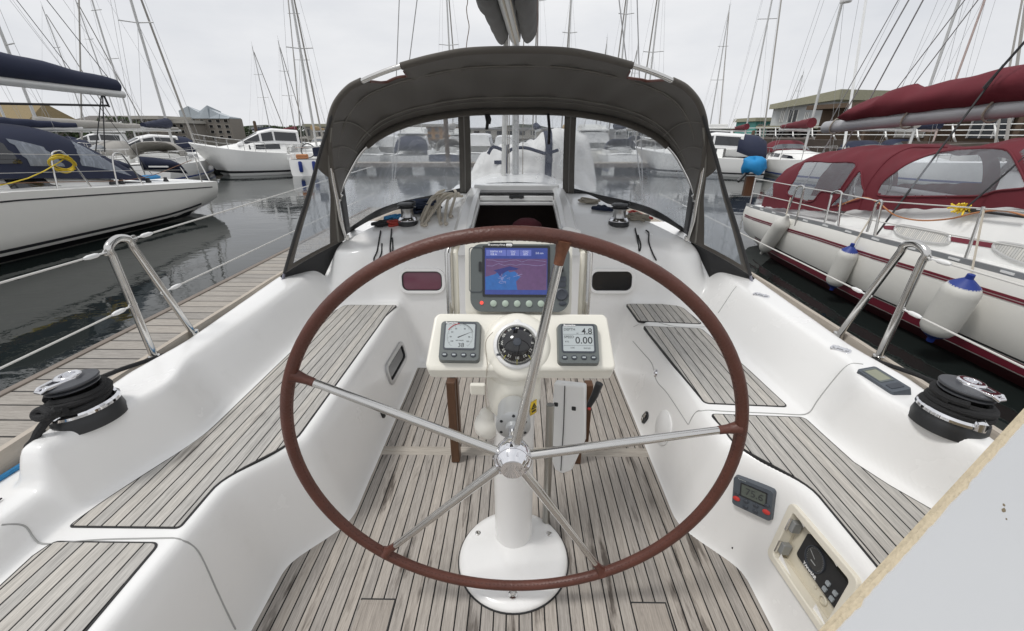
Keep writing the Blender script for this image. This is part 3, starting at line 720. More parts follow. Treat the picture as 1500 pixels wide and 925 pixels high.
def buttons(t, Mf, xs, y, r, mat=GREYD, sy=.8):
    for x in xs:
        b = MB().lathe([(r, -.001), (r, .0016), (r*.85, .0026), (0, .0028)], Mf@T(x, y, 0)@Matrix.Diagonal((1, sy, 1, 1)), 20).build('button', mat, t)
        MB().box((0, 0, .003), (r*1.1, r*.45, .0006), Mf@T(x, y, 0)).build('button_mark', LCD, b, smooth=0)
buttons(t, Mf, [-w*.34, -w*.115, w*.115, w*.34], -h*.345, .0072)
m = MB(); text_into(m, 'Raymarine', Mf@T(-w*.22, h*.432, .0014), .0070, .0003, bold=.0002); m.build('maker_name', WHITEP, t, smooth=0)
# depth / speed
M, w, h = podframe(((813, 477), (872, 477), (880, 537), (818, 536)))
t, hs = instrument('depth_speed_display', 'square grey digital display reading 4.8 and 0.00, starboard side of pod', M, w, h)
Mf = M@T(0, 0, .0202)
MB().ring(rrect(w*.80, h*.70, .006), rrect(sw*1.03, sh*1.04, .004), -.002, .0012, Mf@sc_).build('screen_bezel', GREYD, t)
SCR = MB().prism(rrect(sw*1.03+.002, sh*1.04+.002, .003), -.002, .0003, Mf@sc_).build('screen', LCD, t, smooth=0)
m = MB(); Md = Mf@sc_@T(0, 0, .0005)
text_into(m, '4.8', Md@T(sw*.48, sh*.28, 0), .022, .0001, 'RIGHT', bold=.0002); text_into(m, '0.00', Md@T(sw*.48, -sh*.09, 0), .0255, .0001, 'RIGHT', bold=.0002)
text_into(m, 'DEPTH', Md@T(-sw*.48, sh*.36, 0), .0095, .0001, 'LEFT'); text_into(m, 'SPEED', Md@T(-sw*.48, sh*.05, 0), .0095, .0001, 'LEFT')
text_into(m, 'M', Md@T(-sw*.02, sh*.20, 0), .0055, .0001); text_into(m, 'KTS', Md@T(-sw*.38, -sh*.14, 0), .0055, .0001); text_into(m, 'LOG', Md@T(-sw*.2, -sh*.38, 0), .005, .0001); text_into(m, '0.0 0.0', Md@T(sw*.28, -sh*.40, 0), .0062, .0001)
m.box((0, sh*.165, 0), (sw, .0005, .0002), Md); m.box((0, -sh*.29, 0), (sw, .0005, .0002), Md)
m.build('digits', INK, SCR, smooth=0)
buttons(t, Mf, [-w*.34, -w*.115, w*.115, w*.34], -h*.345, .0072)
m = MB(); text_into(m, 'Raymarine', Mf@T(-w*.20, h*.432, .0014), .0070, .0003, bold=.0002); m.build('maker_name', WHITEP, t, smooth=0)

# ------------------------------------------------------------------ chartplotter
b0 = at(762, 457, y=1.035); b1 = at(762, 356, y=1.094)
xl = at(687, 405, y=1.06).x; xr = at(836, 405, y=1.06).x
MM = frame((b0+b1)/2, (1, 0, 0), b1-b0); MM.translation.x = (xl+xr)/2; w, h = xr-xl, (b1-b0).length
CP = thing('chartplotter', 'grey chartplotter with lit colour screen mounted behind the wheel', 'chartplotter', MM.translation.copy())
def bulge(w, h, n=10):
    o = rrect(w, h*.97, .028, 8); return [(x, y - (.012*h/.2*(1-(2*x/w)**2) if y < -h*.2 else 0)) for x, y in o]
MB().prism(bulge(w, h), -.03, .022, MM, bulge(w*.96, h*.97)).build('housing', GREYP, CP, bevel=.004, seg=3)
Mf = MM@T(0, 0, .0222)
sx, sy, sw2, sh2 = -w*.036, h*.085, w*.605, h*.66
MB().ring(rrect(sw2+.012, sh2+.012, .004), rrect(sw2, sh2, .002), -.003, .0016, Mf@T(sx, sy, 0)).build('screen_bezel', BLACKP, CP)
Ms = Mf@T(sx, sy, 0)
scrm = emat('lit screen blue', (.045, .085, .42), .5); SC = MB().prism(rrect(sw2, sh2, .001), -.003, .0002, Ms).build('screen', scrm, CP, smooth=0)
def pp(lst, z, name, mat):
    m = MB(); m.prism([(x*sw2, y*sh2) for x, y in lst], 0, z, Ms@T(0, 0, .0002)); m.build(name, mat, SC, smooth=0)
LAND = emat('lit chart land', (.20, .095, .26), .45); SHOAL = emat('lit chart shoal', (.02, .15, .50), .6)
pp([(-.49, -.40), (-.49, .27), (.49, .27), (.49, -.40)], .0002, 'chart_land', LAND)
pp([(-.49, -.40), (.02, -.40), (.0, -.22), (.07, -.12), (-.02, .0), (-.10, -.02), (-.18, .06), (-.28, .02), (-.33, -.06), (-.49, -.12)], .0004, 'chart_shoal', SHOAL)
pp([(-.36, .02), (-.1, .11), (.04, .06), (.12, .13), (.0, .03), (-.12, .02), (-.2, -.04), (-.24, -.14), (-.3, -.03)], .0006, 'chart_channel', emat('lit chart dark blue', (.02, .03, .22), .6))
m = MB()
for _ in range(9):
    a = rnd.uniform(-.30, .0); b = rnd.uniform(-.30, -.05); Pq = [Ms@V(((a+.02*k+rnd.uniform(-.03, .03))*sw2, (b+rnd.uniform(-.05, .05))*sh2, .0009)) for k in range(5)]; m.tube(Pq, .0005, 4)
for yy in (.22, .14): 
    m.tube([Ms@V(((-.47+.094*k)*sw2, (yy+rnd.uniform(-.03, .03))*sh2, .0009)) for k in range(11)], .0004, 4)
m.build('chart_contour', emat('lit chart line', (.35, .35, .62), .6), SC)
for x0, x1 in ((-.48, -.16), (-.15, .05), (.06, .24)): pp([(x0, .33), (x1, .33), (x1, .46), (x0, .46)], .0004, 'data_box', emat('lit data box', (.16, .20, .62), .6))
m = MB()
for x, s_ in ((-.32, 'DEPTH  4.8'), (-.05, 'SOG'), (.15, 'COG')): text_into(m, s_, Ms@T(x*sw2, .42*sh2, .0008), .0062, .0001)
text_into(m, '4.8 m', Ms@T(-.36*sw2, .365*sh2, .0008), .0075, .0001); text_into(m, '0.0', Ms@T(-.05*sw2, .365*sh2, .0008), .0075, .0001); text_into(m, '075', Ms@T(.15*sw2, .365*sh2, .0008), .0075, .0001); text_into(m, '3.0 nm', Ms@T(.37*sw2, .39*sh2, .0008), .0075, .0001)
m.build('data_text', emat('lit text', (.75, .78, .95), .7), SC, smooth=0)
# card door, buttons, knob, names
MB().ring(rrect(w*.135, h*.64, .008), rrect(w*.135-.003, h*.64-.003, .007), -.001, .0016, Mf@T(-w*.425, h*.105, 0)).build('card_door', GREYD, CP)
MB().prism(rrect(.007, .026, .003), -.001, .003, Mf@T(-w*.385, h*.15, 0)).build('door_catch', BLACKP, CP)
for i in range(5):
    b = MB().lathe([(.0085, -.001), (.0085, .0016), (.007, .0028), (0, .003)], Mf@T(-w*.255+i*w*.1155, -h*.375, 0), 20).build('soft_key', pm('pale green key', (.42, .50, .42), .5), CP)
b = MB().lathe([(.0045, -.001), (.0045, .002), (0, .003)], Mf@T(-w*.37, -h*.365, 0), 14).build('power_light', emat('red power lamp', (.9, .06, .04), 1.6), CP)
for yy in (.42, .30): MB().lathe([(.0085, -.001), (.0085, .002), (.006, .003), (0, .003)], Mf@T(w*.375, h*yy, 0)@Matrix.Diagonal((1.2, .7, 1, 1)), 18).build('side_key', GREYD, CP)
MB().lathe([(.0125, 0), (.0125, .010), (.010, .013), (0, .013)], Mf@T(w*.372, h*.12, 0), 24).build('rotary_knob', RUBBER, CP)
for yy in (-.02, -.10): MB().prism(rrect(.022, .013, .003), -.001, .003, Mf@T(w*.405, h*yy, 0)).build('side_key', GREYD, CP)
MB().lathe([(.0165, 0), (.0165, .003), (.013, .005), (.006, .003), (0, .003)], Mf@T(w*.405, -h*.24, 0), 28).build('cursor_pad', GREYD, CP)
MB().lathe([(.0085, -.001), (.0085, .002), (.006, .003), (0, .003)], Mf@T(w*.418, -h*.37, 0)@Matrix.Diagonal((1.2, .7, 1, 1)), 18).build('side_key', GREYD, CP)
pl = MB().prism(rrect(w*.24, .0125, .003), -.001, .0012, Mf@T(-w*.19, h*.455, 0)).build('name_plate', BLACKP, CP, smooth=0)
m = MB(); text_into(m, 'Raymarine', Mf@T(-w*.225, h*.455, .0014), .0105, .0002, bold=.0002); m.prism(rrect(w*.06, .008, .003), 0, .0016, Mf@T(-w*.105, h*.455, 0)); m.build('maker_name', WHITEP, pl, smooth=0)

# ------------------------------------------------------------------ autopilot head on the seat side
M, w, h = quadframe((1083, 696), (1145, 721), (1128, 761), (1068.5, 733))
AP = thing('autopilot_control', 'blue grey autopilot keypad with two red buttons on starboard seat front', 'instrument', M.translation.copy())
MB().prism(rrect(w, h, .010), -.012, .016, M, rrect(w*.94, h*.94, .010)).build('housing', BLUEG, AP, bevel=.003, seg=3)
Mf = M@T(0, 0, .0162)
MB().ring(rrect(w*.64, h*.44, .003), rrect(w*.58, h*.37, .002), -.002, .0012, Mf@T(w*.03, h*.14, 0)).build('screen_bezel', BLACKP, AP)
SC = MB().prism(rrect(w*.585, h*.375, .002), -.002, .0003, Mf@T(w*.03, h*.14, 0)).build('screen', LCDD, AP, smooth=0)
m = MB(); text_into(m, '75.6', Mf@T(w*.05, h*.13, .0005), h*.30, .0001); text_into(m, 'o', Mf@T(w*.24, h*.23, .0005), h*.12, .0001); m.build('digits', INK, SC, smooth=0)
for x, y, mt_, nm in ((-.36, -.22, REDP, 'red_key'), (.36, -.22, REDP, 'red_key'), (-.13, -.18, GREYD, 'grey_key'), (.11, -.18, GREYD, 'grey_key'), (-.13, -.36, GREYD, 'grey_key'), (.11, -.36, GREYD, 'grey_key'), (-.36, -.06, GREYD, 'grey_key'), (.36, -.02, GREYD, 'grey_key')):
    r = .0085 if nm == 'red_key' else .0062
    MB().lathe([(r, -.001), (r, .0022), (r*.8, .0032), (0, .0034)], Mf@T(x*w, y*h, 0)@Matrix.Diagonal((1.25, .85, 1, 1)), 18).build(nm, mt_, AP)
m = MB(); text_into(m, 'Raymarine', Mf@T(-w*.26, h*.44, .0002), .0055, .0002); m.build('maker_name', LCD, AP, smooth=0)

# ------------------------------------------------------------------ small display on the coaming
M, w, h = quadframe((1264, 543), (1303, 548), (1319, 577), (1286, 583))
c = M.translation
P = [cast(*q)[0] for q in ((1264, 543), (1303, 548), (1319, 577), (1286, 583))]
RD = thing('remote_display', 'small blue grey display standing on the starboard coaming beside the gate', 'instrument', c.copy())
yv = (P[0]-P[3]); xv = (P[2]-P[3])
M = frame(c, xv, yv); w, h = xv.length*.98, yv.length*.98
MB().prism(rrect(w, h, .008), -.02, .018, M, rrect(w*.90, h*.90, .008)).build('housing', BLUEG, RD, bevel=.004, seg=3)
Mf = M@T(0, 0, .0182)
MB().ring(rrect(w*.66, h*.50, .003), rrect(w*.56, h*.40, .002), -.002, .0012, Mf@T(0, h*.14, 0)).build('screen_bezel', GREYP, RD)
MB().prism(rrect(w*.565, h*.405, .002), -.002, .0004, Mf@T(0, h*.14, 0)).build('screen', pm('olive lcd', (.26, .27, .20), .2), RD, smooth=0)
MB().prism(rrect(w*.6, h*.16, .004), -.001, .0016, Mf@T(0, -h*.28, 0)).build('key_strip', GREYD, RD, bevel=.001)

# ------------------------------------------------------------------ engine panel in its recess
M, w, h = EP, EPW, EPH
EN = thing('engine_panel', 'recessed cream box holding black engine instrument panel, starboard seat front', 'control panel', M.translation.copy())
MB().ring(rrect(w+.020, h+.020, .018), rrect(w-.022, h-.022, .010), -.022, .010, M).build('frame', pm('ivory frame', (.74, .70, .60), .4), EN, bevel=.004, seg=3)
m = MB(); a, b = w/2-.010, h/2-.010; dz = -.030
m.add([M@V(p) for p in ((-a, -b, 0), (a, -b, 0), (a, b, 0), (-a, b, 0), (-a, -b, dz), (a, -b, dz), (a, b, dz), (-a, b, dz))], [(0, 1, 5, 4), (1, 2, 6, 5), (2, 3, 7, 6), (3, 0, 4, 7), (4, 5, 6, 7)])
m.build('recess', pm('stained ivory recess', (.62, .575, .47), .5, var=.1, scale=9, dirt=.35, dirtc=(.28, .22, .15)), EN, smooth=0, fix=False)
def onM(M, px, py, dz):
    n = M.to_3x3()@V((0, 0, 1)); o = M@V((0, 0, dz)); r = ray(px, py); return CAM + r*((o-CAM).dot(n)/r.dot(n))
P4 = [onM(M, *q, dz+.01) for q in ((1185, 781), (1247, 861), (1226, 897), (1165, 811))]; xv, yv = P4[1]+P4[2]-P4[0]-P4[3], P4[0]+P4[1]-P4[2]-P4[3]
bw, bh = xv.length/2, yv.length/2; Mb = frame(sum(P4, V())/4, xv, yv)@T(0, 0, -.010)
BP = MB().prism(rrect(bw, bh, .008), -.002, .010, Mb).build('instrument_plate', pm('black panel face', (.02, .021, .023), .35, var=.2, scale=15), EN, bevel=.002)
Mt = Mb@T(0, 0, .0102)
MB().ring([(bh*.40*math.cos(a), bh*.40*math.sin(a)) for a in np.linspace(0, 2*PI, 40)[:-1]], [(bh*.37*math.cos(a), bh*.37*math.sin(a)) for a in np.linspace(0, 2*PI, 40)[:-1]], -.002, .003, Mt@T(-bw*.17, bh*.04, 0)).build('gauge_ring', GREYD, BP)
MB().lathe([(bh*.37, 0), (0, .0004)], Mt@T(-bw*.17, bh*.04, 0), 40).build('gauge_face', pm('gauge face', (.045, .046, .046), .12), BP)
m = MB(); Mg = Mt@T(-bw*.17, bh*.04, .0008)
for i in range(26):
    a = rad(-40+260*i/25); m.add([Mg@V((math.cos(a+d)*q*bh, math.sin(a+d)*q*bh, 0)) for q, d in ((.31, -.012), (.35, -.012), (.35, .012), (.31, .012))], [(0, 1, 2, 3)])
m.tube([Mg, Mg][0:0] or [Mg@V((0, 0, .0004)), Mg@V((-bh*.28, bh*.12, .0004))], .0007, 4); m.box((0, -bh*.14, 0), (bh*.22, .003, .0003), Mg)
m.build('gauge_mark', pm('grey print', (.35, .36, .36), .5), BP, smooth=0)
m = MB(); text_into(m, 'YANMAR', Mt@T(-bw*.16, -bh*.42, .0002), bh*.145, .0003, bold=.0004); m.build('maker_name', WHITEP, BP, smooth=0)
for x, y in ((.20, -.10), (.20, -.34), (.36, -.10), (.36, -.34)): MB().prism(rrect(bw*.075, bh*.14, .002), 0, .004, Mt@T(x*bw, y*bh, 0)).build('rocker_switch', pm('grey switch', (.30, .33, .35), .45), BP, bevel=.001)
for x, y in ((-.43, .20), (-.43, -.26)):
    Mh = M@T(x*w, y*h, .0)
    k = MB().box((0, 0, -.012), (.020, .034, .026), Mh).build('hinge', pm('grey hinge', (.33, .34, .34), .45, .4), EN, bevel=.003)
    MB().tube([Mh@V((-.006, -.02, .004)), Mh@V((-.006, .02, .004))], .005, 8).build('hinge_pin', STEEL, k)
m = MB(); m.lathe([(.012, 0), (.012, .004), (.009, .006), (.009, .002), (0, .002)], M@T(w*.20, -h*.33, dz), 20); m.lathe([(.004, 0), (.004, .004), (0, .005)], M@T(w*.06, -h*.30, dz), 10)
m.build('key_plug', pm('ivory plug', (.58, .54, .44), .5), EN)
m = MB(); p, n = cast(1073, 803); m.lathe([(.003, -.001), (.003, .0008), (0, .001)], frame(p, (1, 0, 0), n.cross(V((1, 0, 0)))), 10); m.build('screw_hole', BLACKP, YACHT)

# ------------------------------------------------------------------ open lid in the near corner
LA = at(1504, 607, y=.70); LB = at(1206, 934, y=.40)
e = (LB-LA); tdir = ROT@V((.80, -.60, .05)); tdir = (tdir - e.normalized()*tdir.dot(e.normalized())).normalized()
nrm = e.cross(tdir).normalized()
if nrm.dot(CAM-LA) < 0: nrm = -nrm
LID = thing('raised_locker_lid', 'scuffed white locker lid with raw cream edge, raised in the near corner', 'lid', (LA+LB)/2)
xa = e.normalized(); M = frame((LA+LB)/2, xa, -tdir) if xa.cross(-tdir).dot(nrm) > 0 else frame((LA+LB)/2, -xa, -tdir)
Ln = e.length+.10
P0 = [(-Ln/2, 0), (Ln/2, 0), (Ln/2-.03, -.50), (-Ln/2+.03, -.50)]
MB().prism(P0, -.0135, -.0025, M).build('core', CORE, LID, smooth=0)
nseg = 60; edge = [(-Ln/2+Ln*i/nseg, -.0075-.0022*rnd.random() - (.004 if rnd.random() < .06 else 0)) for i in range(nseg+1)]
MB().prism(edge+[(Ln/2-.036, -.497), (-Ln/2+.036, -.497)], -.0026, .0, M).build('skin', LIDW, LID, smooth=0)
m = MB()
for x, y, r in ((.12, -.075, .0042), (.128, -.070, .0022), (.112, -.087, .0014)):
    m.prism([(x+r*rnd.uniform(.6, 1.4)*math.cos(a), y+r*rnd.uniform(.6, 1.3)*math.sin(a)) for a in np.linspace(0, 2*PI, 11)[:-1]], .0, .0006, M)
m.build('chip', pm('brown chip', (.20, .16, .10), .9, var=.4, scale=200), LID, smooth=0)

# ------------------------------------------------------------------ folded cockpit table and float
TB = thing('folded_table', 'folded white cockpit table with brown wooden legs ahead of the pedestal', 'table', (.1, 1.3, 0))
for (ptop_, pbot, wd) in ((( 666, 556), (664, 672), .034), ((850, 566), (848, 674), .026)):
    q = at(*pbot, z=.012); y = q.y; tp = at(*ptop_, y=y)
    m = MB(); m.box(((q.x+tp.x)/2, y, (tp.z+.012)/2), (wd, .05, tp.z-.012), None); m.build('leg', WOODV, TB, bevel=.004)
    m = MB(); m.box((q.x+.020, y+.025, (tp.z)/2+.05), (.03, .04, tp.z-.10)); m.build('leg_bracket', WOODV, TB, bevel=.003)
cA = at(829, 560, y=1.20); cB = at(823, 690, y=1.14)
M = frame((cA+cB)/2, (1, -.35, .10), cA-cB); hL = (cA-cB).length
o2 = [(-.030, hL/2), (-.046, -hL*.30), (-.030, -hL*.47), (.0, -hL*.5), (.030, -hL*.45), (.074, -hL*.1), (.074, hL/2)]
LF = MB().prism(o2, -.018, .018, M).build('leaf', WHITEP, TB, bevel=.008, seg=3)
m = MB(); m.tube([M@V((.008, hL*.48, .019)), M@V((.004, hL*.05, .0195)), M@V((-.006, -hL*.46, .019))], .0016, 5)
for x, y in ((-.022, hL*.27), (.038, hL*.25), (-.030, -hL*.22)): m.prism(rrect(.014, .014, .003), .0, .0192, M@T(x, y, 0))
m.build('catch_slot', BLACKP, LF)
a = at(878, 562, y=1.2); b = at(862, 596, y=1.2)
SP = MB().tube([a, (a+b)/2+V((.003, 0, 0)), b], [.013, .012, .009], 10).build('gas_strut', BLACKP, TB)
MB().lathe([(.005, 0), (.005, .006), (0, .008)], T(*(at(863, 600, y=1.19))), 10).build('strut_cap', REDP, SP)
MB().box((at(700, 570, y=1.3)), (.055, .02, .045)).build('crossbar', GELC, TB, bevel=.006)
FL = at(714, 618, y=.995)
flt = thing('hanging_float', 'white bulb shaped plastic float hanging from lanyard beside the column', 'float', FL)
m = MB(); m.lathe([(0, -.048), (.025, -.044), (.036, -.028), (.039, -.008), (.033, .010), (.024, .020), (.024, .026), (.020, .036), (.012, .044), (0, .046)], T(*FL), 28); m.build('bulb', pm('aged white plastic', (.74, .72, .66), .4), flt, smooth=60)
pA = at(711, 503, y=.925); Pq = [FL+V((0, 0, .044)), FL+V((-.002, -.02, .10)), podpt(pA.x-.005, -ph/2-.004, -.002), podpt(pA.x-.004, -ph/2+.012, .005), pA+V((.001, 0, .003)), at(722, 489, y=.93)+V((0, 0, .004))]
MB().tube(catmull(Pq, 5), .0011, 6).build('lanyard', ROPEW, flt)
# ------------------------------------------------------------------ primary winches
def ropecoil(c, r, n, dr, dz, rr, seed=0, a0=0):
    R_ = random.Random(seed); P = []
    for i in range(int(n*28)+1):
        a = a0+2*PI*i/28; t = i/28
        w_ = .004*math.sin(2.3*a+seed)+.003*math.sin(.7*a); P.append(V((c[0]+(r+dr*t+w_)*math.cos(a), c[1]+(r+dr*t+w_)*math.sin(a), c[2]+dz*t+.004*math.sin(1.7*a+seed)*min(1, t))))
    return P
def primary(sx, label, rlabel):
    c = V((sx*1.165, .945, .566))
    w = thing('primary_winch', label, 'winch', c)
    T0 = T(*c) @ Matrix.Rotation(rad(5)*sx, 4, 'Y') @ Matrix.Scale(.70, 4)
    m = MB(); m.lathe([(.114, -.03), (.112, -.002), (.106, .030), (.104, .032), (.06, .033)], T0, 56); m.build('base_skirt', BLACKP, w)
    a0, a1 = (rad(-75), rad(110)) if sx < 0 else (rad(60), rad(265))
    m = MB(); m.lathe([(.108, .028), (.113, .034), (.112, .044), (.104, .052), (.094, .050), (.088, .040), (.088, .028)], T0, 48, a0-rad(35), a1+rad(0)); ft = m.build('line_guide', CHROME, w)
    for aa in ((a0-rad(35), a1+rad(0))): m2 = MB().tube([T0@V((.104*math.cos(aa), .104*math.sin(aa), .030)), T0@V((.101*math.cos(aa), .101*math.sin(aa), .052)), T0@V((.084*math.cos(aa), .084*math.sin(aa), .066))], [.014, .016, .010], 10).build('guide_horn', CHROME, ft)
    m = MB(); m.lathe([(.062, .03), (.058, .06), (.058, .095), (.066, .112), (.070, .118)], T0, 40); m.build('drum', pm('worn drum', (.30, .30, .30), .3, 1), w)
    m = MB(); m.lathe([(.060, .118), (.078, .122), (.081, .125), (.081, .129), (.066, .132), (.066, .137), (.083, .140), (.085, .145), (.083, .150), (.056, .156), (.0, .156)], T0, 56); CAP = m.build('self_tailing_cap', pm('cap grey', (.060, .063, .070), .45), w, smooth=30)
    rot = rad(200 if sx < 0 else 160); Mt = T0@T(0, 0, .156)@Matrix.Rotation(rot, 4, 'Z')
    Mt = Mt @ Matrix.Scale(1.3, 4); m = MB(); m.lathe([(.032, -.001), (.032, .010), (.028, .0135), (.018, .0135), (.018, .002), (0, .002)], Mt, 36)
    Ms2 = Mt@Matrix.Scale(.86, 4)@Matrix.Rotation(rad(-105 if sx < 0 else -75)-rot, 4, 'Z')
    m.ring([(.072, .024), (.0, .040), (-.03, .02), (-.03, -.02), (.0, -.040), (.072, -.024)], [(.058, .012), (.030, .020), (.028, .01), (.028, -.01), (.030, -.020), (.058, -.012)], -.002, .008, Ms2)
    m.tube([Ms2@V((.068, .02, .004)), Ms2@V((.082, .013, -.004)), Ms2@V((.082, -.013, -.004)), Ms2@V((.068, -.02, .004))], .006, 8)
    m.build('stripper_arm', CHROME, CAP, bevel=.002, smooth=30)
    m = MB(); m.lathe([(.0175, .0), (.0175, .004), (.009, .005), (.009, .001), (0, .001)], Mt, 24); m.build('handle_socket', STEEL, CAP)
    # rope on the drum
    P = [T0@(p-c) for p in ropecoil(c+V((0, 0, .044)), .072, 3.6, .0030, .0185, .0095, 3 if sx < 0 else 5, rad(30))]
    P2 = [T0@(p-c) for p in ropecoil(c+V((.004, 0, .05)), .094, 2.3, -.004, .022, .0095, 8, rad(100))]
    tail = [P[-1], T0@V((.088*math.cos(1.0), .088*math.sin(1.0), .118))]
    rp = thing('rope', rlabel, 'rope', c)
    MB().tube(P, .0090, 8).build('drum_turns', ROPEB, rp); MB().tube(P2, .0090, 8).build('outer_turns', ROPEB, rp)
    if sx < 0:
        q = [(96, 602), (74, 612), (58, 630), (50, 646), (42, 655), (46, 661), (58, 660), (68, 651), (66, 640), (58, 633)]
        zz = [.63, .615, .585, .555, .535, .53, .53, .535, .545, .56]
        MB().tube(catmull([at(a, b, z=z) for (a, b), z in zip(q, zz)], 8), .0098, 8).build('tail', ROPEB, rp)
        q = [(84, 606), (74, 606), (62, 600), (52, 606), (54, 612), (68, 611), (84, 600)]; zz = [.63, .64, .645, .635, .628, .632, .645]
        MB().tube(catmull([at(a, b, z=z) for (a, b), z in zip(q, zz)], 8), .0095, 8).build('tail', ROPEB, rp)
        P3 = [V((-1.215, .96, .61)), V((-1.262, 1.05, .592)), V((-1.305, 1.2, .55)), V((-1.315, 1.45, .49)), V((-1.325, 1.9, .485))]
        MB().tube(P3, .0075, 8).build('lead', ROPEB, rp)
    else:
        q = [(1345, 588), (1330, 578), (1300, 560), (1272, 545), (1245, 530)]
        P3 = [V((1.215, .96, .61)), V((1.262, 1.05, .592)), V((1.305, 1.2, .55)), V((1.315, 1.45, .49)), V((1.325, 1.9, .485))]
        MB().tube(P3, .0075, 8).build('lead', ROPEB, rp)
primary(-1, 'large self tailing winch on the port coaming, by the pontoon', 'black braided rope wound round the port winch with its tail looped down')
primary(1, 'large self tailing winch on the starboard coaming, above the long teak seat', 'black braided rope wound round the starboard winch')

# ------------------------------------------------------------------ cabin top winches and their ropes
def small_winch(px, py, label):
    p, n = cast(px, py); T0 = T(p.x, p.y, p.z-.006) @ Matrix.Scale(.92, 4)
    w = thing('cabin_winch', label, 'winch', p)
    m = MB(); m.lathe([(.066, 0), (.066, .022), (.060, .028)], T0, 36); m.build('base_skirt', BLACKP, w)
    m = MB(); m.lathe([(.060, .027), (.062, .034), (.055, .046), (.046, .052)], T0, 36)
    for i in range(6): a = 2*PI*i/6; m.lathe([(.010, 0), (.008, .010), (0, .012)], T0@T(.050*math.cos(a), .050*math.sin(a), .034), 8)
    m.build('chrome_foot', CHROME, w)
    m = MB(); m.lathe([(.046, .05), (.040, .065), (.039, .095), (.045, .110)], T0, 36); m.build('drum', pm('grey drum', (.42, .42, .42), .3, 1), w)
    m = MB(); m.lathe([(.042, .108), (.058, .110), (.059, .114), (.046, .118), (.046, .124), (.058, .127), (.059, .132), (.045, .140), (0, .141)], T0, 36); cp = m.build('self_tailing_cap', BLACKP, w, smooth=30)
    MB().tube([T0@V((.056*math.cos(a), .056*math.sin(a), .142+.004*math.sin(3*a))) for a in np.linspace(-.6, 1.9, 12)], .0045, 8).build('stripper_arm', RUBBER, cp)
    return p
sp = small_winch(598, 328, 'small chrome winch on the cabin top, port of the companionway, beside cream rope')
sq = small_winch(906, 329, 'small chrome winch on the cabin top, starboard of the companionway, beside red rope')
def rope_heap(name, label, px, py, mat, rx, ry, n, r, seed, lift=.03, elong=1):
    R_ = random.Random(seed); p, _ = cast(px, py); P = []
    for i in range(n):
        a = i*2.4+R_.uniform(-.4, .4); k = R_.uniform(.45, 1)
        x, y = p.x+rx*k*math.cos(a), p.y+ry*k*math.sin(a)
        P.append(V((x, y, down(x, y).z + r + lift*R_.random())))
    o = MB().tube(catmull(P, 8), r, 7).build(name, mat)
    return tag(o, label, 'rope', 'ropes heaped on the cabin top')
rope_heap('rope', 'navy rope heap between the port cabin winch and the cream rope', 622, 311, ROPEN, .13, .09, 34, .008, 3, .06)
rope_heap('rope', 'blue rope heap outboard of the port cabin winch', 577, 323, ROPEBL, .09, .06, 16, .007, 4, .03)
rope_heap('rope', 'red flecked rope beside the foot of the port cabin winch', 580, 331, ROPER, .06, .03, 10, .007, 5, .02)
rope_heap('rope', 'black tail of rope lying outboard of the port cabin winch', 561, 331, ROPEB, .07, .035, 16, .010, 6, .012)
rope_heap('rope', 'grey tan rope coil aft of the red rope, starboard cabin top', 933, 323, ROPEG, .085, .045, 24, .009, 8, .03)
rope_heap('rope', 'dark clutch line forward of the starboard cabin winch', 885, 309, ROPEN, .12, .05, 14, .007, 9, .02)
rope_heap('rope', 'grey rope tail close beside the starboard side of the hatch', 862, 298, ROPEG, .09, .05, 14, .007, 19, .02)
m = MB(); p0, _ = cast(660, 297); p1, _ = cast(628, 327)
for i in range(11):
    R_ = random.Random(i); a = p0+V((R_.uniform(-.07, .08), R_.uniform(-.06, .09), .02+.07*R_.random())); b = p1+V((R_.uniform(-.07, .13), R_.uniform(-.03, .12), .0))
    b.z = down(b.x, b.y).z+.010; mid = (a+b)/2+V((R_.uniform(-.03, .03), 0, .05)); mid.z = max(mid.z, down(mid.x, mid.y).z+.015); a.z = max(a.z, down(a.x, a.y).z+.02)
    m.tube(catmull([a, mid, b, b+V((.02, -.02, 0))], 6), .0085, 7)
tag(m.build('rope', ROPEW), 'bunched cream rope hung beside the port side of the hatch', 'rope', 'ropes heaped on the cabin top')
m = MB(); P = [cast(x, y)[0]+V((0, 0, .012)) for x, y in ((912, 321), (926, 312), (941, 318), (955, 323))]; m.tube(catmull(P, 6), .009, 7)
tag(m.build('rope', ROPER), 'red rope led from the starboard cabin winch', 'rope', 'ropes heaped on the cabin top')
for i, (pts, lab) in enumerate((([(558, 340), (556, 352), (553, 368), (548, 380), (552, 384), (559, 372), (560, 358)], 'outer looped black cord hanging on the bulkhead, port side'), ([(574, 337), (573, 350), (572, 366), (574, 374), (576, 364), (575, 350)], 'inner looped black cord hanging on the bulkhead, port side'),
        ([(930, 336), (933, 350), (936, 368), (938, 360), (934, 346)], 'inner black cord hanging on the bulkhead, starboard side'), ([(946, 339), (950, 343), (950, 356), (955, 370), (961, 382)], 'outer black cord hanging on the bulkhead, starboard side'))):
    P = [cast(*p) for p in pts]; tag(MB().tube(catmull([a+n*.006 for a, n in P], 6), .0042, 6).build('cord', BLKW), lab, 'cord', 'black cords on the bulkhead')

# blue line and mooring lines along the side deck
tag(MB().tube([(V((-(hb(y)-.045), y, .478)) if y < .74 else down(-(float(np.interp(y, [.74, .9, 1.15, 1.4, 2.12], [1.30, 1.285, 1.262, 1.252, 1.30]))+.004*math.sin(9*y)), y)+V((0, 0, .006))) for y in np.arange(-.6, 2.1, .05)], .0068, 7).build('rope', ROPEBL), 'blue rope lying along the outer edge of the port coaming', 'rope')
tag(MB().tube([V((hb(y)-.040, y, .482)) for y in np.arange(.2, 1.75, .06)], .009, 7).build('rope', ROPEB), 'black rope running along the starboard side deck to the winch', 'rope')

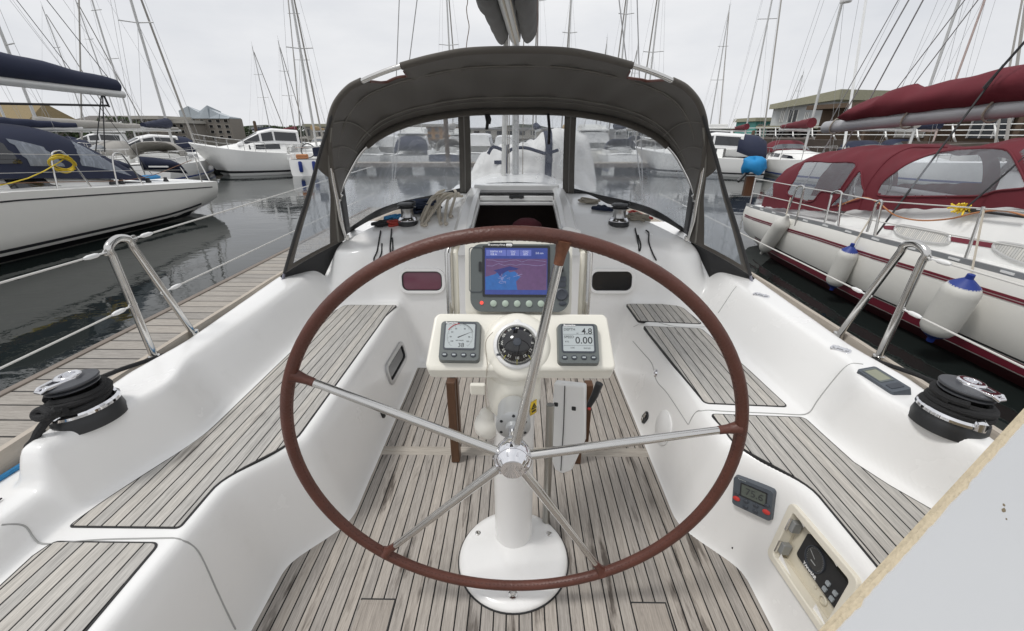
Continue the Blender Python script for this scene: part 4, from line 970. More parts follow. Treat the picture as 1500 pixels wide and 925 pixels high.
# ------------------------------------------------------------------ boarding gate frames and lifelines
def gate(sx, legA, legB, topA, topB, label):
    A = at(*legA, z=.50); B = at(*legB, z=.50); 
    def onx(p, X): return at(*p, x=X)
    ta = onx(topA, A.x*1.005); tb = onx(topB, B.x*1.005)
    g = thing('boarding_gate', label, 'stanchion', (A+B)/2)
    mid = (ta+tb)/2+V((0, 0, .012)); 
    P = [A, A+(ta-A)*.12, A+(ta-A)*.92]
    a2, b2 = A+(ta-A)*.95, B+(tb-B)*.95
    P += catmull([a2, ta+V((0, 0, .004)), mid+V((0, 0, .006)), tb+V((0, 0, .004)), b2], 5)
    P += [B+(tb-B)*.92, B+(tb-B)*.12, B]
    MB().tube(P, .0125, 14).build('tube', STEEL, g)
    for q in (A, B): MB().lathe([(.028, -.012), (.028, .0), (.019, .006), (.018, .030), (.013, .032)], T(q.x, q.y, q.z-.01), 20).build('socket', STEEL, g)
    return A, B, ta, tb
def lifeline(p, q, label, term=True, sag=.0):
    t = thing('lifeline', label, 'lifeline', p, 'wire lifelines along the side decks')
    d = (q-p).normalized(); k = MB()
    k.tube([p, p+d*.045], .003, 6); k.tube([p+d*.035, p+d*.045, p+d*.07, p+d*.085], [.005, .0075, .0075, .004], 10); k.build('terminal', WHITEP, t)
    M = frame(p-d*.0, d, V((0, 0, 1))); MB().tube([p+V((0, 0, 0))+d*.016*math.cos(a)+V((0, 0, .010))*math.sin(a) for a in np.linspace(0, 2*PI, 13)[:-1]], .0028, 6, True).build('shackle', STEEL, t)
    MB().tube([p+d*.09+(q-p-d*.09)*s-V((0, 0, sag*4*s*(1-s))) for s in np.linspace(0, 1, 9)], .0031, 7).build('wire', WIRE, t)
A, B, ta, tb = gate(-1, (228, 528), (285, 491), (160, 364), (188, 352), 'bent steel boarding gate frame on the port deck edge, before the pontoon')
def on(A, ta, f): return A+(ta-A)*f
lifeline(ta+V((0, -.01, -.01)), V((-1.28, -.7, .93)), 'upper lifeline running aft from the port gate frame')
lifeline(on(A, ta, .52), V((-1.27, -.7, .70)), 'lower lifeline running aft from the port gate frame')
lifeline(tb+V((0, .02, -.0)), V((-1.36, 4.2, .98)), 'upper lifeline running forward from the port gate frame')
lifeline(on(B, tb, .50), V((-1.36, 4.2, .74)), 'lower lifeline running forward from the port gate frame')
A, B, ta, tb = gate(1, (1285, 528), (1227, 494), (1356, 372), (1326, 360), 'bent steel boarding gate frame on the starboard deck edge, before the moored red canopied yacht')
lifeline(ta+V((0, -.01, -.01)), V((1.28, -.7, .93)), 'upper lifeline running aft from the starboard gate frame')
lifeline(on(A, ta, .52), V((1.27, -.7, .70)), 'lower lifeline running aft from the starboard gate frame')
lifeline(on(B, tb, .50), V((1.36, 4.2, .74)), 'lower lifeline running forward from the starboard gate frame')

# ------------------------------------------------------------------ sprayhood
HOOD = thing('sprayhood', 'charcoal canvas sprayhood with clear vinyl windows arching over the companionway', 'sprayhood', (0, 2.4, .75))
PLM = (2.815, -.54); PLB = (2.03, .52)
def sym(pts, c=757.5):  # mirror a left half given in pixels
    return pts + [(2*c-x, y) for x, y in pts[::-1]]
mpx = sym([(496, 292), (489, 262), (484.5, 238), (482, 205), (483, 180), (492, 152), (510, 130), (530, 119), (558, 107), (588, 97), (640, 83.5), (700, 74.5)])
bpx = sym([(497, 288), (504, 269), (515, 246), (532, 219), (561, 195), (608, 176), (668, 165), (715, 161.5)])
def samp(px, pl, n, key='arc'):
    P = catmull([at(*p, pl=pl) for p in px], 8); d = [0]
    for a, b in zip(P, P[1:]): d.append(d[-1]+(b-a).length)
    out = []
    for s in np.linspace(0, d[-1], n):
        i = int(np.clip(np.searchsorted(d, s)-1, 0, len(P)-2)); t = (s-d[i])/max(1e-9, d[i+1]-d[i]); out.append(P[i].lerp(P[i+1], t))
    return out
NR = 161
MC = samp(mpx, PLM, NR); BC = samp(bpx, PLB, NR)
# make the bows exactly symmetric about the centreline
for Cv in (MC, BC):
    for i in range(NR//2+1):
        a, b = Cv[i], Cv[NR-1-i]; x = (abs(a.x)+abs(b.x))/2 if i != NR//2 else 0; y = (a.y+b.y)/2; z = (a.z+b.z)/2
        Cv[i] = V((-x, y, z)); Cv[NR-1-i] = V((x, y, z))
def notch(i):
    s = abs(i-(NR-1)/2)/((NR-1)/2)
    return .20*float(ss(.505, .525, s)*(1-ss(.675, .70, s)))
# locate the notch from pixels: find arc fractions for px 587 and 532
def frac_px(target):
    best = min(range(NR//2), key=lambda i: abs(px_of(MC[i])-target)); return abs(best-(NR-1)/2)/((NR-1)/2)
def px_of(p):
    q = ROT.transposed() @ (p-CAM); return 750 + FPX*q.x/(-q.z)
n0, n1 = frac_px(588), frac_px(531)
def notch(i):
    s = abs(i-(NR-1)/2)/((NR-1)/2); return .26*float(ss(n0, n0+.025, s)*(1-ss(n1-.035, n1, s)))
rows = []
NW = 22
for j in range(NW+1):
    w = j/NW; r = []
    for i in range(NR):
        k = notch(i); t = k + (1-k)*w
        p = MC[i].lerp(BC[i], t); edge = 1-abs(i-(NR-1)/2)/((NR-1)/2)
        p = p + V((0, 0, .045*math.sin(PI*t)*min(1, edge*3))) + V((0, 0, (.006*math.sin(i*.55+3*t)+.004*math.sin(i*.23-7*t))*math.sin(PI*t)))
        r.append(p)
    rows.append(r)
ROOF = MB().grid(rows).build('canvas_roof', CANV, HOOD, solid=.006, smooth=60)
m = MB()
for w, r in ((.30, .0035), (.34, .0015), (.80, .0045), (.86, .002)):
    lo, hi = (12, NR-13) if w < .5 else (8, NR-9)
    m.tube([MC[i].lerp(BC[i], w)+V((0, 0, .045*math.sin(PI*w)-.004)) - (MC[i].lerp(BC[i], w)-V((0, 2.3, .6))).normalized()*.004 for i in range(lo, hi)], r, 6)
for i in (10, 17, 25, NR-11, NR-18, NR-26):
    m.tube([MC[i].lerp(BC[i], w)+V((0, 0, .045*math.sin(PI*w)*min(1, 3*(1-abs(i-(NR-1)/2)/((NR-1)/2))))) - (MC[i].lerp(BC[i], w)-V((0, 2.3, .6))).normalized()*.005 for w in np.linspace(.05, .9, 10)], .0035, 6)
m.build('canvas_seam', SEAM, ROOF)
# bound aft edge with gaps where the grab rail shows
seg = []; cur = []
for i in range(NR):
    if notch(i) < .02: cur.append(MC[i])
    elif cur: seg.append(cur); cur = []
seg.append(cur)
m = MB()
for sgm in seg:
    if len(sgm) > 2: m.tube(sgm, .0145, 10)
m.build('edge_sleeve', CANV, ROOF)
m = MB(); s0 = [[rows[0][i] for i in range(NR) if notch(i) > .01 and (i < NR/2) == L_] for L_ in (True, False)]
for q in s0: MB().tube(q, .006, 6).build('notch_binding', LEATHER, ROOF)
hl_ = at(507, 343, pl=PLM); hl_.x = -(abs(hl_.x)+abs(at(2*757.5-507, 343, pl=PLM).x))/2
def lowM(s): h = V((s*abs(hl_.x), hl_.y, hl_.z-.012)); t = MC[0] if s < 0 else MC[-1]; return [h, h.lerp(t, .5)+V((s*.004, -.006, .0)), t]
pts = [p+V((0, -.022, 0)) for p in lowM(-1)[:2]] + [p+V((-.022*0, -.022*max(0, 1-j/14), 0)) if j < NR/2 else p+V((0, -.022*max(0, 1-(NR-1-j)/14), 0)) for j, p in enumerate(MC)] + [p+V((0, -.022, 0)) for p in lowM(1)[:2][::-1]]
MB().tube(pts, .0105, 10).build('aft_bow', STEEL, HOOD)
off = [p+V((0, .025, -.012)) for p in BC]
lo = [p+V((0, .012, 0)) for p in lowM(-1)[:2]]
MB().tube([V((-abs(BC[0].x)+.02, BC[0].y-.01, BC[0].z))]+[p+V((0, -.03, -.012)) for p in BC[2:24]], .0095, 10).build('fore_bow', STEEL, HOOD)
MB().tube([V((abs(BC[0].x)-.02, BC[0].y-.01, BC[0].z))]+[p+V((0, -.03, -.012)) for p in BC[::-1][2:24]], .0095, 10).build('fore_bow', STEEL, HOOD)
MB().tube([p+V((0, -.028, -.010)) for p in BC[22:NR-22]], .019, 10).build('bow_sleeve', CANV, HOOD)
for s in (-1, 1):
    h = lowM(s)[0]
    MB().box(h+V((0, 0, -.008)), (.030, .020, .030)).build('bow_hinge', STEEL, HOOD, bevel=.004)
    MB().tube([MC[0 if s < 0 else -1]+V((0, 0, .0))-V((0, 0, .012)), MC[0 if s < 0 else -1]+V((0, 0, .012))], .015, 10).build('bow_jaw', STEEL, HOOD)
# window wall: ruled between the fore bow and the coachroof
basepx = sym([(507, 343), (530, 329), (552, 317.5), (590, 304), (640, 291), (685, 283), (725, 280.5)])
PB = []
for p in basepx:
    h = cast(*p); PB.append(h[0]+V((0, 0, -.006)))
for i in range(len(PB)//2):
    a, b = PB[i], PB[-1-i]; x, y, z = (abs(a.x)+abs(b.x))/2, (a.y+b.y)/2, (a.z+b.z)/2
    y = min(y, 3.34); PB[i] = V((-x, y, z)); PB[-1-i] = V((x, y, z))
PBc = catmull(PB, 14)
def at_x(Pl, f):      # point on polyline by horizontal fraction of its pixel span
    xs = [px_of(p) for p in Pl]; t = xs[0]+(xs[-1]-xs[0])*f
    for i in range(len(Pl)-1):
        if xs[i] <= t <= xs[i+1] or i == len(Pl)-2:
            k = (t-xs[i])/max(1e-6, xs[i+1]-xs[i]); return Pl[i].lerp(Pl[i+1], min(1, max(0, k)))
BCd = BC
br = [0, .012, .333, .3475, .3525, .366]
br = br + [1-b for b in br[::-1]]
ts = []
for a, b in zip(br, br[1:]):
    n = max(1, int((b-a)/.012)); 
    if a < .1: q = [a+(b-a)*((k/n)**2.2) for k in range(n*2) if False] or [a+(b-a)*(k/(2*n))**1.8 for k in range(2*n)]
    elif b > .9: q = [a+(b-a)*(1-(1-k/(2*n))**1.8) for k in range(2*n)]
    else: q = [a+(b-a)*k/n for k in range(n)]
    ts += q
ts.append(1.0)
vs_ = [0, .03] + [.03+.87*k/14 for k in range(1, 15)] + [.95, 1.0]
G = []
for v in vs_:
    r = []
    for t in ts:
        a, b = at_x(BCd, t), at_x(PBc, t); p = a.lerp(b, v); p += V((0, .03*math.sin(PI*v)*math.sin(PI*t), 0)); r.append(p)
    G.append(r)
def sub(tlo, thi, vlo, vhi, name, mat, solid):
    it = [i for i, t in enumerate(ts) if tlo-1e-6 <= t <= thi+1e-6]; iv = [i for i, v in enumerate(vs_) if vlo-1e-6 <= v <= vhi+1e-6]
    return MB().grid([[G[j][i] for i in it] for j in iv]).build(name, mat, HOOD, smooth=70, solid=solid)
sub(.012, .333, .03, .90, 'side_window', VINYLW, 0); sub(1-.333, 1-.012, .03, .90, 'side_window', VINYLW, 0)
sub(.366, 1-.366, .03, .95, 'front_window', VINYL, 0)
for a, b, v0, v1 in ((0, 1, 0, .03), (0, .366, .90, 1), (1-.366, 1, .90, 1), (.366, 1-.366, .95, 1), (0, .012, .03, .9), (1-.012, 1, .03, .9)):
    sub(a, b, v0, v1, 'window_border', CANVD, .006)
for a, b in ((.333, .366), (1-.366, 1-.333)):
    o = sub(a, b, .03, 1, 'window_post', pm('post canvas', (.105, .098, .088), .85, bump=.3, bscale=200), .010)
    mid = (a+b)/2; mm = MB(); mm.tube([at_x(BCd, mid).lerp(at_x(PBc, mid), v)+V((0, -.012+.03*math.sin(PI*v)*math.sin(PI*mid), 0)) for v in np.linspace(.03, .97, 8)], .004, 6); mm.build('zip', pm('zip tape', (.20, .19, .18), .6), o)
# side flaps with hazy windows tinted as if reflecting sky
for s in (-1, 1):
    inn = catmull([MC[30] if s < 0 else MC[NR-31], MC[12] if s < 0 else MC[NR-13], MC[0] if s < 0 else MC[-1], lowM(s)[1], lowM(s)[0]+V((s*.01, 0, -.02))], 10)
    xo = sym([(480, 186), (470, 219), (453, 280), (434, 340), (416, 402)])
    q = [at(*(xo[i] if s < 0 else xo[len(xo)-1-i]), y=yy) for i, yy in enumerate((2.12, 2.12, 2.12, 2.12, 2.12))]
    oth = [at(*(xo[i] if s > 0 else xo[len(xo)-1-i]), y=2.12) for i in range(5)]
    q = [V((s*(abs(a.x)+abs(b.x))/2, a.y, (a.z+b.z)/2)) for a, b in zip(q, oth)]
    q[0] = inn[0].copy()
    out = catmull(q, 10)
    us_ = [0, .10, .24, .40, .58, .74, .88, .94, 1]; n = len(inn)
    Gf = [[inn[k].lerp(out[k], u) + V((s*.012*math.sin(PI*u), 0, 0)) for u in us_] for k in range(n)]
    k0, k1 = int(n*.36), int(n*.93)
    win = [[Gf[k][i] for i in range(2, 7)] for k in range(k0, k1+1)]
    # taper the top of the pane to a point
    FLP = MB()
    FLP.grid([[Gf[k][i] for i in range(0, 3)] for k in range(n)]); FLP.grid([[Gf[k][i] for i in range(6, 9)] for k in range(n)])
    FLP.grid([[Gf[k][i] for i in range(2, 7)] for k in range(0, k0+1)]); FLP.grid([[Gf[k][i] for i in range(2, 7)] for k in range(k1, n)])
    f = FLP.build('side_flap', CANVD if False else CANV, HOOD, smooth=70, solid=.006, merge=.0005)
    MB().grid(win).build('flap_window', VINYLS, f, smooth=70)
    MB().tube([Gf[k][1]+V((0, -.006, 0)) for k in range(4, n-1)], .006, 6).build('flap_zip', SEAM, f)
    MB().tube([Gf[k][8] for k in range(2, n)], .008, 8).build('flap_edge', CANVD, f)
    # skirt under the flap down to the moulding
    low = [Gf[-1][i] for i in range(9)]; dn = [V((p.x*1.0+s*.01, p.y, down(p.x, p.y).z-.01)) for p in low]
    midl = [a.lerp(b, .5)+V((s*.02, 0, 0)) for a, b in zip(low, dn)]
    MB().grid([low, midl, dn]).build('flap_skirt', CANVD, f, smooth=70, solid=.006)
    P = [low[8], low[8]+V((s*.01, -.06, -.10)), V((s*1.30, 1.99, .50))]
    MB().grid([[p+V((0, -.012, 0)), p+V((0, .012, .003))] for p in catmull(P, 6)]).build('tie_strap', pm('lilac grey webbing', (.23, .23, .28), .8), f, solid=.003)
    P = [low[8], low[8]+V((s*.025, -.08, -.09)), V((s*1.315, 1.93, .50))]
    MB().grid([[p+V((0, -.010, 0)), p+V((0, .010, .003))] for p in catmull(P, 6)]).build('tie_strap', pm('lilac grey webbing light', (.30, .30, .34), .8), f, solid=.003)
# straps that hang inside the hood
for px, y0, y1, w in ((712, 168, 190, .018), (715, 168, 182, .02), (803, 167, 212, .016)):
    a, b = at(px, y0, y=2.70), at(px+1, y1, y=2.70)
    MB().grid([[p+V((-w/2, 0, 0)), p+V((w/2, .004, 0))] for p in (a, a.lerp(b, .5)+V((.006, .01, 0)), b)]).build('hanging_strap', BLKW, HOOD, solid=.004)

# ------------------------------------------------------------------ mast, boom, stowed sail, foredeck bundle
MAST = thing('mast', 'silver mast of our yacht seen through the front hood window', 'mast', (-.015, 4.4, .86))
sec = [(.032*math.cos(a), .05*math.sin(a)) for a in np.linspace(0, 2*PI, 21)[:-1]]
MB().prism(sec, .80, 10.5, T(-.015, 4.4, 0)).build('spar', ALUP, MAST)
m = MB()
for k, x in enumerate((-.075, -.09, .055)): m.tube([V((x, 4.32+.01*k, .9)), V((x*.9, 4.33, 5)), V((x*.6, 4.34, 10))], .004, 6)
m.build('halyard', ROPEG, MAST)
m = MB()
for s in (-1, 1):
    for y, x0, z1 in ((4.25, 1.24, 10.2), (4.0, 1.18, 5.6)): m.tube([V((s*x0, y, .6)), V((s*.55*(1 if z1 > 8 else .1), 4.35, z1*.52 if z1 > 8 else z1)), V((0, 4.38, z1))], .0045, 6)
    m.tube([V((0, 4.4, 5.4)), V((s*.55, 4.35, 5.4))], .02, 6)
m.build('shroud', RIG, MAST)
MB().tube([V((-.13, 4.28, .83)), V((-.10, 4.25, 2.0)), V((-.10, 4.24, 3.2))], .022, 10).build('pole', pm('pale spar', (.62, .61, .58), .4, .2), MAST)
BOOM = thing('boom', 'silver boom overhead carrying the grey covered mainsail', 'boom', (-.02, 4.3, 2.05))
BA, BBo = V((-.02, 4.3, 2.05)), V((-.20, 1.05, 2.13))
m = MB(); rows = []
for s in np.linspace(0, 1, 12):
    p = BA.lerp(BBo, s); rows.append([p+V((.052*math.copysign(abs(math.cos(a))**.7, math.cos(a)), 0, .07*math.sin(a))) for a in np.linspace(0, 2*PI, 21)[:-1]])
m.grid(rows, True); m.poly(rows[0][::-1]); m.poly(rows[-1]); m.build('spar', ALUP, BOOM)
m = MB(); m.tube([BA.lerp(BBo, s)+V((.0, 0, -.071)) for s in (0, .5, 1)], .008, 6); m.tube([BA.lerp(BBo, s)+V((.038, 0, -.052)) for s in (0, .5, 1)], .007, 6); m.build('reef_line', ROPEW, BOOM)
m = MB(); q = BA.lerp(BBo, .55); m.box(q+V((0, 0, -.085)), (.03, .06, .05)); m.build('sheet_block', pm('rust stained block', (.25, .13, .10), .5), BOOM, bevel=.006)
rows = []
for k, s in enumerate(np.linspace(.02, .985, 34)):
    p = BA.lerp(BBo, s); wob = .018*math.sin(k*1.7)+.012*math.sin(k*2.9); r = []
    g = 1+.28*s+wob*1.6
    half = [(-.056, .005), (-.066, -.045), (-.11, -.085), (-.165, -.03), (-.185, .10), (-.155, .24), (-.08, .34)]
    for q in catmull([V((x, z, 0)) for x, z in half+[(0, .37)]+[(-x, z) for x, z in half[::-1]]], 4):
        gx = 1 if abs(q.x) < .07 and q.y < .1 else g
        r.append(p+V((q.x*gx+.006*math.sin(1.9*k+9*q.y), 0, q.y*(1+wob)+.006*math.sin(2.3*k+20*q.x))))
    rows.append(r)
tag(MB().grid(rows).build('sail_cover', GREYC, None, smooth=60, solid=.006), 'dark grey stack pack cover with stowed mainsail hanging over the boom above the sprayhood', 'sail cover')
m = MB(); m.tube(catmull([at(685, y, y=2.5)+V((.01*math.sin(y), 0, 0)) for y in (-40, 0, 12, 25, 40, 60, 80)], 4), .0022, 6)
tag(m.build('rope', pm('tan string', (.22, .16, .12), .8)), 'thin wavy brown line hanging beside the grey sail cover', 'rope')
tag(MB().tube([at(787, -30, y=3.2), at(787, 75, y=3.2)], .0022, 6).build('rope', pm('rust line', (.24, .15, .12), .8)), 'straight thin brown line right of the grey sail cover', 'rope')

DG = thing('covered_dinghy', 'dinghy under lumpy white cover lashed with navy straps on the foredeck', 'dinghy', (.12, 5.0, .72))
topx = [(688, 252), (694, 244), (704, 233), (716, 224), (734, 221), (748, 223), (765, 215), (785, 213), (797, 204), (808, 197), (822, 193), (838, 193), (852, 198), (862, 206), (868, 226), (872, 252)]
TP = [at(*p, y=4.75) for p in topx]
xs_ = np.linspace(TP[0].x, TP[-1].x, 60); zt_ = np.interp(xs_, [p.x for p in TP], [p.z for p in TP])
def dsec(x, zt, off=0):
    r = []; zb = .70
    R1 = .05*math.sin(9*x)+.035*math.sin(19*x+1)+.015*math.sin(41*x)
    for u in np.linspace(0, 1, 22):
        if u < .5: k = u/.5; y = 4.62+R1*math.sin(PI*k)+.02*math.sin(14*x+9*k)*math.sin(PI*k)+.08*k**3 - off; z = zb+(zt-.05-zb)*k
        else: k = (u-.5)/.5; y = 4.70+k*1.15; z = zt-.05*(1-min(1, k*6))**2+.03*math.sin(PI*k)+off + .022*math.sin(17*x+6*k)+.012*math.sin(37*x-5*k)
        if u > .95: z = zb
        r.append(V((x, y, z)))
    return r
g = [dsec(x, z) for x, z in zip(xs_, zt_)]
m = MB().grid(g); m.poly(g[0]); m.poly(g[-1][::-1]); m.build('cover', WCOVER, DG, smooth=60)
for a, b in ((735, 744), (799, 809)):
    xa, xb = at(a, 240, y=4.6).x, at(b, 240, y=4.6).x
    MB().grid([dsec(x, float(np.interp(x, xs_, zt_)), .008) for x in np.linspace(xa, xb, 4)]).build('strap', NAVY, DG, smooth=60, solid=.004)
P = [at(x, y, y=4.60) for x, y in ((715, 226), (722, 216), (734, 219), (742, 224), (752, 218), (770, 217), (788, 222), (800, 225), (818, 220))]
MB().tube(catmull(P, 6), .016, 8).build('strap', NAVY, DG)
MB().box(at(731, 238, y=4.60), (.10, .02, .035)).build('strap', NAVY, DG, bevel=.004)
# ------------------------------------------------------------------ water and pontoons
wm, nt, b, oo = newmat('harbour water')
b.inputs['Base Color'].default_value = (.012, .016, .015, 1); b.inputs['Roughness'].default_value = .025; b.inputs['IOR'].default_value = 1.33; b.inputs['Specular IOR Level'].default_value = .55
c1 = coords(nt, (1, 1.6, 1)); n1 = N(nt, 'ShaderNodeTexNoise', Scale=1.3, Detail=4, Roughness=.5, Distortion=.6); L(nt, c1, n1.inputs['Vector'])
n2 = N(nt, 'ShaderNodeTexNoise', Scale=.25, Detail=2); L(nt, c1, n2.inputs['Vector'])
n3 = N(nt, 'ShaderNodeTexNoise', Scale=6, Detail=3); L(nt, c1, n3.inputs['Vector'])
h = math_(nt, 'ADD', math_(nt, 'MULTIPLY', n1.outputs['Fac'], 1.0), math_(nt, 'ADD', math_(nt, 'MULTIPLY', n2.outputs['Fac'], 1.6), math_(nt, 'MULTIPLY', n3.outputs['Fac'], .10)))
bp = N(nt, 'ShaderNodeBump', Strength=.06, Distance=.10); L(nt, h, bp.inputs['Height']); L(nt, bp.outputs[0], b.inputs['Normal'])
tag(MB().poly([V((-1500, -300, WATER)), V((1500, -300, WATER)), V((1500, 2200, WATER)), V((-1500, 2200, WATER))]).build('water', wm, None, smooth=0), kind='structure')
def pontoon(name, label, x0, x1, y0, y1, z, mat, fascia=True):
    t = thing(name, label, 'pontoon', ((x0+x1)/2, (y0+y1)/2, WATER))
    MB().box(((x0+x1)/2, (y0+y1)/2, z-.02), (x1-x0-.08, y1-y0, .04)).build('decking', mat, t, smooth=0)
    m = MB()
    for x in (x0+.02, x1-.02): m.box((x, (y0+y1)/2, z-.07), (.05, y1-y0+.004, .16))
    m.build('fascia', TIMBF, t, bevel=.004)
    m = MB(); k = int((y1-y0)/2.2)+1
    for i in range(k): m.box(((x0+x1)/2, y0+.6+i*2.2, z-.32), ((x1-x0)*.8, 1.2, .34))
    m.build('float_box', pm('grey float', (.12, .12, .115), .8), t)
    return t
TIMBF = pm('weathered fascia', (.20, .17, .145), .85, var=.3, stretch=(6, 1, 6), bump=.3, bscale=40)
pontoon('pontoon', 'weathered grey timber finger pontoon along the port side of our yacht', -2.95, -1.56, -3.5, 8.6, -.10, PONT)
PONT2 = teak('far pontoon boards', .15, .012, (.33, .30, .26), axis='X', stain=.2)
t = thing('pontoon', 'long pale pontoon crossing ahead, seen through the sprayhood windows', 'pontoon', (0, 23.5, WATER))
MB().box((0, 23.5, -.19), (46, 1.5, .06)).build('decking', PONT2, t, smooth=0)
MB().box((0, 22.72, -.24), (46, .06, .20)).build('fascia', TIMBF, t, smooth=0)
m = MB()
for i in range(18): m.box((-21.5+2.5*i, 23.5, -.44), (1.6, 1.2, .36))
m.build('float_box', pm('dark float', (.05, .05, .05), .8), t)

# ------------------------------------------------------------------ boats
def mirror_rows(rows): return rows
def hull_rows(L, B, fb, stern=.72, rake=.5, n=26, trs=.15):
    rows = []
    for i in range(n+1):
        t = i/n; h = B/2*float(np.interp(t, [0, .12, .3, .48, .66, .82, .93, 1], [stern, stern+.14, .97, 1, .90, .62, .30, .015]))
        sh = fb*(1+.30*t*t-.06*math.sin(PI*t)); y = L*t
        def P(k, z, dy): return (h*k, y+dy, z)
        rk = rake*ss(.72, 1, t); tr = -trs*(1-min(1, t/.12))
        rows.append((P(1, sh, 0), P(.985, sh*.55, -rk*.45+tr*.3), P(.94, .10, -rk*.9+tr), P(.80, -.18, -rk*1.2+tr*1.3), P(.0, -.42, -rk*1.5+tr*1.5)))
    return rows
def add_hull(t, rows, mat, stripe=None, boot=None, deckm=DECKW, cove=None):
    m = MB(); full = [[V((-p[0], p[1], p[2])) for p in r]+[V(p) for p in r[::-1]] for r in rows]
    W = WM[t]; full = [[W@p for p in r] for r in full]
    m.grid(full); m.poly(full[0][::-1]); m.build('hull', mat, t, smooth=50)
    MB().grid([[r[0], r[0].lerp(r[-1], .25)+V((0, 0, .03)), r[0].lerp(r[-1], .5)+V((0, 0, .045)), r[0].lerp(r[-1], .75)+V((0, 0, .03)), r[-1]] for r in full]).build('deck', deckm, t, smooth=50)
    def band(i0, f0, f1, mt, nm):
        m = MB()
        for s in (-1, 1):
            g = []
            for r in rows:
                a, b_ = V(r[i0]), V(r[i0+1]); q = []
                for f in (f0, f1): p = a.lerp(b_, f); q.append(W@V((s*(p.x+.006), p.y, p.z)))
                g.append(q)
            m.grid(g)
        m.build(nm, mt, t, smooth=60)
    if boot: band(1, .74, .96, boot, 'boot_stripe')
    if stripe: band(0, .16, .24, stripe, 'cove_stripe')
def cabin(t, st, mat, winmat=GLASSD, nm='cabin_trunk', win=((.15, .45), (.52, .85)), wz=(.35, .75)):
    """st: stations (y, halfwidth, z base, z top)"""
    W = WM[t]; rows = []
    for y, h, z0, z1 in st: rows.append([W@V(p) for p in ((-h-.02, y, z0), (-h*.90, y, z0+(z1-z0)*.86), (-h*.78, y, z1), (0, y, z1+.05), (h*.78, y, z1), (h*.90, y, z0+(z1-z0)*.86), (h+.02, y, z0))])
    m = MB().grid(rows); m.poly(rows[0][::-1]); m.poly(rows[-1]); o = m.build(nm, mat, t, smooth=45)
    ysn = [s[0] for s in st]
    for a, b_ in win:
        for s in (-1, 1):
            y0 = ysn[0]+(ysn[-1]-ysn[0])*a; y1 = ysn[0]+(ysn[-1]-ysn[0])*b_; g = []
            for y in np.linspace(y0, y1, 5):
                h = np.interp(y, ysn, [q[1] for q in st]); z0 = np.interp(y, ysn, [q[2] for q in st]); z1 = np.interp(y, ysn, [q[3] for q in st])
                g.append([W@V((s*(h+.02-(h*.1+.02)*f/.86+.006), y, z0+(z1-z0)*f)) for f in wz])
            MB().grid(g).build('cabin_window', winmat, o, smooth=0)
    return o
def arch_cover(t, st, mat, nm='sprayhood', window=None, solid=0):
    W = WM[t]; rows = []
    for y, h, z0, z1 in st:
        r = []
        for u in np.linspace(0, PI, 15): r.append(W@V((-h*math.copysign(abs(math.cos(u))**.6, math.cos(u)), y, z0+(z1-z0)*abs(math.sin(u))**.75)))
        rows.append(r)
    o = MB().grid(rows).build(nm, mat, t, smooth=50, solid=.01)
    if window:
        g = [[p+(p-W@V((0, (st[0][0]+st[-1][0])/2, st[0][2]))).normalized()*.012 for p in r[2:13]] for r in (rows[-2:])]
        gm = []
        a, b_ = g[0], g[1]
        for f in (.18, .85): gm.append([p.lerp(q, f) for p, q in zip(a, b_)])
        MB().grid(gm).build('window', window, o)
    return o
def rig(t, x, y, z, H, spans=((.5, .55), (.72, .4)), radar=False, boomL=3.4, boomz=1.0, cover=None, alu=ALUP, B=2.6, fore=4, aft=5, r=.052, coverh=.34, furl=STONEC):
    W = WM[t]
    M_ = MB().tube([W@V((x, y, z)), W@V((x, y-.0, z+H*.6)), W@V((x, y-.12, z+H))], [r, r*.95, r*.7], 10).build('mast', alu, t)
    for f, w in spans:
        m = MB(); m.tube([W@V((x-w, y-.12, z+H*f+.03)), W@V((x, y, z+H*f)), W@V((x+w, y-.12, z+H*f+.03))], .022, 6); m.build('spreader', alu, M_)
    m = MB(); m.tube([W@V((x, y-.1, z+H)), W@V((x, y-.1, z+H+.45))], .008, 5); m.tube([W@V((x-.12, y-.1, z+H+.06)), W@V((x+.12, y-.1, z+H+.06))], .008, 5); m.build('aerial', RIG, M_)
    if radar: MB().lathe([(0, -.10), (.19, -.09), (.22, 0), (.19, .09), (0, .11)], T(*(W@V((x, y+.32, z+H*.45)))), 16).build('radar_dome', WHITEP, M_)
    m = MB()
    for s in (-1, 1):
        m.tube([W@V((s*B*.46, y-.2, z-.2)), W@V((s*spans[0][1], y-.12, z+H*spans[0][0])), W@V((x, y-.1, z+H*.97))], .006, 4)
        m.tube([W@V((s*B*.44, y-.25, z-.2)), W@V((x, y, z+H*spans[0][0]))], .006, 4)
    m.tube([W@V((0, y-aft, z-.3)), W@V((x, y-.12, z+H))], .006, 4); m.build('stays', RIG, t)
    MB().tube([W@V((0, y+fore, z-.15)), W@V((x, y, z+H*.95))], [.05, .035], 6).build('furled_headsail', furl, t)
    if boomL:
        MB().tube([W@V((x, y, z+boomz)), W@V((x, y-boomL, z+boomz+.05))], .07, 10).build('boom', alu, t)
        if cover:
            rows = []
            for k, f in enumerate(np.linspace(0, .97, 14)):
                hh = coverh*(1.25-f*.75); rows.append([W@V((x+.16*math.cos(a)*(1.2-.6*f), y+.08-boomL*f, z+boomz+.08+hh*(.5+.5*math.sin(a)) + .015*math.sin(k*2.1))) for a in np.linspace(0, 2*PI, 13)[:-1]])
            m = MB().grid(rows, True); m.poly(rows[0]); m.poly(rows[-1][::-1]); m.build('sail_cover', cover, t, smooth=60)
    return M_
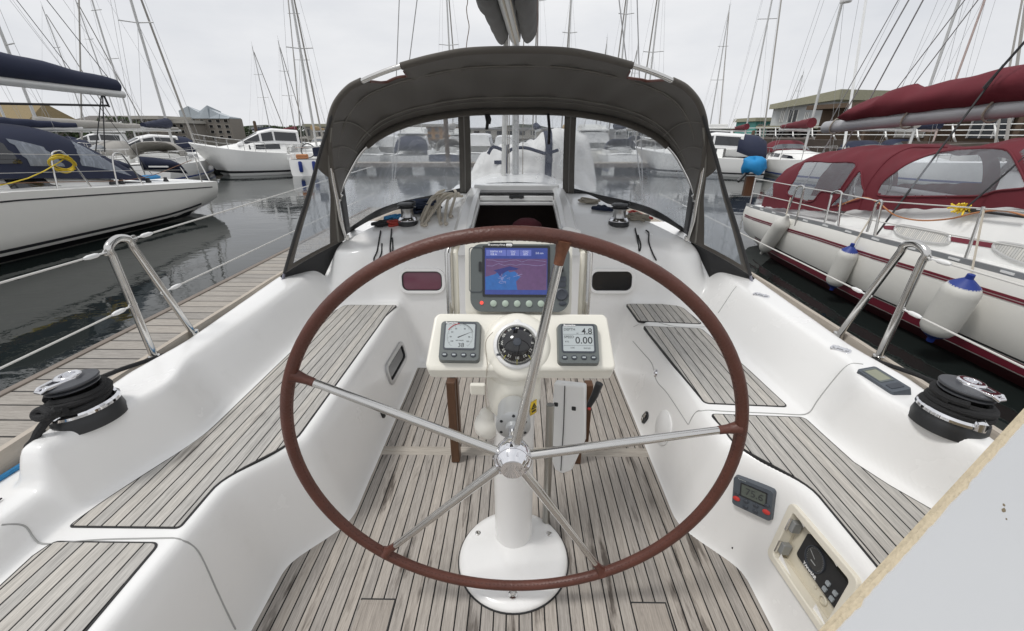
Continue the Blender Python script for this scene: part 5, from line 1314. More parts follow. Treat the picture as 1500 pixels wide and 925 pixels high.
def rails(t, rows, n=7, h=.5, mat=STEEL, t0=.02, t1=.98):
    W = WM[t]; m = MB(); N_ = len(rows)
    for s in (-1, 1):
        tops = []
        for i in range(n):
            k = int(round((t0+(t1-t0)*i/(n-1))*(N_-1))); p = V(rows[k][0]); a = W@V((s*(p.x-.05), p.y, p.z)); b_ = a+V((0, 0, h)); m.tube([a, b_], .013, 5); tops.append(b_)
        m.tube(tops, .010, 5); m.tube([p-V((0, 0, h*.5)) for p in tops], .007, 4)
    m.build('guard_rail', mat, t)
def sail_yacht(label, group, pos, rz, L=8.5, B=2.7, fb=.68, hullm=HULLW, cover=NAVY, hood=NAVY, H=11.5, stripe=None, boot=BLUEST, radar=False, boomL=3.4, detail=True, spans=((.48, .6), (.72, .45)), furl=STONEC, alu=ALUP):
    t = thing('moored_yacht', label, 'yacht', (pos[0], pos[1], WATER), group, rz)
    R_ = hull_rows(L, B, fb); add_hull(t, R_, hullm, stripe, boot)
    d = fb
    cabin(t, [(L*.30, B*.30, d-.05, d+.32), (L*.42, B*.32, d-.05, d+.36), (L*.60, B*.29, d-.02, d+.30), (L*.74, B*.16, d+.05, d+.16)], DECKW)
    m = MB(); W = WM[t]
    for s in (-1, 1): m.box((s*B*.36, L*.16, d+.10), (.16, L*.28, .26), W)
    m.build('coaming', DECKW, t, bevel=.03)
    if hood: arch_cover(t, [(L*.245, B*.33, d+.14, d+.80), (L*.30, B*.33, d+.18, d+.82), (L*.345, B*.32, d+.24, d+.70), (L*.40, B*.30, d+.30, d+.40)], hood, window=GLASSG)
    rig(t, 0, L*.56, d+.3, H, boomL=boomL, boomz=.95, cover=cover, B=B, fore=L*.43, aft=L*.55, radar=radar, spans=spans, furl=furl, alu=alu)
    if detail: rails(t, R_)
    return t
def motor_boat(label, group, pos, rz, L=7.5, B=2.7, fb=.8, hullm=HULLW, canopy=None, fly=False, boot=BLK, top=WHITEP):
    t = thing('motor_cruiser', label, 'motor boat', (pos[0], pos[1], WATER), group, rz)
    R_ = hull_rows(L, B, fb, stern=.92, rake=1.0, trs=0); R_ = [tuple((p[0], p[1], p[2]*(1+.18*i/len(R_)) if j == 0 else p[2]) for j, p in enumerate(r)) for i, r in enumerate(R_)]
    add_hull(t, R_, hullm, None, boot)
    d = fb; W = WM[t]
    o = cabin(t, [(L*.30, B*.40, d-.02, d+.55), (L*.55, B*.38, d, d+.52), (L*.72, B*.28, d+.1, d+.34), (L*.86, B*.12, d+.15, d+.22)], DECKW, win=((.08, .5),), wz=(.40, .78))
    # wheelhouse with raked screen and hard top
    rows = []
    for y, h, z0, z1 in ((L*.18, B*.37, d+.40, d+1.02), (L*.38, B*.37, d+.44, d+1.10), (L*.48, B*.35, d+.44, d+.98), (L*.66, B*.30, d+.36, d+.46)):
        rows.append([W@V(p) for p in ((-h, y, z0), (-h*.84, y, z0+(z1-z0)*.92), (-h*.5, y, z1), (h*.5, y, z1), (h*.84, y, z0+(z1-z0)*.92), (h, y, z0))])
    m = MB().grid(rows); m.poly(rows[0][::-1]); m.poly(rows[-1]); wh = m.build('wheelhouse', top, t, smooth=30, bevel=.05, seg=3)
    def panel(i, j, f0, f1, g0, g1, nm, mt=GLASSD):
        q = [(rows[i][j].lerp(rows[i+1][j], f), rows[i][j+1].lerp(rows[i+1][j+1], f)) for f in (f0, f1)]
        pts = [q[0][0].lerp(q[0][1], g0), q[1][0].lerp(q[1][1], g0), q[1][0].lerp(q[1][1], g1), q[0][0].lerp(q[0][1], g1)]
        n = (pts[1]-pts[0]).cross(pts[2]-pts[0]).normalized(); c = W@V((0, L*.35, d+.8)); n = n if n.dot(pts[0]-c) > 0 else -n
        MB().poly([p+n*.012 for p in pts]).build(nm, mt, wh, smooth=0)
    for j in (0, 4):
        panel(0, j, .10, .95, .22, .85, 'side_window'); panel(1, j, .05, .9, .22, .85, 'side_window'); panel(2, j, .05, .7, .25, .85, 'side_window')
    panel(2, 2, .10, .88, .04, .48, 'windscreen'); panel(2, 2, .10, .88, .52, .96, 'windscreen'); panel(2, 1, .1, .88, .1, .9, 'windscreen'); panel(2, 3, .1, .88, .1, .9, 'windscreen')
    if fly:
        m = MB(); m.box((0, L*.30, d+1.14), (B*.66, L*.26, .10), W); m.box((0, L*.42, d+1.32), (B*.60, .06, .34), W)
        for s in (-1, 1): m.box((s*B*.31, L*.33, d+1.28), (.06, L*.20, .26), W)
        m.build('flybridge', DECKW, t, bevel=.03)
        m = MB()
        for s in (-1, 1): m.tube([W@V((s*B*.28, L*.20, d+1.15)), W@V((s*B*.26, L*.17, d+1.75)), W@V((0, L*.16, d+1.85))], .03, 6)
        m.build('arch', WHITEP, t)
    if canopy:
        arch_cover(t, [(L*.01, B*.36, d+.05, d+.30), (L*.03, B*.38, d+.05, d+.72), (L*.09, B*.40, d+.05, d+.95), (L*.21, B*.38, d+.3, d+1.04)], canopy, 'canopy')
        g = []
        for x in (-B*.30, B*.30): g.append([W@V((x, L*.03-.03, d+.25)), W@V((x*.8, L*.055-.03, d+.80))])
        MB().grid(g).build('canopy_window', GLASSG, t)
    rails(t, R_, 7, .42, t0=.45)
    return t
def px_pos(px, Y):  # ground position that appears in pixel column px at forward distance Y
    q = at(px, 250, y=Y); return (q.x, Y)
# ------------------------------------------------------------------ white yacht with the navy cover, port side
LY = thing('moored_yacht', 'white racing yacht with navy boom cover and black hull stripes across the water to port', 'yacht', (-8.85, 10.8, WATER))
def hbL(y): return float(np.interp(y, [-3, 0, 3, 6.3, 8.6, 9.8, 10.6, 11.0], [.2, .72, 1.10, 1.30, 1.40, 1.40, 1.37, 1.30]))
def shL(y): return float(np.interp(y, [-3, 3, 6.4, 9, 11.0], [.66, .54, .46, .29, .15]))
lx = -8.85; rows = []
for y in np.linspace(-3, 11.0, 44):
    h, s = hbL(y), shL(y); e = ss(9.4, 11.0, y)
    rows.append([(h, s), (h*1.0, s-.05), (h*.99, lerp(-.15, -.02, e)), (h*.93, lerp(-.42, -.22, e)), (h*.72, lerp(-.62, -.40, e)), (0, lerp(-.95, -.52, e))] + [y])
full = [[V((lx-h, r[-1], z)) for h, z in r[:-1]]+[V((lx+h, r[-1], z)) for h, z in r[:-1][::-1]] for r in rows]
m = MB().grid(full); m.poly(full[-1]); m.build('hull', HULLC, LY, smooth=50)
MB().grid([[r[0], r[0].lerp(r[-1], .06)+V((0, 0, .012)), r[0].lerp(r[-1], .3)+V((0, 0, .05)), r[0].lerp(r[-1], .5)+V((0, 0, .06)), r[0].lerp(r[-1], .7)+V((0, 0, .05)), r[0].lerp(r[-1], .94)+V((0, 0, .012)), r[-1]] for r in full]).build('deck', DECKW, LY, smooth=50)
def strip(zf, dz, mat, nm, y0=-3, y1=10.7, k=1.0):
    m = MB()
    for s in (-1, 1):
        g = []
        for y in np.linspace(y0, y1, 40):
            h = hbL(y); z = zf(y)
            w = lambda zz: h*(1.0 if zz > -.1 else float(np.interp(zz, [-.62, -.42, -.15], [.72, .93, .99])))
            g.append([V((lx+s*(w(z)+.007), y, z)), V((lx+s*(w(z-dz)+.007), y, z-dz))])
        m.grid(g)
    return m.build(nm, mat, LY, smooth=60)
strip(lambda y: shL(y)-.11, .022, BLK, 'sheer_stripe')
strip(lambda y: -.33+.10*ss(9, 10.8, y), .045, BLK, 'boot_stripe', y1=10.2); strip(lambda y: -.42+.10*ss(9, 10.8, y), .12, BLK, 'antifouling_band', y1=9.9)
cabin(LY, [(-9.8, .40, .95, 1.12), (-8.0, .66, .98, 1.30), (-5.5, .85, .96, 1.32), (-3.6, .95, .90, 1.26), (-2.2, .95, .85, .98)], DECKW, win=((.52, .70), (.76, .90)), wz=(.28, .66))
# cockpit canopy in navy canvas: open side panel, clear triangle towards the stern
W = WM[LY]
sec_ = [(-5.4, .90, 1.20, 1.72), (-4.6, .94, 1.20, 1.92), (-3.7, .96, 1.14, 1.98), (-2.9, .96, 1.06, 1.92), (-2.3, .95, 1.0, 1.66), (-1.65, .94, .90, 1.20), (-1.35, .93, .86, .94)]
rws = []
for y, h, z0, z1 in sec_: rws.append([W@V((-h*math.copysign(abs(math.cos(u))**.5, math.cos(u)), y, z0+(z1-z0)*abs(math.sin(u))**.7)) for u in np.linspace(0, PI, 25)])
rws2 = []
for i in range(len(rws[0])): rws2.append(catmull([r[i] for r in rws], 6))
rws = [[rws2[i][k] for i in range(len(rws2))] for k in range(len(rws2[0]))]
def polyin(p, poly):
    c = False; n = len(poly)
    for i in range(n):
        a, b = poly[i], poly[i-1]
        if (a[1] > p[1]) != (b[1] > p[1]) and p[0] < (b[0]-a[0])*(p[1]-a[1])/(b[1]-a[1])+a[0]: c = not c
    return c
def pix(p):
    q = ROT.transposed() @ (p-CAM); return (750+FPX*q.x/(-q.z), 462.5-FPX*q.y/(-q.z))
def split_cover(rows, polys, mats, names, parent, base_name, base_mat, side, mirror=None):
    """a fine sheet cut into canvas and see-through panes along outlines on its visible side"""
    np_ = len(polys); fm = [MB() for _ in range(np_*2+1)]; used = [dict() for _ in fm]; m_, n_ = len(rows), len(rows[0])
    pixc = [[pix(p) for p in r] for r in rows]
    pixm = mirror is not None
    for i in range(m_-1):
        for k in range(n_-1):
            c = sum((V(pixc[a][b]) for a, b in ((i, k), (i+1, k), (i, k+1), (i+1, k+1))), V((0, 0)))/4
            w = 0
            if side(k, n_):
                for q, poly in enumerate(polys):
                    if polyin(c, poly): w = q+1
            elif pixm:
                yy = rows[i][k].y; hf = (n_-1-k)/n_
                for q, (ya, yb, ha, hb_) in enumerate(mirror):
                    if ya < yy < yb and ha < hf < hb_: w = np_+q+1
            d = used[w]; idx = []
            for a, b in ((i, k), (i, k+1), (i+1, k+1), (i+1, k)):
                if (a, b) not in d: d[(a, b)] = len(fm[w].v); fm[w].v.append(rows[a][b])
                idx.append(d[(a, b)])
            fm[w].f.append(tuple(idx))
    o = fm[0].build(base_name, base_mat, parent, smooth=60)
    for q in range(np_*2):
        F = fm[q+1].f
        if not F: continue
        par = list(range(len(fm[q+1].v)))
        def find(a):
            while par[a] != a: par[a] = par[par[a]]; a = par[a]
            return a
        for f in F:
            for a in f[1:]: par[find(a)] = find(f[0])
        gr = {}
        for f in F: gr.setdefault(find(f[0]), []).append(f)
        for fs in gr.values():
            if len(fs) < 6: continue
            mp_ = {}; mm = MB()
            for f in fs:
                for a in f:
                    if a not in mp_: mp_[a] = len(mm.v); mm.v.append(fm[q+1].v[a])
                mm.f.append(tuple(mp_[a] for a in f))
            mm.build(names[q % np_], mats[q % np_], o, smooth=60)
    return o
def refine(rows, a, b):
    r1 = [catmull(r, b) for r in rows]; n = len(r1[0])
    colsx = [catmull([r[i] for r in r1], a) for i in range(n)]
    return [[colsx[i][k] for i in range(n)] for k in range(len(colsx[0]))]
rwl = refine(rws, 3, 3)
CNL = MB().grid(rwl).build('cockpit_canopy', NAVY, LY, smooth=60)
def sample(rows, y, h):     # point on the sheet at forward position y and height fraction h from the near edge
    ky = min(range(len(rows)), key=lambda i: abs(rows[i][len(rows[0])//2].y-y)); r = rows[ky]; f = (len(r)-1)*(1-h); k = int(min(len(r)-2, f)); return r[k].lerp(r[k+1], f-k)
def pane(c, mat, nm, n=10):
    g = []
    for i in range(n+1):
        row = []
        for j in range(n+1):
            u, v = i/n, j/n; y = (1-u)*(1-v)*c[0][0]+u*(1-v)*c[1][0]+u*v*c[2][0]+(1-u)*v*c[3][0]; h = (1-u)*(1-v)*c[0][1]+u*(1-v)*c[1][1]+u*v*c[2][1]+(1-u)*v*c[3][1]
            q = sample(rwl, y, h); row.append(q + (q-V((lx, q.y, .9))).normalized()*.014)
        g.append(row)
    return MB().grid(g).build(nm, mat, CNL, smooth=60)
pane(((5.6, .05), (7.05, .05), (6.9, .20), (5.6, .25)), GLASSD, 'canopy_window'); pane(((7.15, .04), (7.7, .04), (7.5, .15), (7.05, .21)), VINYLS, 'canopy_window'); pane(((8.0, .05), (9.0, .04), (8.25, .25), (8.15, .27)), VINYLS, 'canopy_window')
# boom and cover
b0, b1 = V((lx, 10.55, 2.06)), V((lx, 3.2, 2.16))
MB().tube([b0, b1], .075, 12).build('boom', pm('white boom', (.62, .62, .61), .4, .2), LY)
rows = []
for k, f in enumerate(np.linspace(.01, 1, 30)):
    p = b0.lerp(b1, f); hh = .22+.20*min(1, f*3)+.015*math.sin(k*1.3); rows.append([p+V((.17*math.cos(a)*(.55+.45*min(1, f*4)), 0, .05+hh*(.5+.5*math.sin(a)) - .03*math.sin(a*3)*.3)) for a in np.linspace(0, 2*PI, 19)[:-1]])
m = MB().grid(rows, True); m.poly(rows[0]); m.build('sail_cover', NAVY, LY, smooth=60)
MB().tube([V((lx, 3.0, .8)), V((lx, 3.0, 12)), V((lx, 3.1, 14))], .08, 10).build('mast', ALUP, LY)
m = MB()
m.tube([b0+V((0, -.1, .1)), V((lx, 3.3, 13))], .007, 5); m.tube([V((lx, 10.7, .25)), V((lx, 3.1, 14))], .006, 5)
m.tube([b0+V((0, -.5, 0)), V((lx+.1, 9.5, .9))], .012, 5); m.tube([b0+V((0, -.52, 0)), V((lx-.05, 9.45, .9))], .012, 5); m.tube([b0+V((0, -.5, -.25)), V((lx+.05, 3.4, 1.55))], .022, 5)
m.tube([b0+V((0, -.5, 0)), b0+V((.04, -.5, -.28))], .02, 5)
m.build('boom_lines', BLKW, LY)
# deck gear of that yacht
for k, y in enumerate((7.4, 8.45)):
    x = lx+hbL(y)-.06; z = shL(y); MB().tube(catmull([V((x, y-.28, z)), V((x-.02, y-.16, z+.50)), V((x-.02, y-.02, z+.60)), V((x-.02, y+.10, z+.52)), V((x, y+.30, z))], 6), .014, 8).build('gate_frame', STEEL, LY)
m = MB()
x = lx+hbL(10.5)-.06; z = shL(10.5); m.tube([V((x, 10.45, z)), V((x, 10.45, z+.55))], .013, 6); m.tube([V((x+.02, 10.7, z)), V((x-.12, 10.7, z+.5))], .013, 6); m.build('stanchion', STEEL, LY)
m = MB()
for dz in (.55, .28): m.tube([V((lx+hbL(y)-.07, y, shL(y)+dz)) for y in (4, 6, 8.0, 9.2, 10.45)], .006, 4)
m.build('lifeline', WIRE, LY)
m = MB()
for i, (y, xo) in enumerate(((8.6, .35), (9.3, .4), (9.9, .5), (8.3, .25))):
    p = V((lx+hbL(y)-xo, y, shL(y)+.03)); m.lathe([(.05, 0), (.05, .03), (.03, .06), (.04, .09), (0, .10)], T(*p), 12)
m.build('winch', BLACKP, LY)
P = [V((lx+hbL(7.4)-.1+.10*math.cos(a*1.0)+.02*math.sin(.37*a), 7.4+(.17+.03*math.sin(.6*a))*math.sin(a)+.03*math.sin(.31*a), shL(7.4)+.40+.03*math.sin(.43*a)+.12*math.cos(a*1.0+.6))) for a in np.linspace(0, 14*PI, 130)] + [V((lx+hbL(7)-.1, 6.8, shL(7)+.2)), V((lx+hbL(6)-.15, 6.0, shL(6)+.06)), V((lx+hbL(5)-.15, 4.8, shL(5)+.05))]
tag(MB().tube(catmull(P, 3), .0085, 6).build('hose', YHOSE), 'coiled yellow hose hung on the gate frame of the white racing yacht', 'hose')
P = [V((lx+hbL(y)-.12, y, shL(y)+z)) for y, z in ((4.5, .12), (6.5, .12), (8.3, .10), (9.1, .18), (9.8, .35), (10.4, .50))]
tag(MB().tube(catmull(P, 4), .006, 6).build('rope', pm('rust brown line', (.22, .11, .06), .8)), 'thin rust brown rope stretched along the deck of the white racing yacht', 'rope')
tag(MB().lathe([(0, 0), (.16, .01), (.17, .05), (.12, .09), (0, .1)], T(lx+.5, 9.95, .30)@Matrix.Diagonal((1, 1.5, 1, 1)), 14).build('rope', ROPEBL), 'small blue rope coil on the aft deck of the white racing yacht', 'rope')
LG = MB().lathe([(.02, 0), (.02, .003), (0, .004)], T(0, 0, 0), 8)

# ------------------------------------------------------------------ red canopied yacht, starboard side
RY = thing('moored_yacht', 'white yacht with burgundy cockpit canopy, burgundy boom cover and stripes alongside to starboard', 'yacht', (4.9, 7.65, WATER))
rx = 4.9
def hbR(y): return float(np.interp(y, [-2.4, -1.4, 0, 2.5, 4.4, 6.2, 7.2, 7.7], [.03, .38, .78, 1.12, 1.17, 1.08, .98, .88]))
def shR(y): return float(np.interp(y, [-2.4, 0, 2.5, 3.8, 5.3, 7.7], [.56, .36, .27, .245, .20, .085]))
def rowR(y, k=0):
    h, s = hbR(y), shR(y); e = ss(6.2, 7.7, y)
    return [(h-.03, s), (h, s-.10), (h*1.005, lerp(-.10, -.10, e)), (h*.95, lerp(-.42, -.33, e)), (h*.78, lerp(-.62, -.46, e)), (0, lerp(-.95, -.62, e))]
yl = np.linspace(-2.4, 7.7, 44)
full = [[V((rx-h, y - (.10*(s_-z)/.6 if y > 7.6 else 0), z)) for h, z in rowR(y) for s_ in (shR(y),)]+[V((rx+h, y, z)) for h, z in rowR(y)[::-1]] for y in yl]
m = MB().grid(full); m.poly(full[-1]); m.build('hull', HULLC, RY, smooth=50)
MB().grid([[r[0]+V((0, 0, -.004)), r[0].lerp(r[-1], .1)+V((0, 0, .01)), r[0].lerp(r[-1], .3)+V((0, 0, .03)), r[0].lerp(r[-1], .7)+V((0, 0, .03)), r[0].lerp(r[-1], .9)+V((0, 0, .01)), r[-1]+V((0, 0, -.004))] for r in full]).build('deck', DECKW, RY, smooth=50)
def stripR(z0, z1, mat, nm, y0=-2.3, y1=7.55):
    m = MB()
    for s in (-1, 1):
        g = []
        for y in np.linspace(y0, y1, 44):
            rw = rowR(y); hh = [q[0] for q in rw[:5]][::-1]; zz = [q[1] for q in rw[:5]][::-1]; g.append([V((rx+s*(float(np.interp(z, zz, hh))+.006), y, z)) for z in (z0(y), z1(y))])
        m.grid(g)
    m.build(nm, mat, RY, smooth=60)
stripR(lambda y: shR(y)-.125, lambda y: shR(y)-.148, REDST, 'cove_stripe'); stripR(lambda y: shR(y)-.155, lambda y: shR(y)-.168, REDST, 'cove_stripe')
stripR(lambda y: -.30, lambda y: -.315, BLK, 'boot_line', y1=7.0); stripR(lambda y: -.325, lambda y: -.41, REDST, 'boot_stripe', y1=7.0); stripR(lambda y: -.42, lambda y: -.60, pm('burgundy antifouling', (.06, .008, .012), .6), 'antifouling', y1=6.6)
m = MB()
for s in (-1, 1):
    m.grid([[V((rx+s*(hbR(y)-.03), y, shR(y)-.004)), V((rx+s*(hbR(y)-.028), y, shR(y)+.045)), V((rx+s*(hbR(y)-.055), y, shR(y)+.045)), V((rx+s*(hbR(y)-.058), y, shR(y)-.004))] for y in yl])
RAIL = m.build('toe_rail', pm('grey alloy rail', (.40, .41, .42), .5, .6), RY, smooth=30)
m = MB()
for y in np.arange(1.5, 7.5, .42):
    m.box((rx-hbR(y)+.027, y, shR(y)+.022), (.006, .10, .018))
m.build('rail_slot', WHITEP, RAIL, smooth=0)
def trunkR(y): return float(np.interp(y, [-.8, .6, 2.2, 3.0, 3.9, 4.6, 5.4], [.35, .62, .78, .80, .78, .74, .62]))
CT = []
for y in np.linspace(-.8, 5.5, 24):
    h = float(np.interp(y, [-.8, 1, 3, 5.5], [.35, .70, .82, .80])); z1 = float(np.interp(y, [-.8, .6, 3.0, 3.9, 4.6, 5.5], [.50, .66, .76, .66, .55, .42])); z0 = shR(y)+.01
    CT.append([V((rx-h-.03, y, z0)), V((rx-h+.02, y, z0+(z1-z0)*.45)), V((rx-h+.12, y, z1-.015)), V((rx-h+.22, y, z1+.01)), V((rx, y, z1+.06)), V((rx+h-.22, y, z1+.01)), V((rx+h-.12, y, z1-.015)), V((rx+h+.03, y, z0))])
m = MB().grid(CT); m.poly(CT[-1]); TR = m.build('cabin_trunk', DECKW, RY, smooth=50, bevel=0)
BLIND = teak('white blinds', .022, .003, (.62, .62, .60), axis='Y', stain=0, grain=.2, seamc=(.2, .2, .2))
TREE = None
def on_trunk(px, py):
    bvh = on_trunk.b; h = bvh.ray_cast(CAM, ray(px, py).normalized()); return h[0], h[1]
vs = [p for r in CT for p in r]; n8 = 8
on_trunk.b = BVHTree.FromPolygons(vs, [(i*n8+k, i*n8+k+1, (i+1)*n8+k+1, (i+1)*n8+k) for i in range(len(CT)-1) for k in range(n8-1)])
def trunk_window(pts):
    P = []
    for p in pts:
        h = on_trunk(*p)
        if h[0] is None: return
        P.append(h[0]+h[1]*(.006 if h[1].dot(CAM-h[0]) > 0 else -.006))
    c = sum(P, V())/len(P); PP = catmull(P, 5, True)
    f = MB().tube(PP, .014, 8, True).build('cabin_window', pm('window rim', (.55, .55, .54), .4, .3), TR)
    PI_ = [c+(p-c)*.98 for p in PP]; MB().add([c]+PI_, [(0, i+1, (i+1) % len(PI_)+1) for i in range(len(PI_))]).build('blind', BLIND, f, smooth=0)
trunk_window([(1247, 323), (1275, 323), (1289, 330), (1286, 338), (1262, 338)])
trunk_window([(1312, 336), (1324, 331), (1385, 343), (1391, 350), (1386, 358), (1350, 354), (1320, 346)])
trunk_window([(1458, 366), (1468, 356), (1540, 370), (1560, 384), (1550, 398), (1490, 384)])
def trunk_band(pts):
    P = []
    for p in pts:
        h = on_trunk(*p)
        if h[0] is None: return
        P.append(h[0]+h[1]*(.004 if h[1].dot(CAM-h[0]) > 0 else -.004))
    MB().poly(P).build('cabin_stripe', REDST, TR, smooth=0)
trunk_band([(1292, 331), (1311, 331), (1312, 338), (1296, 336)]); trunk_band([(1394, 347), (1464, 358), (1460, 365), (1393, 354)])
# burgundy canopy
st = [(7.42, .72, .13, .30), (7.30, .80, .14, .62), (7.10, .82, .16, .86), (6.7, .84, .20, 1.02), (6.2, .84, .26, 1.10), (5.7, .83, .33, 1.14), (5.2, .82, .42, 1.13), (4.85, .81, .48, 1.12), (4.5, .80, .55, 1.18), (4.1, .78, .62, 1.235), (3.6, .76, .70, 1.25), (3.1, .74, .76, 1.24), (2.7, .72, .78, 1.16), (2.35, .66, .78, .84)]
rws = []
for y, h, z0, z1 in st: rws.append([V((rx-h*math.copysign(abs(math.cos(u))**.55, math.cos(u)), y, z0+(z1-z0)*abs(math.sin(u))**.72)) for u in np.linspace(0, PI, 29)])
rws = refine(rws, 20, 5)
for i, r in enumerate(rws):
    for k, p in enumerate(r): p.z += .012*math.sin(i*.21+.15*k)*math.sin(PI*k/len(r))+.007*math.sin(i*.33-.16*k)+.004*math.sin(i*.71+.3*k)
w1 = [(1153, 284), (1165, 262), (1179, 238), (1215, 238), (1254, 240), (1239, 266), (1226, 282), (1204, 281), (1192, 294), (1180, 295)]
w1b = [(1259, 251), (1263, 270), (1266, 289), (1240, 297), (1217, 302), (1234, 283)]
w2 = [(1285, 283), (1292, 268), (1306, 256), (1330, 240), (1360, 228), (1392, 221), (1430, 218), (1466, 218), (1480, 224), (1492, 245), (1504, 272), (1500, 276), (1460, 280), (1436, 287), (1380, 288), (1300, 288)]
w3 = [(1494, 222), (1502, 216), (1700, 200), (1700, 280), (1520, 274), (1506, 250)]
w0 = [(1119, 287), (1127, 262), (1133, 258), (1132, 288)]
CANO = split_cover(rws, [w1, w1b, w2, w3, w0], [VINYLR]*5, ['canopy_window']*5, RY, 'cockpit_canopy', BURG, lambda k, n: k < n*.5, [(5.5, 6.7, .10, .30), (4.9, 5.3, .10, .28), (2.9, 4.6, .09, .31)])
for poly in (w1, w2, w1b):
    pass
m = MB(); P = []
bv = BVHTree.FromPolygons([p for r in rws for p in r], [(i*len(rws[0])+k, i*len(rws[0])+k+1, (i+1)*len(rws[0])+k+1, (i+1)*len(rws[0])+k) for i in range(len(rws)-1) for k in range(len(rws[0])-1)])
for poly in (w1, w1b, w2):
    Q = []
    for p in catmull([V((a, b, 0)) for a, b in poly], 5, True):
        h = bv.ray_cast(CAM, ray(p.x, p.y).normalized())
        if h[0]: Q.append(h[0]-ray(p.x, p.y).normalized()*.006)
    if len(Q) > 8: m.tube(Q, .010, 6, True)
m.tube([r[len(r)//6] for r in rws[0:0]] or [p+V((0, 0, .004)) for p in rws[120][:len(rws[120])//2]], .012, 6)
m.build('canvas_binding', BURG, CANO)
# things glimpsed inside: wheel and seat
MB().tube([V((rx-.2+.0*a, 5.9+.30*math.cos(a), .62+.30*math.sin(a))) for a in np.linspace(0, 2*PI, 33)[:-1]], .014, 8, True).build('cockpit_wheel', STEEL, RY)
m = MB(); m.box((rx+.45, 5.8, .42), (.5, 2.0, .25)); m.box((rx, 4.0, .85), (.9, .3, .2)); m.build('cockpit_seat', DECKW, RY, bevel=.03)
MB().box((rx+.1, 3.6, 1.0), (.10, .12, .55), None).build('hood_post', BLKW, RY)
# boom, cover, lazy jacks
b0, b1 = V((rx, 7.45, 1.35)), V((rx, 2.6, 1.60))
def bl(y): return b0.lerp(b1, (7.45-y)/4.85)
rows = []
for f in np.linspace(0, 1, 10):
    p = b0.lerp(b1, f); rows.append([p+V((.066*math.cos(a), 0, .085*math.sin(a))) for a in np.linspace(0, 2*PI, 17)[:-1]])
m = MB().grid(rows, True); m.poly(rows[0]); m.poly(rows[-1][::-1]); BM = m.build('boom', pm('dull grey boom', (.40, .40, .41), .38, .3), RY)
m = MB()
for y in (7.2, 5.9, 4.9): MB().tube([bl(y)+V((.085*math.cos(a), .02*math.sin(a*2), .11*math.sin(a))) for a in np.linspace(0, 2*PI, 17)[:-1]], .011, 6, True).build('sail_tie', ROPEG, BM)
rows = []
for k, y in enumerate(np.linspace(6.98, 2.6, 40)):
    f = (6.98-y)/4.38; p = bl(y); hh = float(np.interp(f, [0, .03, .10, .35, .6, 1], [.10, .20, .27, .31, .36, .42])) + (.05 if abs(f-.165) < .02 or abs(f-.215) < .02 or abs(f-.69) < .03 else 0)
    r = []
    for a in np.linspace(0, 2*PI, 23)[:-1]:
        w = .17*(1+.06*math.sin(k*.9+3*a)); zc = hh*.5; r.append(p+V((w*math.cos(a)*(1-.35*max(0, math.sin(a))), 0, .055+zc+zc*math.sin(a)+.008*math.sin(1.3*k+2*a))))
    rows.append(r)
m = MB().grid(rows, True); m.poly(rows[0]); m.poly(rows[-1][::-1]); m.build('sail_cover', BURG, RY, smooth=60)
MB().tube([V((rx, 2.35, .7)), V((rx, 2.35, 12))], .085, 10).build('mast', ALUP, RY)
m = MB()
for y, t_ in ((6.26, (rx, 2.4, 7.5)), (6.02, (rx, 2.4, 7.6)), (3.97, (rx, 2.4, 7.7))):
    p = bl(y)+V((0, 0, float(np.interp((6.98-y)/4.38, [.1, .35, .6], [.36, .38, .44])))); m.tube([p, V(t_)], .006, 5)
m.tube([bl(7.4), V((rx, 2.4, 11.8))], .006, 5); m.tube([V((rx, 7.65, .3)), V((rx, 2.35, 11.9))], .009, 5); m.tube([V((rx+.3, 7.6, .3)), V((rx+.0, 6.0, 3.5))], .009, 5)
m.build('boom_lines', RIG, RY)
def rline(p0, x0, p1, x1, r, nm, mat): return MB().tube([at(*p0, x=x0), at(*p1, x=x1)], r, 5).build(nm, mat, RY)
rline((1283, 345), 3.85, (1470, 95), 4.75, .010, 'shroud', BLKW); rline((1270, 357), 3.85, (1284, 343), 3.85, .016, 'shroud', STEEL); rline((1440, 130), 4.6, (1520, 40), 4.75, .012, 'shroud', BLKW)
rline((1415, 305), 4.0, (1530, 205), 4.3, .008, 'shroud', BLKW)
# stanchions and rails
def stn(b, tp, r=.012, x=3.82): MB().tube([at(*b, x=x), at(*tp, x=x+.02)], r, 8).build('stanchion', STEEL, RY)
def ugate(b0_, b1_, t0_, t1_, x=3.82):
    a, b, c, d = at(*b0_, x=x), at(*b1_, x=x), at(*t0_, x=x+.02), at(*t1_, x=x+.02)
    MB().tube([a]+catmull([a.lerp(c, .9), c, (c+d)/2+V((0, 0, .025)), d, b.lerp(d, .9)], 5)+[b], .013, 8).build('gate_frame', STEEL, RY)
ugate((1152, 312), (1165, 331), (1168, 275), (1178, 275)); ugate((1204, 342), (1226, 349), (1219, 284), (1233, 283)); ugate((1270, 340), (1281, 345), (1284, 298), (1292, 297)); stn((1411, 388), (1441, 303)); stn((1098, 302), (1107, 262), x=3.98)
m = MB()
for pts, x in (([(1106, 262), (1172, 274), (1226, 283), (1288, 295), (1441, 306), (1560, 315)], 3.84), ([(1102, 283), (1160, 296), (1216, 310), (1282, 324), (1425, 350), (1560, 374)], 3.84)): m.tube([at(*p, x=x) for p in pts], .006, 5)
m.build('lifeline', WIRE, RY)
P = [at(*p, x=3.9) for p in ((1228, 302), (1262, 290), (1286, 297), (1310, 315), (1345, 323), (1390, 321), (1430, 312), (1470, 309), (1520, 322))]
tag(MB().tube(catmull(P, 6), .0075, 6).build('rope', ROPEO), 'orange line strung along the guard rail of the burgundy canopied yacht', 'rope')
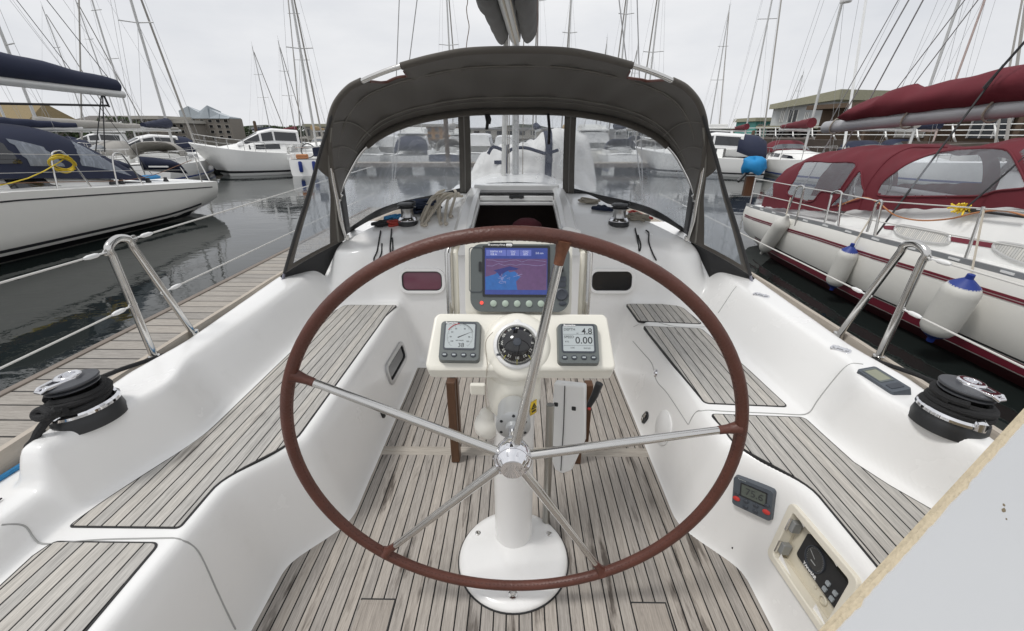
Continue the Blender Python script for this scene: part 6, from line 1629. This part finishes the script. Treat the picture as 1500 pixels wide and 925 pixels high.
BR = thing('deck_brush', 'yellow headed deck brush lying on the cabin top of the burgundy canopied yacht', 'brush', at(1412, 307, x=4.1))
c = at(1410, 307, x=4.12); m = MB()
for i in range(60): a = V((rnd.uniform(-.05, .05), rnd.uniform(-.09, .09), rnd.uniform(-.01, .03))); m.tube([c+a*.4, c+a+V((-.03, .0, rnd.uniform(-.04, .04)))], .008, 4)
m.build('bristle', YBR, BR); MB().tube([c, at(1500, 318, x=4.12)], .012, 6).build('handle', BLKW, BR); MB().box(c+V((.03, 0, 0)), (.04, .14, .04)).build('head', WOODV, BR)
# fenders
def fender(label, top, bot, x, r, ends, group='white fenders hung over the side'):
    a, b = at(*top, x=x), at(*bot, x=x); f = thing('fender', label, 'fender', (a+b)/2, group)
    ax = (a-b); L_ = ax.length; M = frame(b, V((0, 1, 0)).cross(ax) if True else 0, V((0, 1, 0)));
    z = ax.normalized(); xx = z.orthogonal().normalized(); yy = z.cross(xx); M = Matrix(((xx.x, yy.x, z.x, b.x), (xx.y, yy.y, z.y, b.y), (xx.z, yy.z, z.z, b.z), (0, 0, 0, 1)))
    MB().lathe([(r*.45, L_*.0), (r*.8, L_*.05), (r*.97, L_*.13), (r, L_*.2), (r, L_*.8), (r*.97, L_*.87), (r*.8, L_*.95), (r*.45, L_)], M, 28).build('body', FEND, f, smooth=60)
    em = FENDB if ends else FEND
    MB().lathe([(r*.82, L_*.945), (r*.47, L_*1.02), (r*.22, L_*1.07), (r*.2, L_*1.14), (0, L_*1.15)], M, 24).build('end_cap', em, f)
    MB().lathe([(0, -L_*.15), (r*.2, -L_*.14), (r*.22, -L_*.07), (r*.47, -L_*.02), (r*.82, L_*.055)], M, 24).build('end_cap', em, f)
    return a, f
a, f = fender('plain white fender near the stern of the burgundy canopied yacht', (1150, 322), (1119, 366), 3.74, .105, False); MB().tube([a, at(1158, 290, x=3.86)], .008, 5).build('lanyard', ROPEW, f)
a, f = fender('blue capped white fender hung amidships on the burgundy canopied yacht', (1246, 365), (1221, 418), 3.66, .098, True); MB().tube([a, at(1275, 320, x=3.85), at(1284, 300, x=3.84)], .008, 5).build('lanyard', ROPEW, f)
a, f = fender('largest blue capped white fender, nearest to our boarding gate', (1416, 414), (1368, 490), 3.56, .125, True); MB().tube([a, at(1424, 395, x=3.7), at(1441, 308, x=3.84)], .008, 5).build('lanyard', ROPEW, f)
# outboard with blue cover on its stern rail
OB = thing('outboard_motor', 'outboard motor under bright blue cloth cover on a brown bracket at the stern', 'outboard motor', at(1104, 262, y=7.85))
c = at(1104, 243, y=7.85); m = MB(); rws = []
for k, (z, r) in enumerate(((-.13, .10), (-.10, .145), (-.04, .165), (.03, .155), (.08, .15), (.12, .09), (.13, .0))):
    rws.append([c+V((r*1.2*math.cos(a)*(1+.10*math.sin(3*a+k)+.07*math.sin(7*a+2*k)), r*math.sin(a)*(1+.08*math.sin(5*a)), z+.03*math.sin(2*a+.5*k))) for a in np.linspace(0, 2*PI, 19)[:-1]])
m.grid(rws, True).build('cover', CYAN, OB, smooth=60)
m = MB(); m.box(c+V((-.02, 0, -.34)), (.14, .08, .34)); m.build('bracket', WOODV, OB, bevel=.01); MB().tube([c+V((-.10, 0, -.12)), c+V((-.24, -.05, -.26))], .03, 8).build('tiller', BLACKP, OB)
# ------------------------------------------------------------------ other boats
def face(px, Y, deg): x, y = px_pos(px, Y); return (x, y), rad(deg)
G1 = 'yachts moored beyond the white racing yacht'
def SY(label, px, Y, deg, group=None, **kw):
    (p, r) = face(px, Y, deg); return sail_yacht(label, group, p, r, **kw)
def MBt(label, px, Y, deg, group=None, **kw):
    (p, r) = face(px, Y, deg); return motor_boat(label, group, p, r, **kw)
# port side, in the open view
SY('white yacht with navy hood close behind the boom end of the racing yacht', 205, 20.5, 150, G1, L=8.0, H=11, cover=NAVY, hood=NAVY, radar=True, boomL=3.0)
SY('white yacht with tan sail cover and navy hood behind the racing yacht boom end', 196, 27, 160, G1, L=8.5, H=12, cover=TAN, hood=NAVY, radar=True)
SY('white yacht with stone sail cover and stone hood, beside the motor cruiser', 262, 22.5, 150, G1, L=8.0, H=11.5, cover=STONEC, hood=STONEC, radar=True, boomL=3.6, spans=((.34, .5), (.66, .5)))
MBt('large white motor cruiser with dark side windows, bow pointing left, across the fairway', 474, 23.0, 122, None, L=5.4, B=2.4, fb=.92, canopy=None)
sb = SY('small white sailing boat showing its stern just outside the port hood flap', 452, 20.5, 15, None, L=6, B=2.1, fb=.7, H=9.5, cover=None, hood=None, boomL=0)
W = WM[sb]
for x in (-.28, .30):
    f = MB().lathe([(0, -.24), (.07, -.22), (.085, -.16), (.085, .16), (.07, .22), (0, .24)], W@T(x, -.14, .40), 12).build('fender', FENDB); tag(f, 'blue fender hung on the stern of the small white sailing boat, '+('port' if x < 0 else 'starboard')+' of the pair', 'fender')
m = MB(); m.tube(catmull([W@V(p) for p in ((-.75, .9, .68), (-.72, .05, 1.2), (-.3, -.05, 1.22), (.3, -.05, 1.22), (.72, .05, 1.2), (.75, .9, .68))], 5), .016, 6); m.build('pushpit', STEEL, sb)
MB().tube([W@V((.30*math.cos(a), .75+.08*math.sin(a), 1.05+.30*math.sin(a))) for a in np.linspace(0, 2*PI, 25)[:-1]], .025, 6, True).build('tiller_wheel', BLACKP, sb)
m = MB(); m.box((.45, .35, 1.02), (.34, .3, .42), W); m.build('stern_locker', NAVY, sb, bevel=.04); MB().box((-.2, .2, .82), (.5, .3, .20), W).build('orange_bag', ROPEO, sb, bevel=.05)
SY('small white yacht with navy hood between the racing yacht boom and the terrace', 132, 31, 150, G1, L=7.5, B=2.4, H=9.5, cover=NAVY, hood=NAVY, boomL=2.8)
MBt('small white motor boat behind the stone hooded yacht', 298, 27, 140, G1, L=5.5, B=2.1, fb=.65, canopy=NAVY)
SY('white yacht with tan hood in the second row before the glass roofed block', 300, 36, 165, G1, L=8, B=2.5, H=11, cover=STONEC, hood=TAN)
MBt('white motor boat in the second row before the terrace', 225, 36, 120, G1, L=6.5, B=2.3, fb=.75, fly=True)
# navy dodger cloths on frames aboard the near row
for i, (px, Y, lab) in enumerate(((165, 15.3, 'navy canvas dodger with white lettering strip, left of two beyond the racing yacht deck'), (240, 15.8, 'navy canvas dodger with white lettering strip, right of two beyond the racing yacht deck'))):
    x, y = px_pos(px, Y); t = thing('stern_dodger', lab, 'dodger', (x, y, -.2), 'navy dodgers beyond the racing yacht')
    m = MB(); rws = []
    for u in np.linspace(0, 1, 9): rws.append([V((x-.75+1.5*u, y+.18*math.sin(PI*u*.8), .02-.10*u)), V((x-.80+1.45*u, y+.02, .25)), V((x-.68+1.15*u*(1-.15*u), y-.06+.1*u, .50-.10*u))])
    m.grid(rws).build('cloth', NAVY, t, solid=.02); MB().box((x-.1, y-.06, .17), (.7, .03, .05), None).build('name_strip', WHITEP, t)
    MB().tube([V((x-.75, y, WATER)), V((x-.72, y, .5)), V((x+.5, y+.05, .42)), V((x+.78, y+.12, WATER))], .025, 6).build('frame', STEEL, t)
x, y = px_pos(205, 16.8)
sail_yacht('white yacht lying stern on, carrying the navy dodgers behind the racing yacht', G1, (x, y), rad(20), L=7.5, H=10.5, cover=NAVY, hood=STONEC, boomL=2.8)
# starboard side, in the open view
MBt('white motor boat with navy canopy and fenders beyond the outboard motor', 1120, 20.5, 62, None, L=6.0, B=2.3, fb=.75, canopy=NAVY)
MBt('white flybridge motor boat moored behind the navy canopied motor boat', 1092, 34, 70, None, L=8, B=3.0, fb=1.0, fly=True)
SY('white yacht with tall mast and burgundy hood beside the pier', 1118, 25, 170, None, L=8, H=12.5, cover=BURG, hood=BURG, radar=True, furl=WHITEP)
SY('white yacht with very tall radar mast behind the burgundy boom', 1196, 24, 185, None, L=8.5, H=14, cover=STONEC, hood=NAVY, radar=True)
SY('white yacht with a slim pinkish mast, right of the radar mast', 1262, 30, 180, None, L=8, H=15, cover=NAVY, hood=NAVY, alu=pm('pinkish mast paint', (.50, .40, .37), .45, .1))
# through the hood windows: boats nosed up to the long pontoon
G2 = 'boats berthed along the long pontoon ahead'
MBt('white motor boat at the long pontoon, leftmost in the port hood window', 532, 25.5, 12, G2, L=6, B=2.2, fb=.65, canopy=None, fly=False)
MBt('motor boat with navy stern curtain centred in the port hood window', 602, 25.3, 4, G2, L=6.5, B=2.3, fb=.65, canopy=NAVY, fly=True)
SY('dark hulled yacht at the long pontoon beside the port window post', 650, 25.5, 0, G2, L=8.5, B=2.3, hullm=HULLN, boot=WHITEP, H=12, cover=STONEC, hood=STONEC, detail=True)
MBt('white motor boat left of our mast at the long pontoon', 694, 26.0, -4, G2, L=7, B=2.3, fb=.7, fly=False)
MBt('white motor boat directly behind our mast at the long pontoon', 742, 25.8, 0, G2, L=6, B=2.1, fb=.6)
SY('white yacht right of our mast at the long pontoon with blue hood', 792, 25.5, 2, G2, L=8, H=11, cover=NAVY, hood=NAVY)
MBt('cream flybridge trawler left in the starboard hood window', 875, 27.6, 2, G2, L=8, B=2.6, fb=.85, fly=True, hullm=HULLC)
SY('white yacht with navy cover in the middle of the starboard hood window', 915, 25.3, -3, G2, L=8, H=10, cover=NAVY, hood=NAVY)
MBt('small flybridge motor boat just right of the port window post', 672, 28.5, 3, G2, L=6, B=2.0, fb=.6, fly=True)
SY('white yacht half hidden by the foredeck bundle', 835, 26.5, 0, G2, L=7, B=2.2, fb=.6, H=9, cover=TAN, hood=NAVY)
MBt('small white motor boat second from the left in the port hood window', 566, 27.5, 6, G2, L=5.5, B=2.0, fb=.6)
SY('white yacht with stone cover, right in the starboard hood window', 955, 25.5, -6, G2, L=7.5, H=11, cover=STONEC, hood=STONEC)
MBt('white motor boat at the far right of the starboard hood window', 1003, 26, -6, G2, L=6, B=2.2, fb=.65, canopy=NAVY)
# a distant row, mostly masts
G3 = 'distant yachts in the marina'
proto = None
far = [(75, 44, 12, 'ahead of the stone houses'), (130, 40, 12, 'behind the racing yacht boom end'), (372, 46, 9, 'left of the motor cruiser cabin'), (418, 41, 8.6, 'above the motor cruiser cabin'), (490, 44, 13, 'just left of the hood'), (886, 48, 10.0, 'rising above the hood, left of pair'), (940, 48, 9.4, 'rising above the hood, right of pair'), (1012, 50, 11.2, 'just right of the hood'), (1052, 38, 16, 'tall one before the pier'), (1170, 66, 9, 'before the flat roofed building')]
for i, (px, Y, H_, lab) in enumerate(far):
    SY('small distant yacht '+lab, px, Y, rnd.choice((0, 8, -10, 172, 188)), G3, L=8.5, H=H_, cover=(NAVY, STONEC, NAVY, BURG, TAN)[i % 5], hood=(NAVY, STONEC, None)[i % 3], detail=False)
# mooring piles and lamp posts
G4 = 'wooden mooring piles'
for px, Y, h, lab in ((657, 23.0, 3.2, 'brown mooring pile before the dark hulled yacht'), (388, 36, 2.6, 'dark mooring pile between houses and motor cruiser'), (1092, 33, 1.9, 'dark pile before the pier railing')):
    x, y = px_pos(px, Y); tag(MB().lathe([(.11, -1.6), (.11, h-.55), (.09, h-.5), (0, h-.45)], T(x, y, 0), 14).build('mooring_pile', TIMB), lab, 'pile', G4)

# ------------------------------------------------------------------ shore
tag(MB().box((0, 150, -.35), (420, 130, 1.3)).build('ground', pm('shore ground', (.16, .15, .13), .95), smooth=0), kind='structure')
def house(name, label, px0, px1, Y, ytop, mat, roof=None, rooftop=None, wins=(4, 3), depth=8, flat=True, base=210):
    p0, p1 = at(px0, ytop, y=Y), at(px1, ytop, y=Y); zt = (p0.z+p1.z)/2; x0, x1 = p0.x, p1.x
    t = thing(name, label, 'building', ((x0+x1)/2, Y, .3))
    w = MB().box(((x0+x1)/2, Y+depth/2, (zt+.3)/2), (x1-x0, depth, zt-.3)).build('wall', mat, t, smooth=0)
    if roof:
        if rooftop:
            zr = at(px0, rooftop, y=Y).z; m = MB(); e = .3
            m.add([V((x0-e, Y-e, zt)), V((x1+e, Y-e, zt)), V((x1+e, Y+depth+e, zt)), V((x0-e, Y+depth+e, zt)), V((x0+.2, Y+depth/2, zr)), V((x1-.2, Y+depth/2, zr))], [(0, 1, 5, 4), (1, 2, 5), (2, 3, 4, 5), (3, 0, 4), (0, 3, 2, 1)]); m.build('roof', roof, t, smooth=0)
        else: MB().box(((x0+x1)/2, Y+depth/2, zt+.2), (x1-x0+.6, depth+.6, .4)).build('roof', roof, t, smooth=0)
    nx, nz = wins
    for i in range(nx):
        for k in range(nz):
            wx_ = (x1-x0)/nx; hz = (zt-.3)/nz; c = V((x0+wx_*(i+.5), Y-.02, .3+hz*(k+.55)))
            f = MB().ring(rrect(wx_*.54, hz*.60, .02, 1), rrect(wx_*.47, hz*.52, .02, 1), -.06, .05, frame(c, (1, 0, 0), (0, 0, 1))).build('window', STONE2, t, smooth=0)
            MB().box(c+V((0, .03, 0)), (wx_*.48, .04, hz*.53)).build('pane', GLASSD, f, smooth=0)
    return t, x0, x1, zt
house('stone_house', 'old stone house with ochre lichen roof behind the navy boom cover', -70, 42, 48, 176, STONE, LICH, 149, (6, 2), 5)
house('stone_house', 'low stone building between lichen roof and terrace', 88, 140, 54, 182, STONE, pm('grey slate', (.13, .12, .11), .9), 168, (3, 2))
house('terrace_block', 'grey brown terrace with balconies, left of the taller block', 138, 232, 60, 175, STONE, STONE2, None, (6, 3))
house('terrace_block', 'lower brown terrace adjoining the glass roofed block', 230, 270, 62, 181, STONE, STONE2, None, (4, 3))
t, x0, x1, zt = house('apartment_block', 'taller stone apartment block topped with jagged glass roof', 266, 336, 66, 174, STONE, None, None, (6, 4), 3)
m = MB()
for i, (a, b, h0, h1) in enumerate(((0, .22, 1.0, 1.6), (.2, .42, 1.6, .7), (.38, .6, .8, 1.7), (.55, .8, 1.5, .6), (.75, 1, .7, .2))):
    xa, xb = x0+(x1-x0)*a, x0+(x1-x0)*b; m.add([V((xa, 65.8, zt)), V((xb, 65.8, zt)), V((xb, 65.8+i*.1, zt+h1)), V((xa, 65.8+i*.1, zt+h0)), V((xa, 68.8, zt)), V((xb, 68.8, zt)), V((xb, 68.8, zt+h1*.6)), V((xa, 68.8, zt+h0*.6))], [(0, 1, 2, 3), (4, 5, 6, 7), (3, 2, 6, 7), (0, 3, 7, 4), (1, 2, 6, 5)])
m.build('glass_roof', pm('pale glass', (.34, .38, .41), .2), t, smooth=0)
house('white_house', 'small white gabled house left of the motor cruiser', 362, 382, 80, 191, STONE2, pm('dark slate', (.10, .10, .11), .9), 184, (2, 2), 6)
house('harbour_office', 'low grey flat roofed office between trees and hood', 447, 486, 70, 186, STONE2, CONC, None, (5, 1))
house('orange_building', 'building with orange cladding glimpsed through the port hood window', 600, 668, 75, 186, BRKO, STONE2, None, (6, 2))
house('long_shed', 'pale low shed glimpsed behind the boats through the front hood window', 690, 840, 110, 190, STONE2, pm('shed roof', (.30, .30, .31), .8), None, (9, 1))
house('harbour_shed', 'grey shed seen above boats in the starboard hood window', 880, 1000, 95, 189, pm('grey shed wall', (.25, .25, .25), .9), None, None, (7, 1))
# trees
def tree(label, px, Y, top, w, seed):
    R_ = random.Random(seed); b0 = at(px, top, y=Y); x, zt = b0.x, b0.z; t = thing('tree', label, 'tree', (x, Y, .3), 'trees along the shore')
    MB().tube([V((x, Y, .2)), V((x+.1, Y, zt*.45)), V((x+.05, Y, zt*.8))], [.22, .16, .06], 7).build('trunk', BARK, t)
    m = MB()
    for i in range(420):
        a, r, k = R_.uniform(0, 2*PI), R_.random()**.5, R_.random()
        h = .75+(zt-.75)*k; rr = w*(.45+.55*math.sin(PI*min(1, k*.8+.18)))*r*(1+.25*math.sin(3*a+seed)); c = V((x+rr*math.cos(a), Y+rr*math.sin(a), h)); s = R_.uniform(.12, .30)
        u = V((R_.uniform(-1, 1), R_.uniform(-1, 1), R_.uniform(-1, 1))).normalized(); v = u.orthogonal().normalized(); q = u.cross(v)
        m.add([c-v*s, c+q*s*.6, c+v*s, c-q*s*.6], [(0, 1, 2, 3)])
    m.build('crown', LEAF, t, smooth=0, fix=False)
for i, (px, Y, top, w, lab) in enumerate(((165, 57, 172, 2.6, 'tree before the terrace, behind the racing yacht'), (110, 52, 184, 2.0, 'small tree between lichen roof and terrace'), (352, 72, 186, 2.2, 'tree between glass roofed block and white house'), (398, 74, 185, 2.6, 'left tree of the clump above the motor cruiser'), (416, 74, 187, 2.4, 'middle tree of the clump above the motor cruiser'), (434, 76, 185, 2.5, 'right tree of the clump above the motor cruiser'), (1092, 84, 186, 3.2, 'tree on the skyline left of the pier'), (1060, 88, 189, 3, 'lower tree on the skyline just right of the hood'))): tree(lab, px, Y, top, w, i)
m = MB()
for i in range(41):
    pass
hz = [V((-160+8*i, 205, 1.0+3.2*max(0, math.sin(i*.41)*.5+.5)+1.0*math.sin(i*1.3))) for i in range(41)]
tag(MB().grid([[V((p.x, 205, -.3)), p, V((p.x, 230, -.3))] for p in hz]).build('hills', pm('hazy wooded hill', (.13, .15, .12), 1, var=.4, scale=.4), smooth=0), kind='structure')
# quay, pier building and railing to starboard
qa, qb = V((24.6, 14, 0)), V((20.2, 42, 0)); qd = (qb-qa).normalized(); qn = V((qd.y, -qd.x, 0))
def qp(s, o, z): p = qa+qd*s+qn*o; return V((p.x, p.y, z))
QL = (qb-qa).length
m = MB(); m.add([qp(-20, 0, -2), qp(QL+20, 0, -2), qp(QL+20, 0, .82), qp(-20, 0, .82), qp(-20, 12, .82), qp(QL+20, 12, .82)], [(0, 1, 2, 3), (3, 2, 5, 4)])
tag(m.build('quay', pm('dark quay wall', (.07, .055, .045), .95, var=.4, scale=2), smooth=0), kind='structure')
RL = thing('quay_railing', 'long white railing with leaning curved posts along the quay to starboard', 'railing', qp(QL/2, .1, .82))
m = MB()
for z in (1.16, 1.40, 1.66): m.tube([qp(-14, .05+(z-.82)*.25, z), qp(QL+8, .05+(z-.82)*.25, z)], .024, 6)
m.build('rail', WRAIL, RL)
for i in range(26):
    s = -14+i*1.9; MB().tube([qp(s, .35, .80), qp(s, .12, 1.05), qp(s+.25, .2, 1.45), qp(s+.45, .30, 1.68)], [.045, .05, .045, .03], 6).build('post', WRAIL, RL)
PB_ = thing('pier_building', 'dark timber pier building with brown columns behind the white railing', 'building', qp(QL*.35, 2.5, .82))
m = MB(); c = [qp(-16, 2.6, .8), qp(QL*.80, 2.6, .8), qp(QL*.80, 7, .8), qp(-16, 7, .8)]; top = [p+V((0, 0, 2.1)) for p in c]
m.add(c+top, [(0, 1, 5, 4), (1, 2, 6, 5), (2, 3, 7, 6), (3, 0, 4, 7)]); m.build('wall', TIMB, PB_, smooth=0)
m = MB(); tt = [p+V((0, 0, .002)) for p in (qp(-16.5, 1.4, 2.9), qp(QL*.81, 1.4, 2.9), qp(QL*.81, 7.4, 2.9), qp(-16.5, 7.4, 2.9))]; m.add(tt+[p+V((0, 0, .3)) for p in tt], [(0, 1, 2, 3), (4, 5, 6, 7), (0, 1, 5, 4), (1, 2, 6, 5), (2, 3, 7, 6), (3, 0, 4, 7)]); m.build('roof', pm('brown fascia', (.11, .075, .05), .9, var=.3), PB_, smooth=0)
for i in range(8): MB().box(qp(-12+i*4.2, 1.6, 1.85), (.28, .28, 2.1)).build('column', TIMB, PB_, smooth=0)
for i in range(7):
    s = -10+i*4.2; f = MB().add([qp(s-.9, 2.54, 1.0), qp(s+.9, 2.54, 1.0), qp(s+.9, 2.54, 2.5), qp(s-.9, 2.54, 2.5)], [(0, 1, 2, 3)]).build('window', GLASSG if i % 3 else STONE2, PB_, smooth=0)
    m = MB()
    for ds in (-.9, -.3, .3, .9): m.box(qp(s+ds, 2.50, 1.75), (.07, .07, 1.5))
    m.box(qp(s, 2.5, 2.3), (.06, 1.8, .06)); m.build('window_bar', WRAIL, f, smooth=0)
# flat roofed building with lichen on its roof edge
Y = 50; xL, xR = at(1158, 160, y=Y).x, at(1262, 160, y=Y).x
FB = thing('flat_roofed_building', 'pale harbour building with lichened flat roof edge raised on posts', 'building', ((xL+xR)/2, Y, .8))
zt, zw, zb = at(1141, 152, y=Y).z, at(1141, 158, y=Y).z, at(1141, 184, y=Y).z
zt2 = zt+.75
def slab(pts, z0, z1, nm, mat):
    m = MB(); n = len(pts); m.add([V((x, y, z)) for (x, y), z in zip(pts, z0)]+[V((x, y, z)) for (x, y), z in zip(pts, z1)], [tuple(range(n)), tuple(range(n, 2*n))]+[(i, (i+1) % n, n+(i+1) % n, n+i) for i in range(n)]); return m.build(nm, mat, FB, smooth=0)
xm = at(1215, 160, y=Y).x
slab([(xL-.4, Y+2.0), (xm, Y-1.0), (xR+2, Y-.6), (xR+2, Y+4), (xL-.4, Y+3.5)], [zw, zw+.7, zw+.6, zw+.4, zw], [zt+.15, zt2+.5, zt2+.4, zt+.4, zt+.1], 'roof', CONC)
WL = slab([(xL, Y+2.6), (xm, Y-.2), (xR+1.8, Y+.2), (xR+1.8, Y+3.7), (xL, Y+3.3)], [zb]*5, [zw+.05, zw+.72, zw+.62, zw+.4, zw+.02], 'wall', pm('grey white cladding', (.46, .48, .49), .7, var=.08))
for a, b, w, hgt in ((.10, .16, .5, .7), (.24, .42, 1, .75), (.56, .62, .5, .55)):
    xa, xb = lerp(xL, xm, a), lerp(xL, xm, b); ya, yb = lerp(Y+2.6, Y-.2, a), lerp(Y+2.6, Y-.2, b); z0 = zb+.35; z1 = z0+1.35*hgt+.2
    MB().poly([V((xa, ya-.04, z0)), V((xb, yb-.04, z0)), V((xb, yb-.04, z1)), V((xa, ya-.04, z1))]).build('window', GLASSD, FB, smooth=0)
    m = MB()
    for f in (0, .5, 1): m.box((lerp(xa, xb, f), lerp(ya, yb, f)-.06, (z0+z1)/2), (.08, .06, z1-z0))
    m.build('window_frame', WRAIL, FB, smooth=0)
slab([(xL-1.2, Y+2.4), (xm+.5, Y-1.2), (xR+2, Y-.8), (xR+2, Y+4), (xL-1.2, Y+4)], [zb-.30]*5, [zb-.001]*5, 'floor_slab', CONC)
for f in (.05, .3, .55, .8): MB().box((lerp(xL, xm, f), lerp(Y+2.6, Y, f), (zb-.3+.8)/2), (.3, .3, zb-.3-.8)).build('post', pm('dark post', (.08, .07, .06), .9), FB, smooth=0)
MB().box(((xL+xR)/2+1, Y+4.5, (zb-.3+.8)/2), (xR-xL, 1, zb-1.2)).build('undercroft', pm('dark undercroft', (.05, .045, .04), .95), FB, smooth=0)
house('lean_to', 'low grey annex with teal hoarding left of the flat roofed building', 1108, 1150, 56, 178, TEAL, CONC, None, (3, 1), 5)

# ------------------------------------------------------------------ light
w = bpy.data.worlds.new('World'); scene.world = w; w.use_nodes = True; nt = w.node_tree; bg = nt.nodes['Background']
SUN_EL, SUN_ROT = rad(62), rad(245)
sky = nt.nodes.new('ShaderNodeTexSky'); sky.sky_type = 'NISHITA'; sky.sun_disc = False; sky.sun_elevation = SUN_EL; sky.sun_rotation = SUN_ROT; sky.dust_density = 4; sky.air_density = 1.2
hs = nt.nodes.new('ShaderNodeHueSaturation'); hs.inputs['Saturation'].default_value = .15; L(nt, sky.outputs[0], hs.inputs['Color'])
tc = nt.nodes.new('ShaderNodeTexCoord'); mp = nt.nodes.new('ShaderNodeMapping'); mp.inputs['Scale'].default_value = (1, 1, 3.0); L(nt, tc.outputs['Generated'], mp.inputs[0])
nz = N(nt, 'ShaderNodeTexNoise', Scale=2.4, Detail=6, Roughness=.55); L(nt, mp.outputs[0], nz.inputs['Vector'])
cl = mixc(nt, math_(nt, 'MINIMUM', math_(nt, 'MAXIMUM', math_(nt, 'MULTIPLY', math_(nt, 'SUBTRACT', nz.outputs['Fac'], .3), 2.4), 0), 1), (6.9, 7.1, 7.5), (8.8, 8.85, 9.0))
L(nt, mixc(nt, .90, hs.outputs[0], cl), bg.inputs['Color']); bg.inputs['Strength'].default_value = .094
sd = bpy.data.lights.new('sun', 'SUN'); so = bpy.data.objects.new('sun', sd); col.objects.link(so); sd.energy = 1.4; sd.angle = rad(12); sd.color = (1, .98, .95)
# aim the lamp along the sky's sun direction
dirv = V((math.sin(SUN_ROT)*math.cos(SUN_EL), math.cos(SUN_ROT)*math.cos(SUN_EL), math.sin(SUN_EL))); so.rotation_euler = (dirv).to_track_quat('Z', 'Y').to_euler()
vs = scene.view_settings; scene.display_settings.display_device = 'sRGB'; vs.view_transform = 'Standard'; vs.look = 'None'; vs.exposure = .20; vs.gamma = 1; vs.use_curve_mapping = False
scene.render.engine = 'CYCLES'; cy_ = scene.cycles; cy_.use_denoising = True; cy_.max_bounces = 10; cy_.transparent_max_bounces = 24; cy_.glossy_bounces = 6; cy_.diffuse_bounces = 6; cy_.sample_clamp_indirect = 6
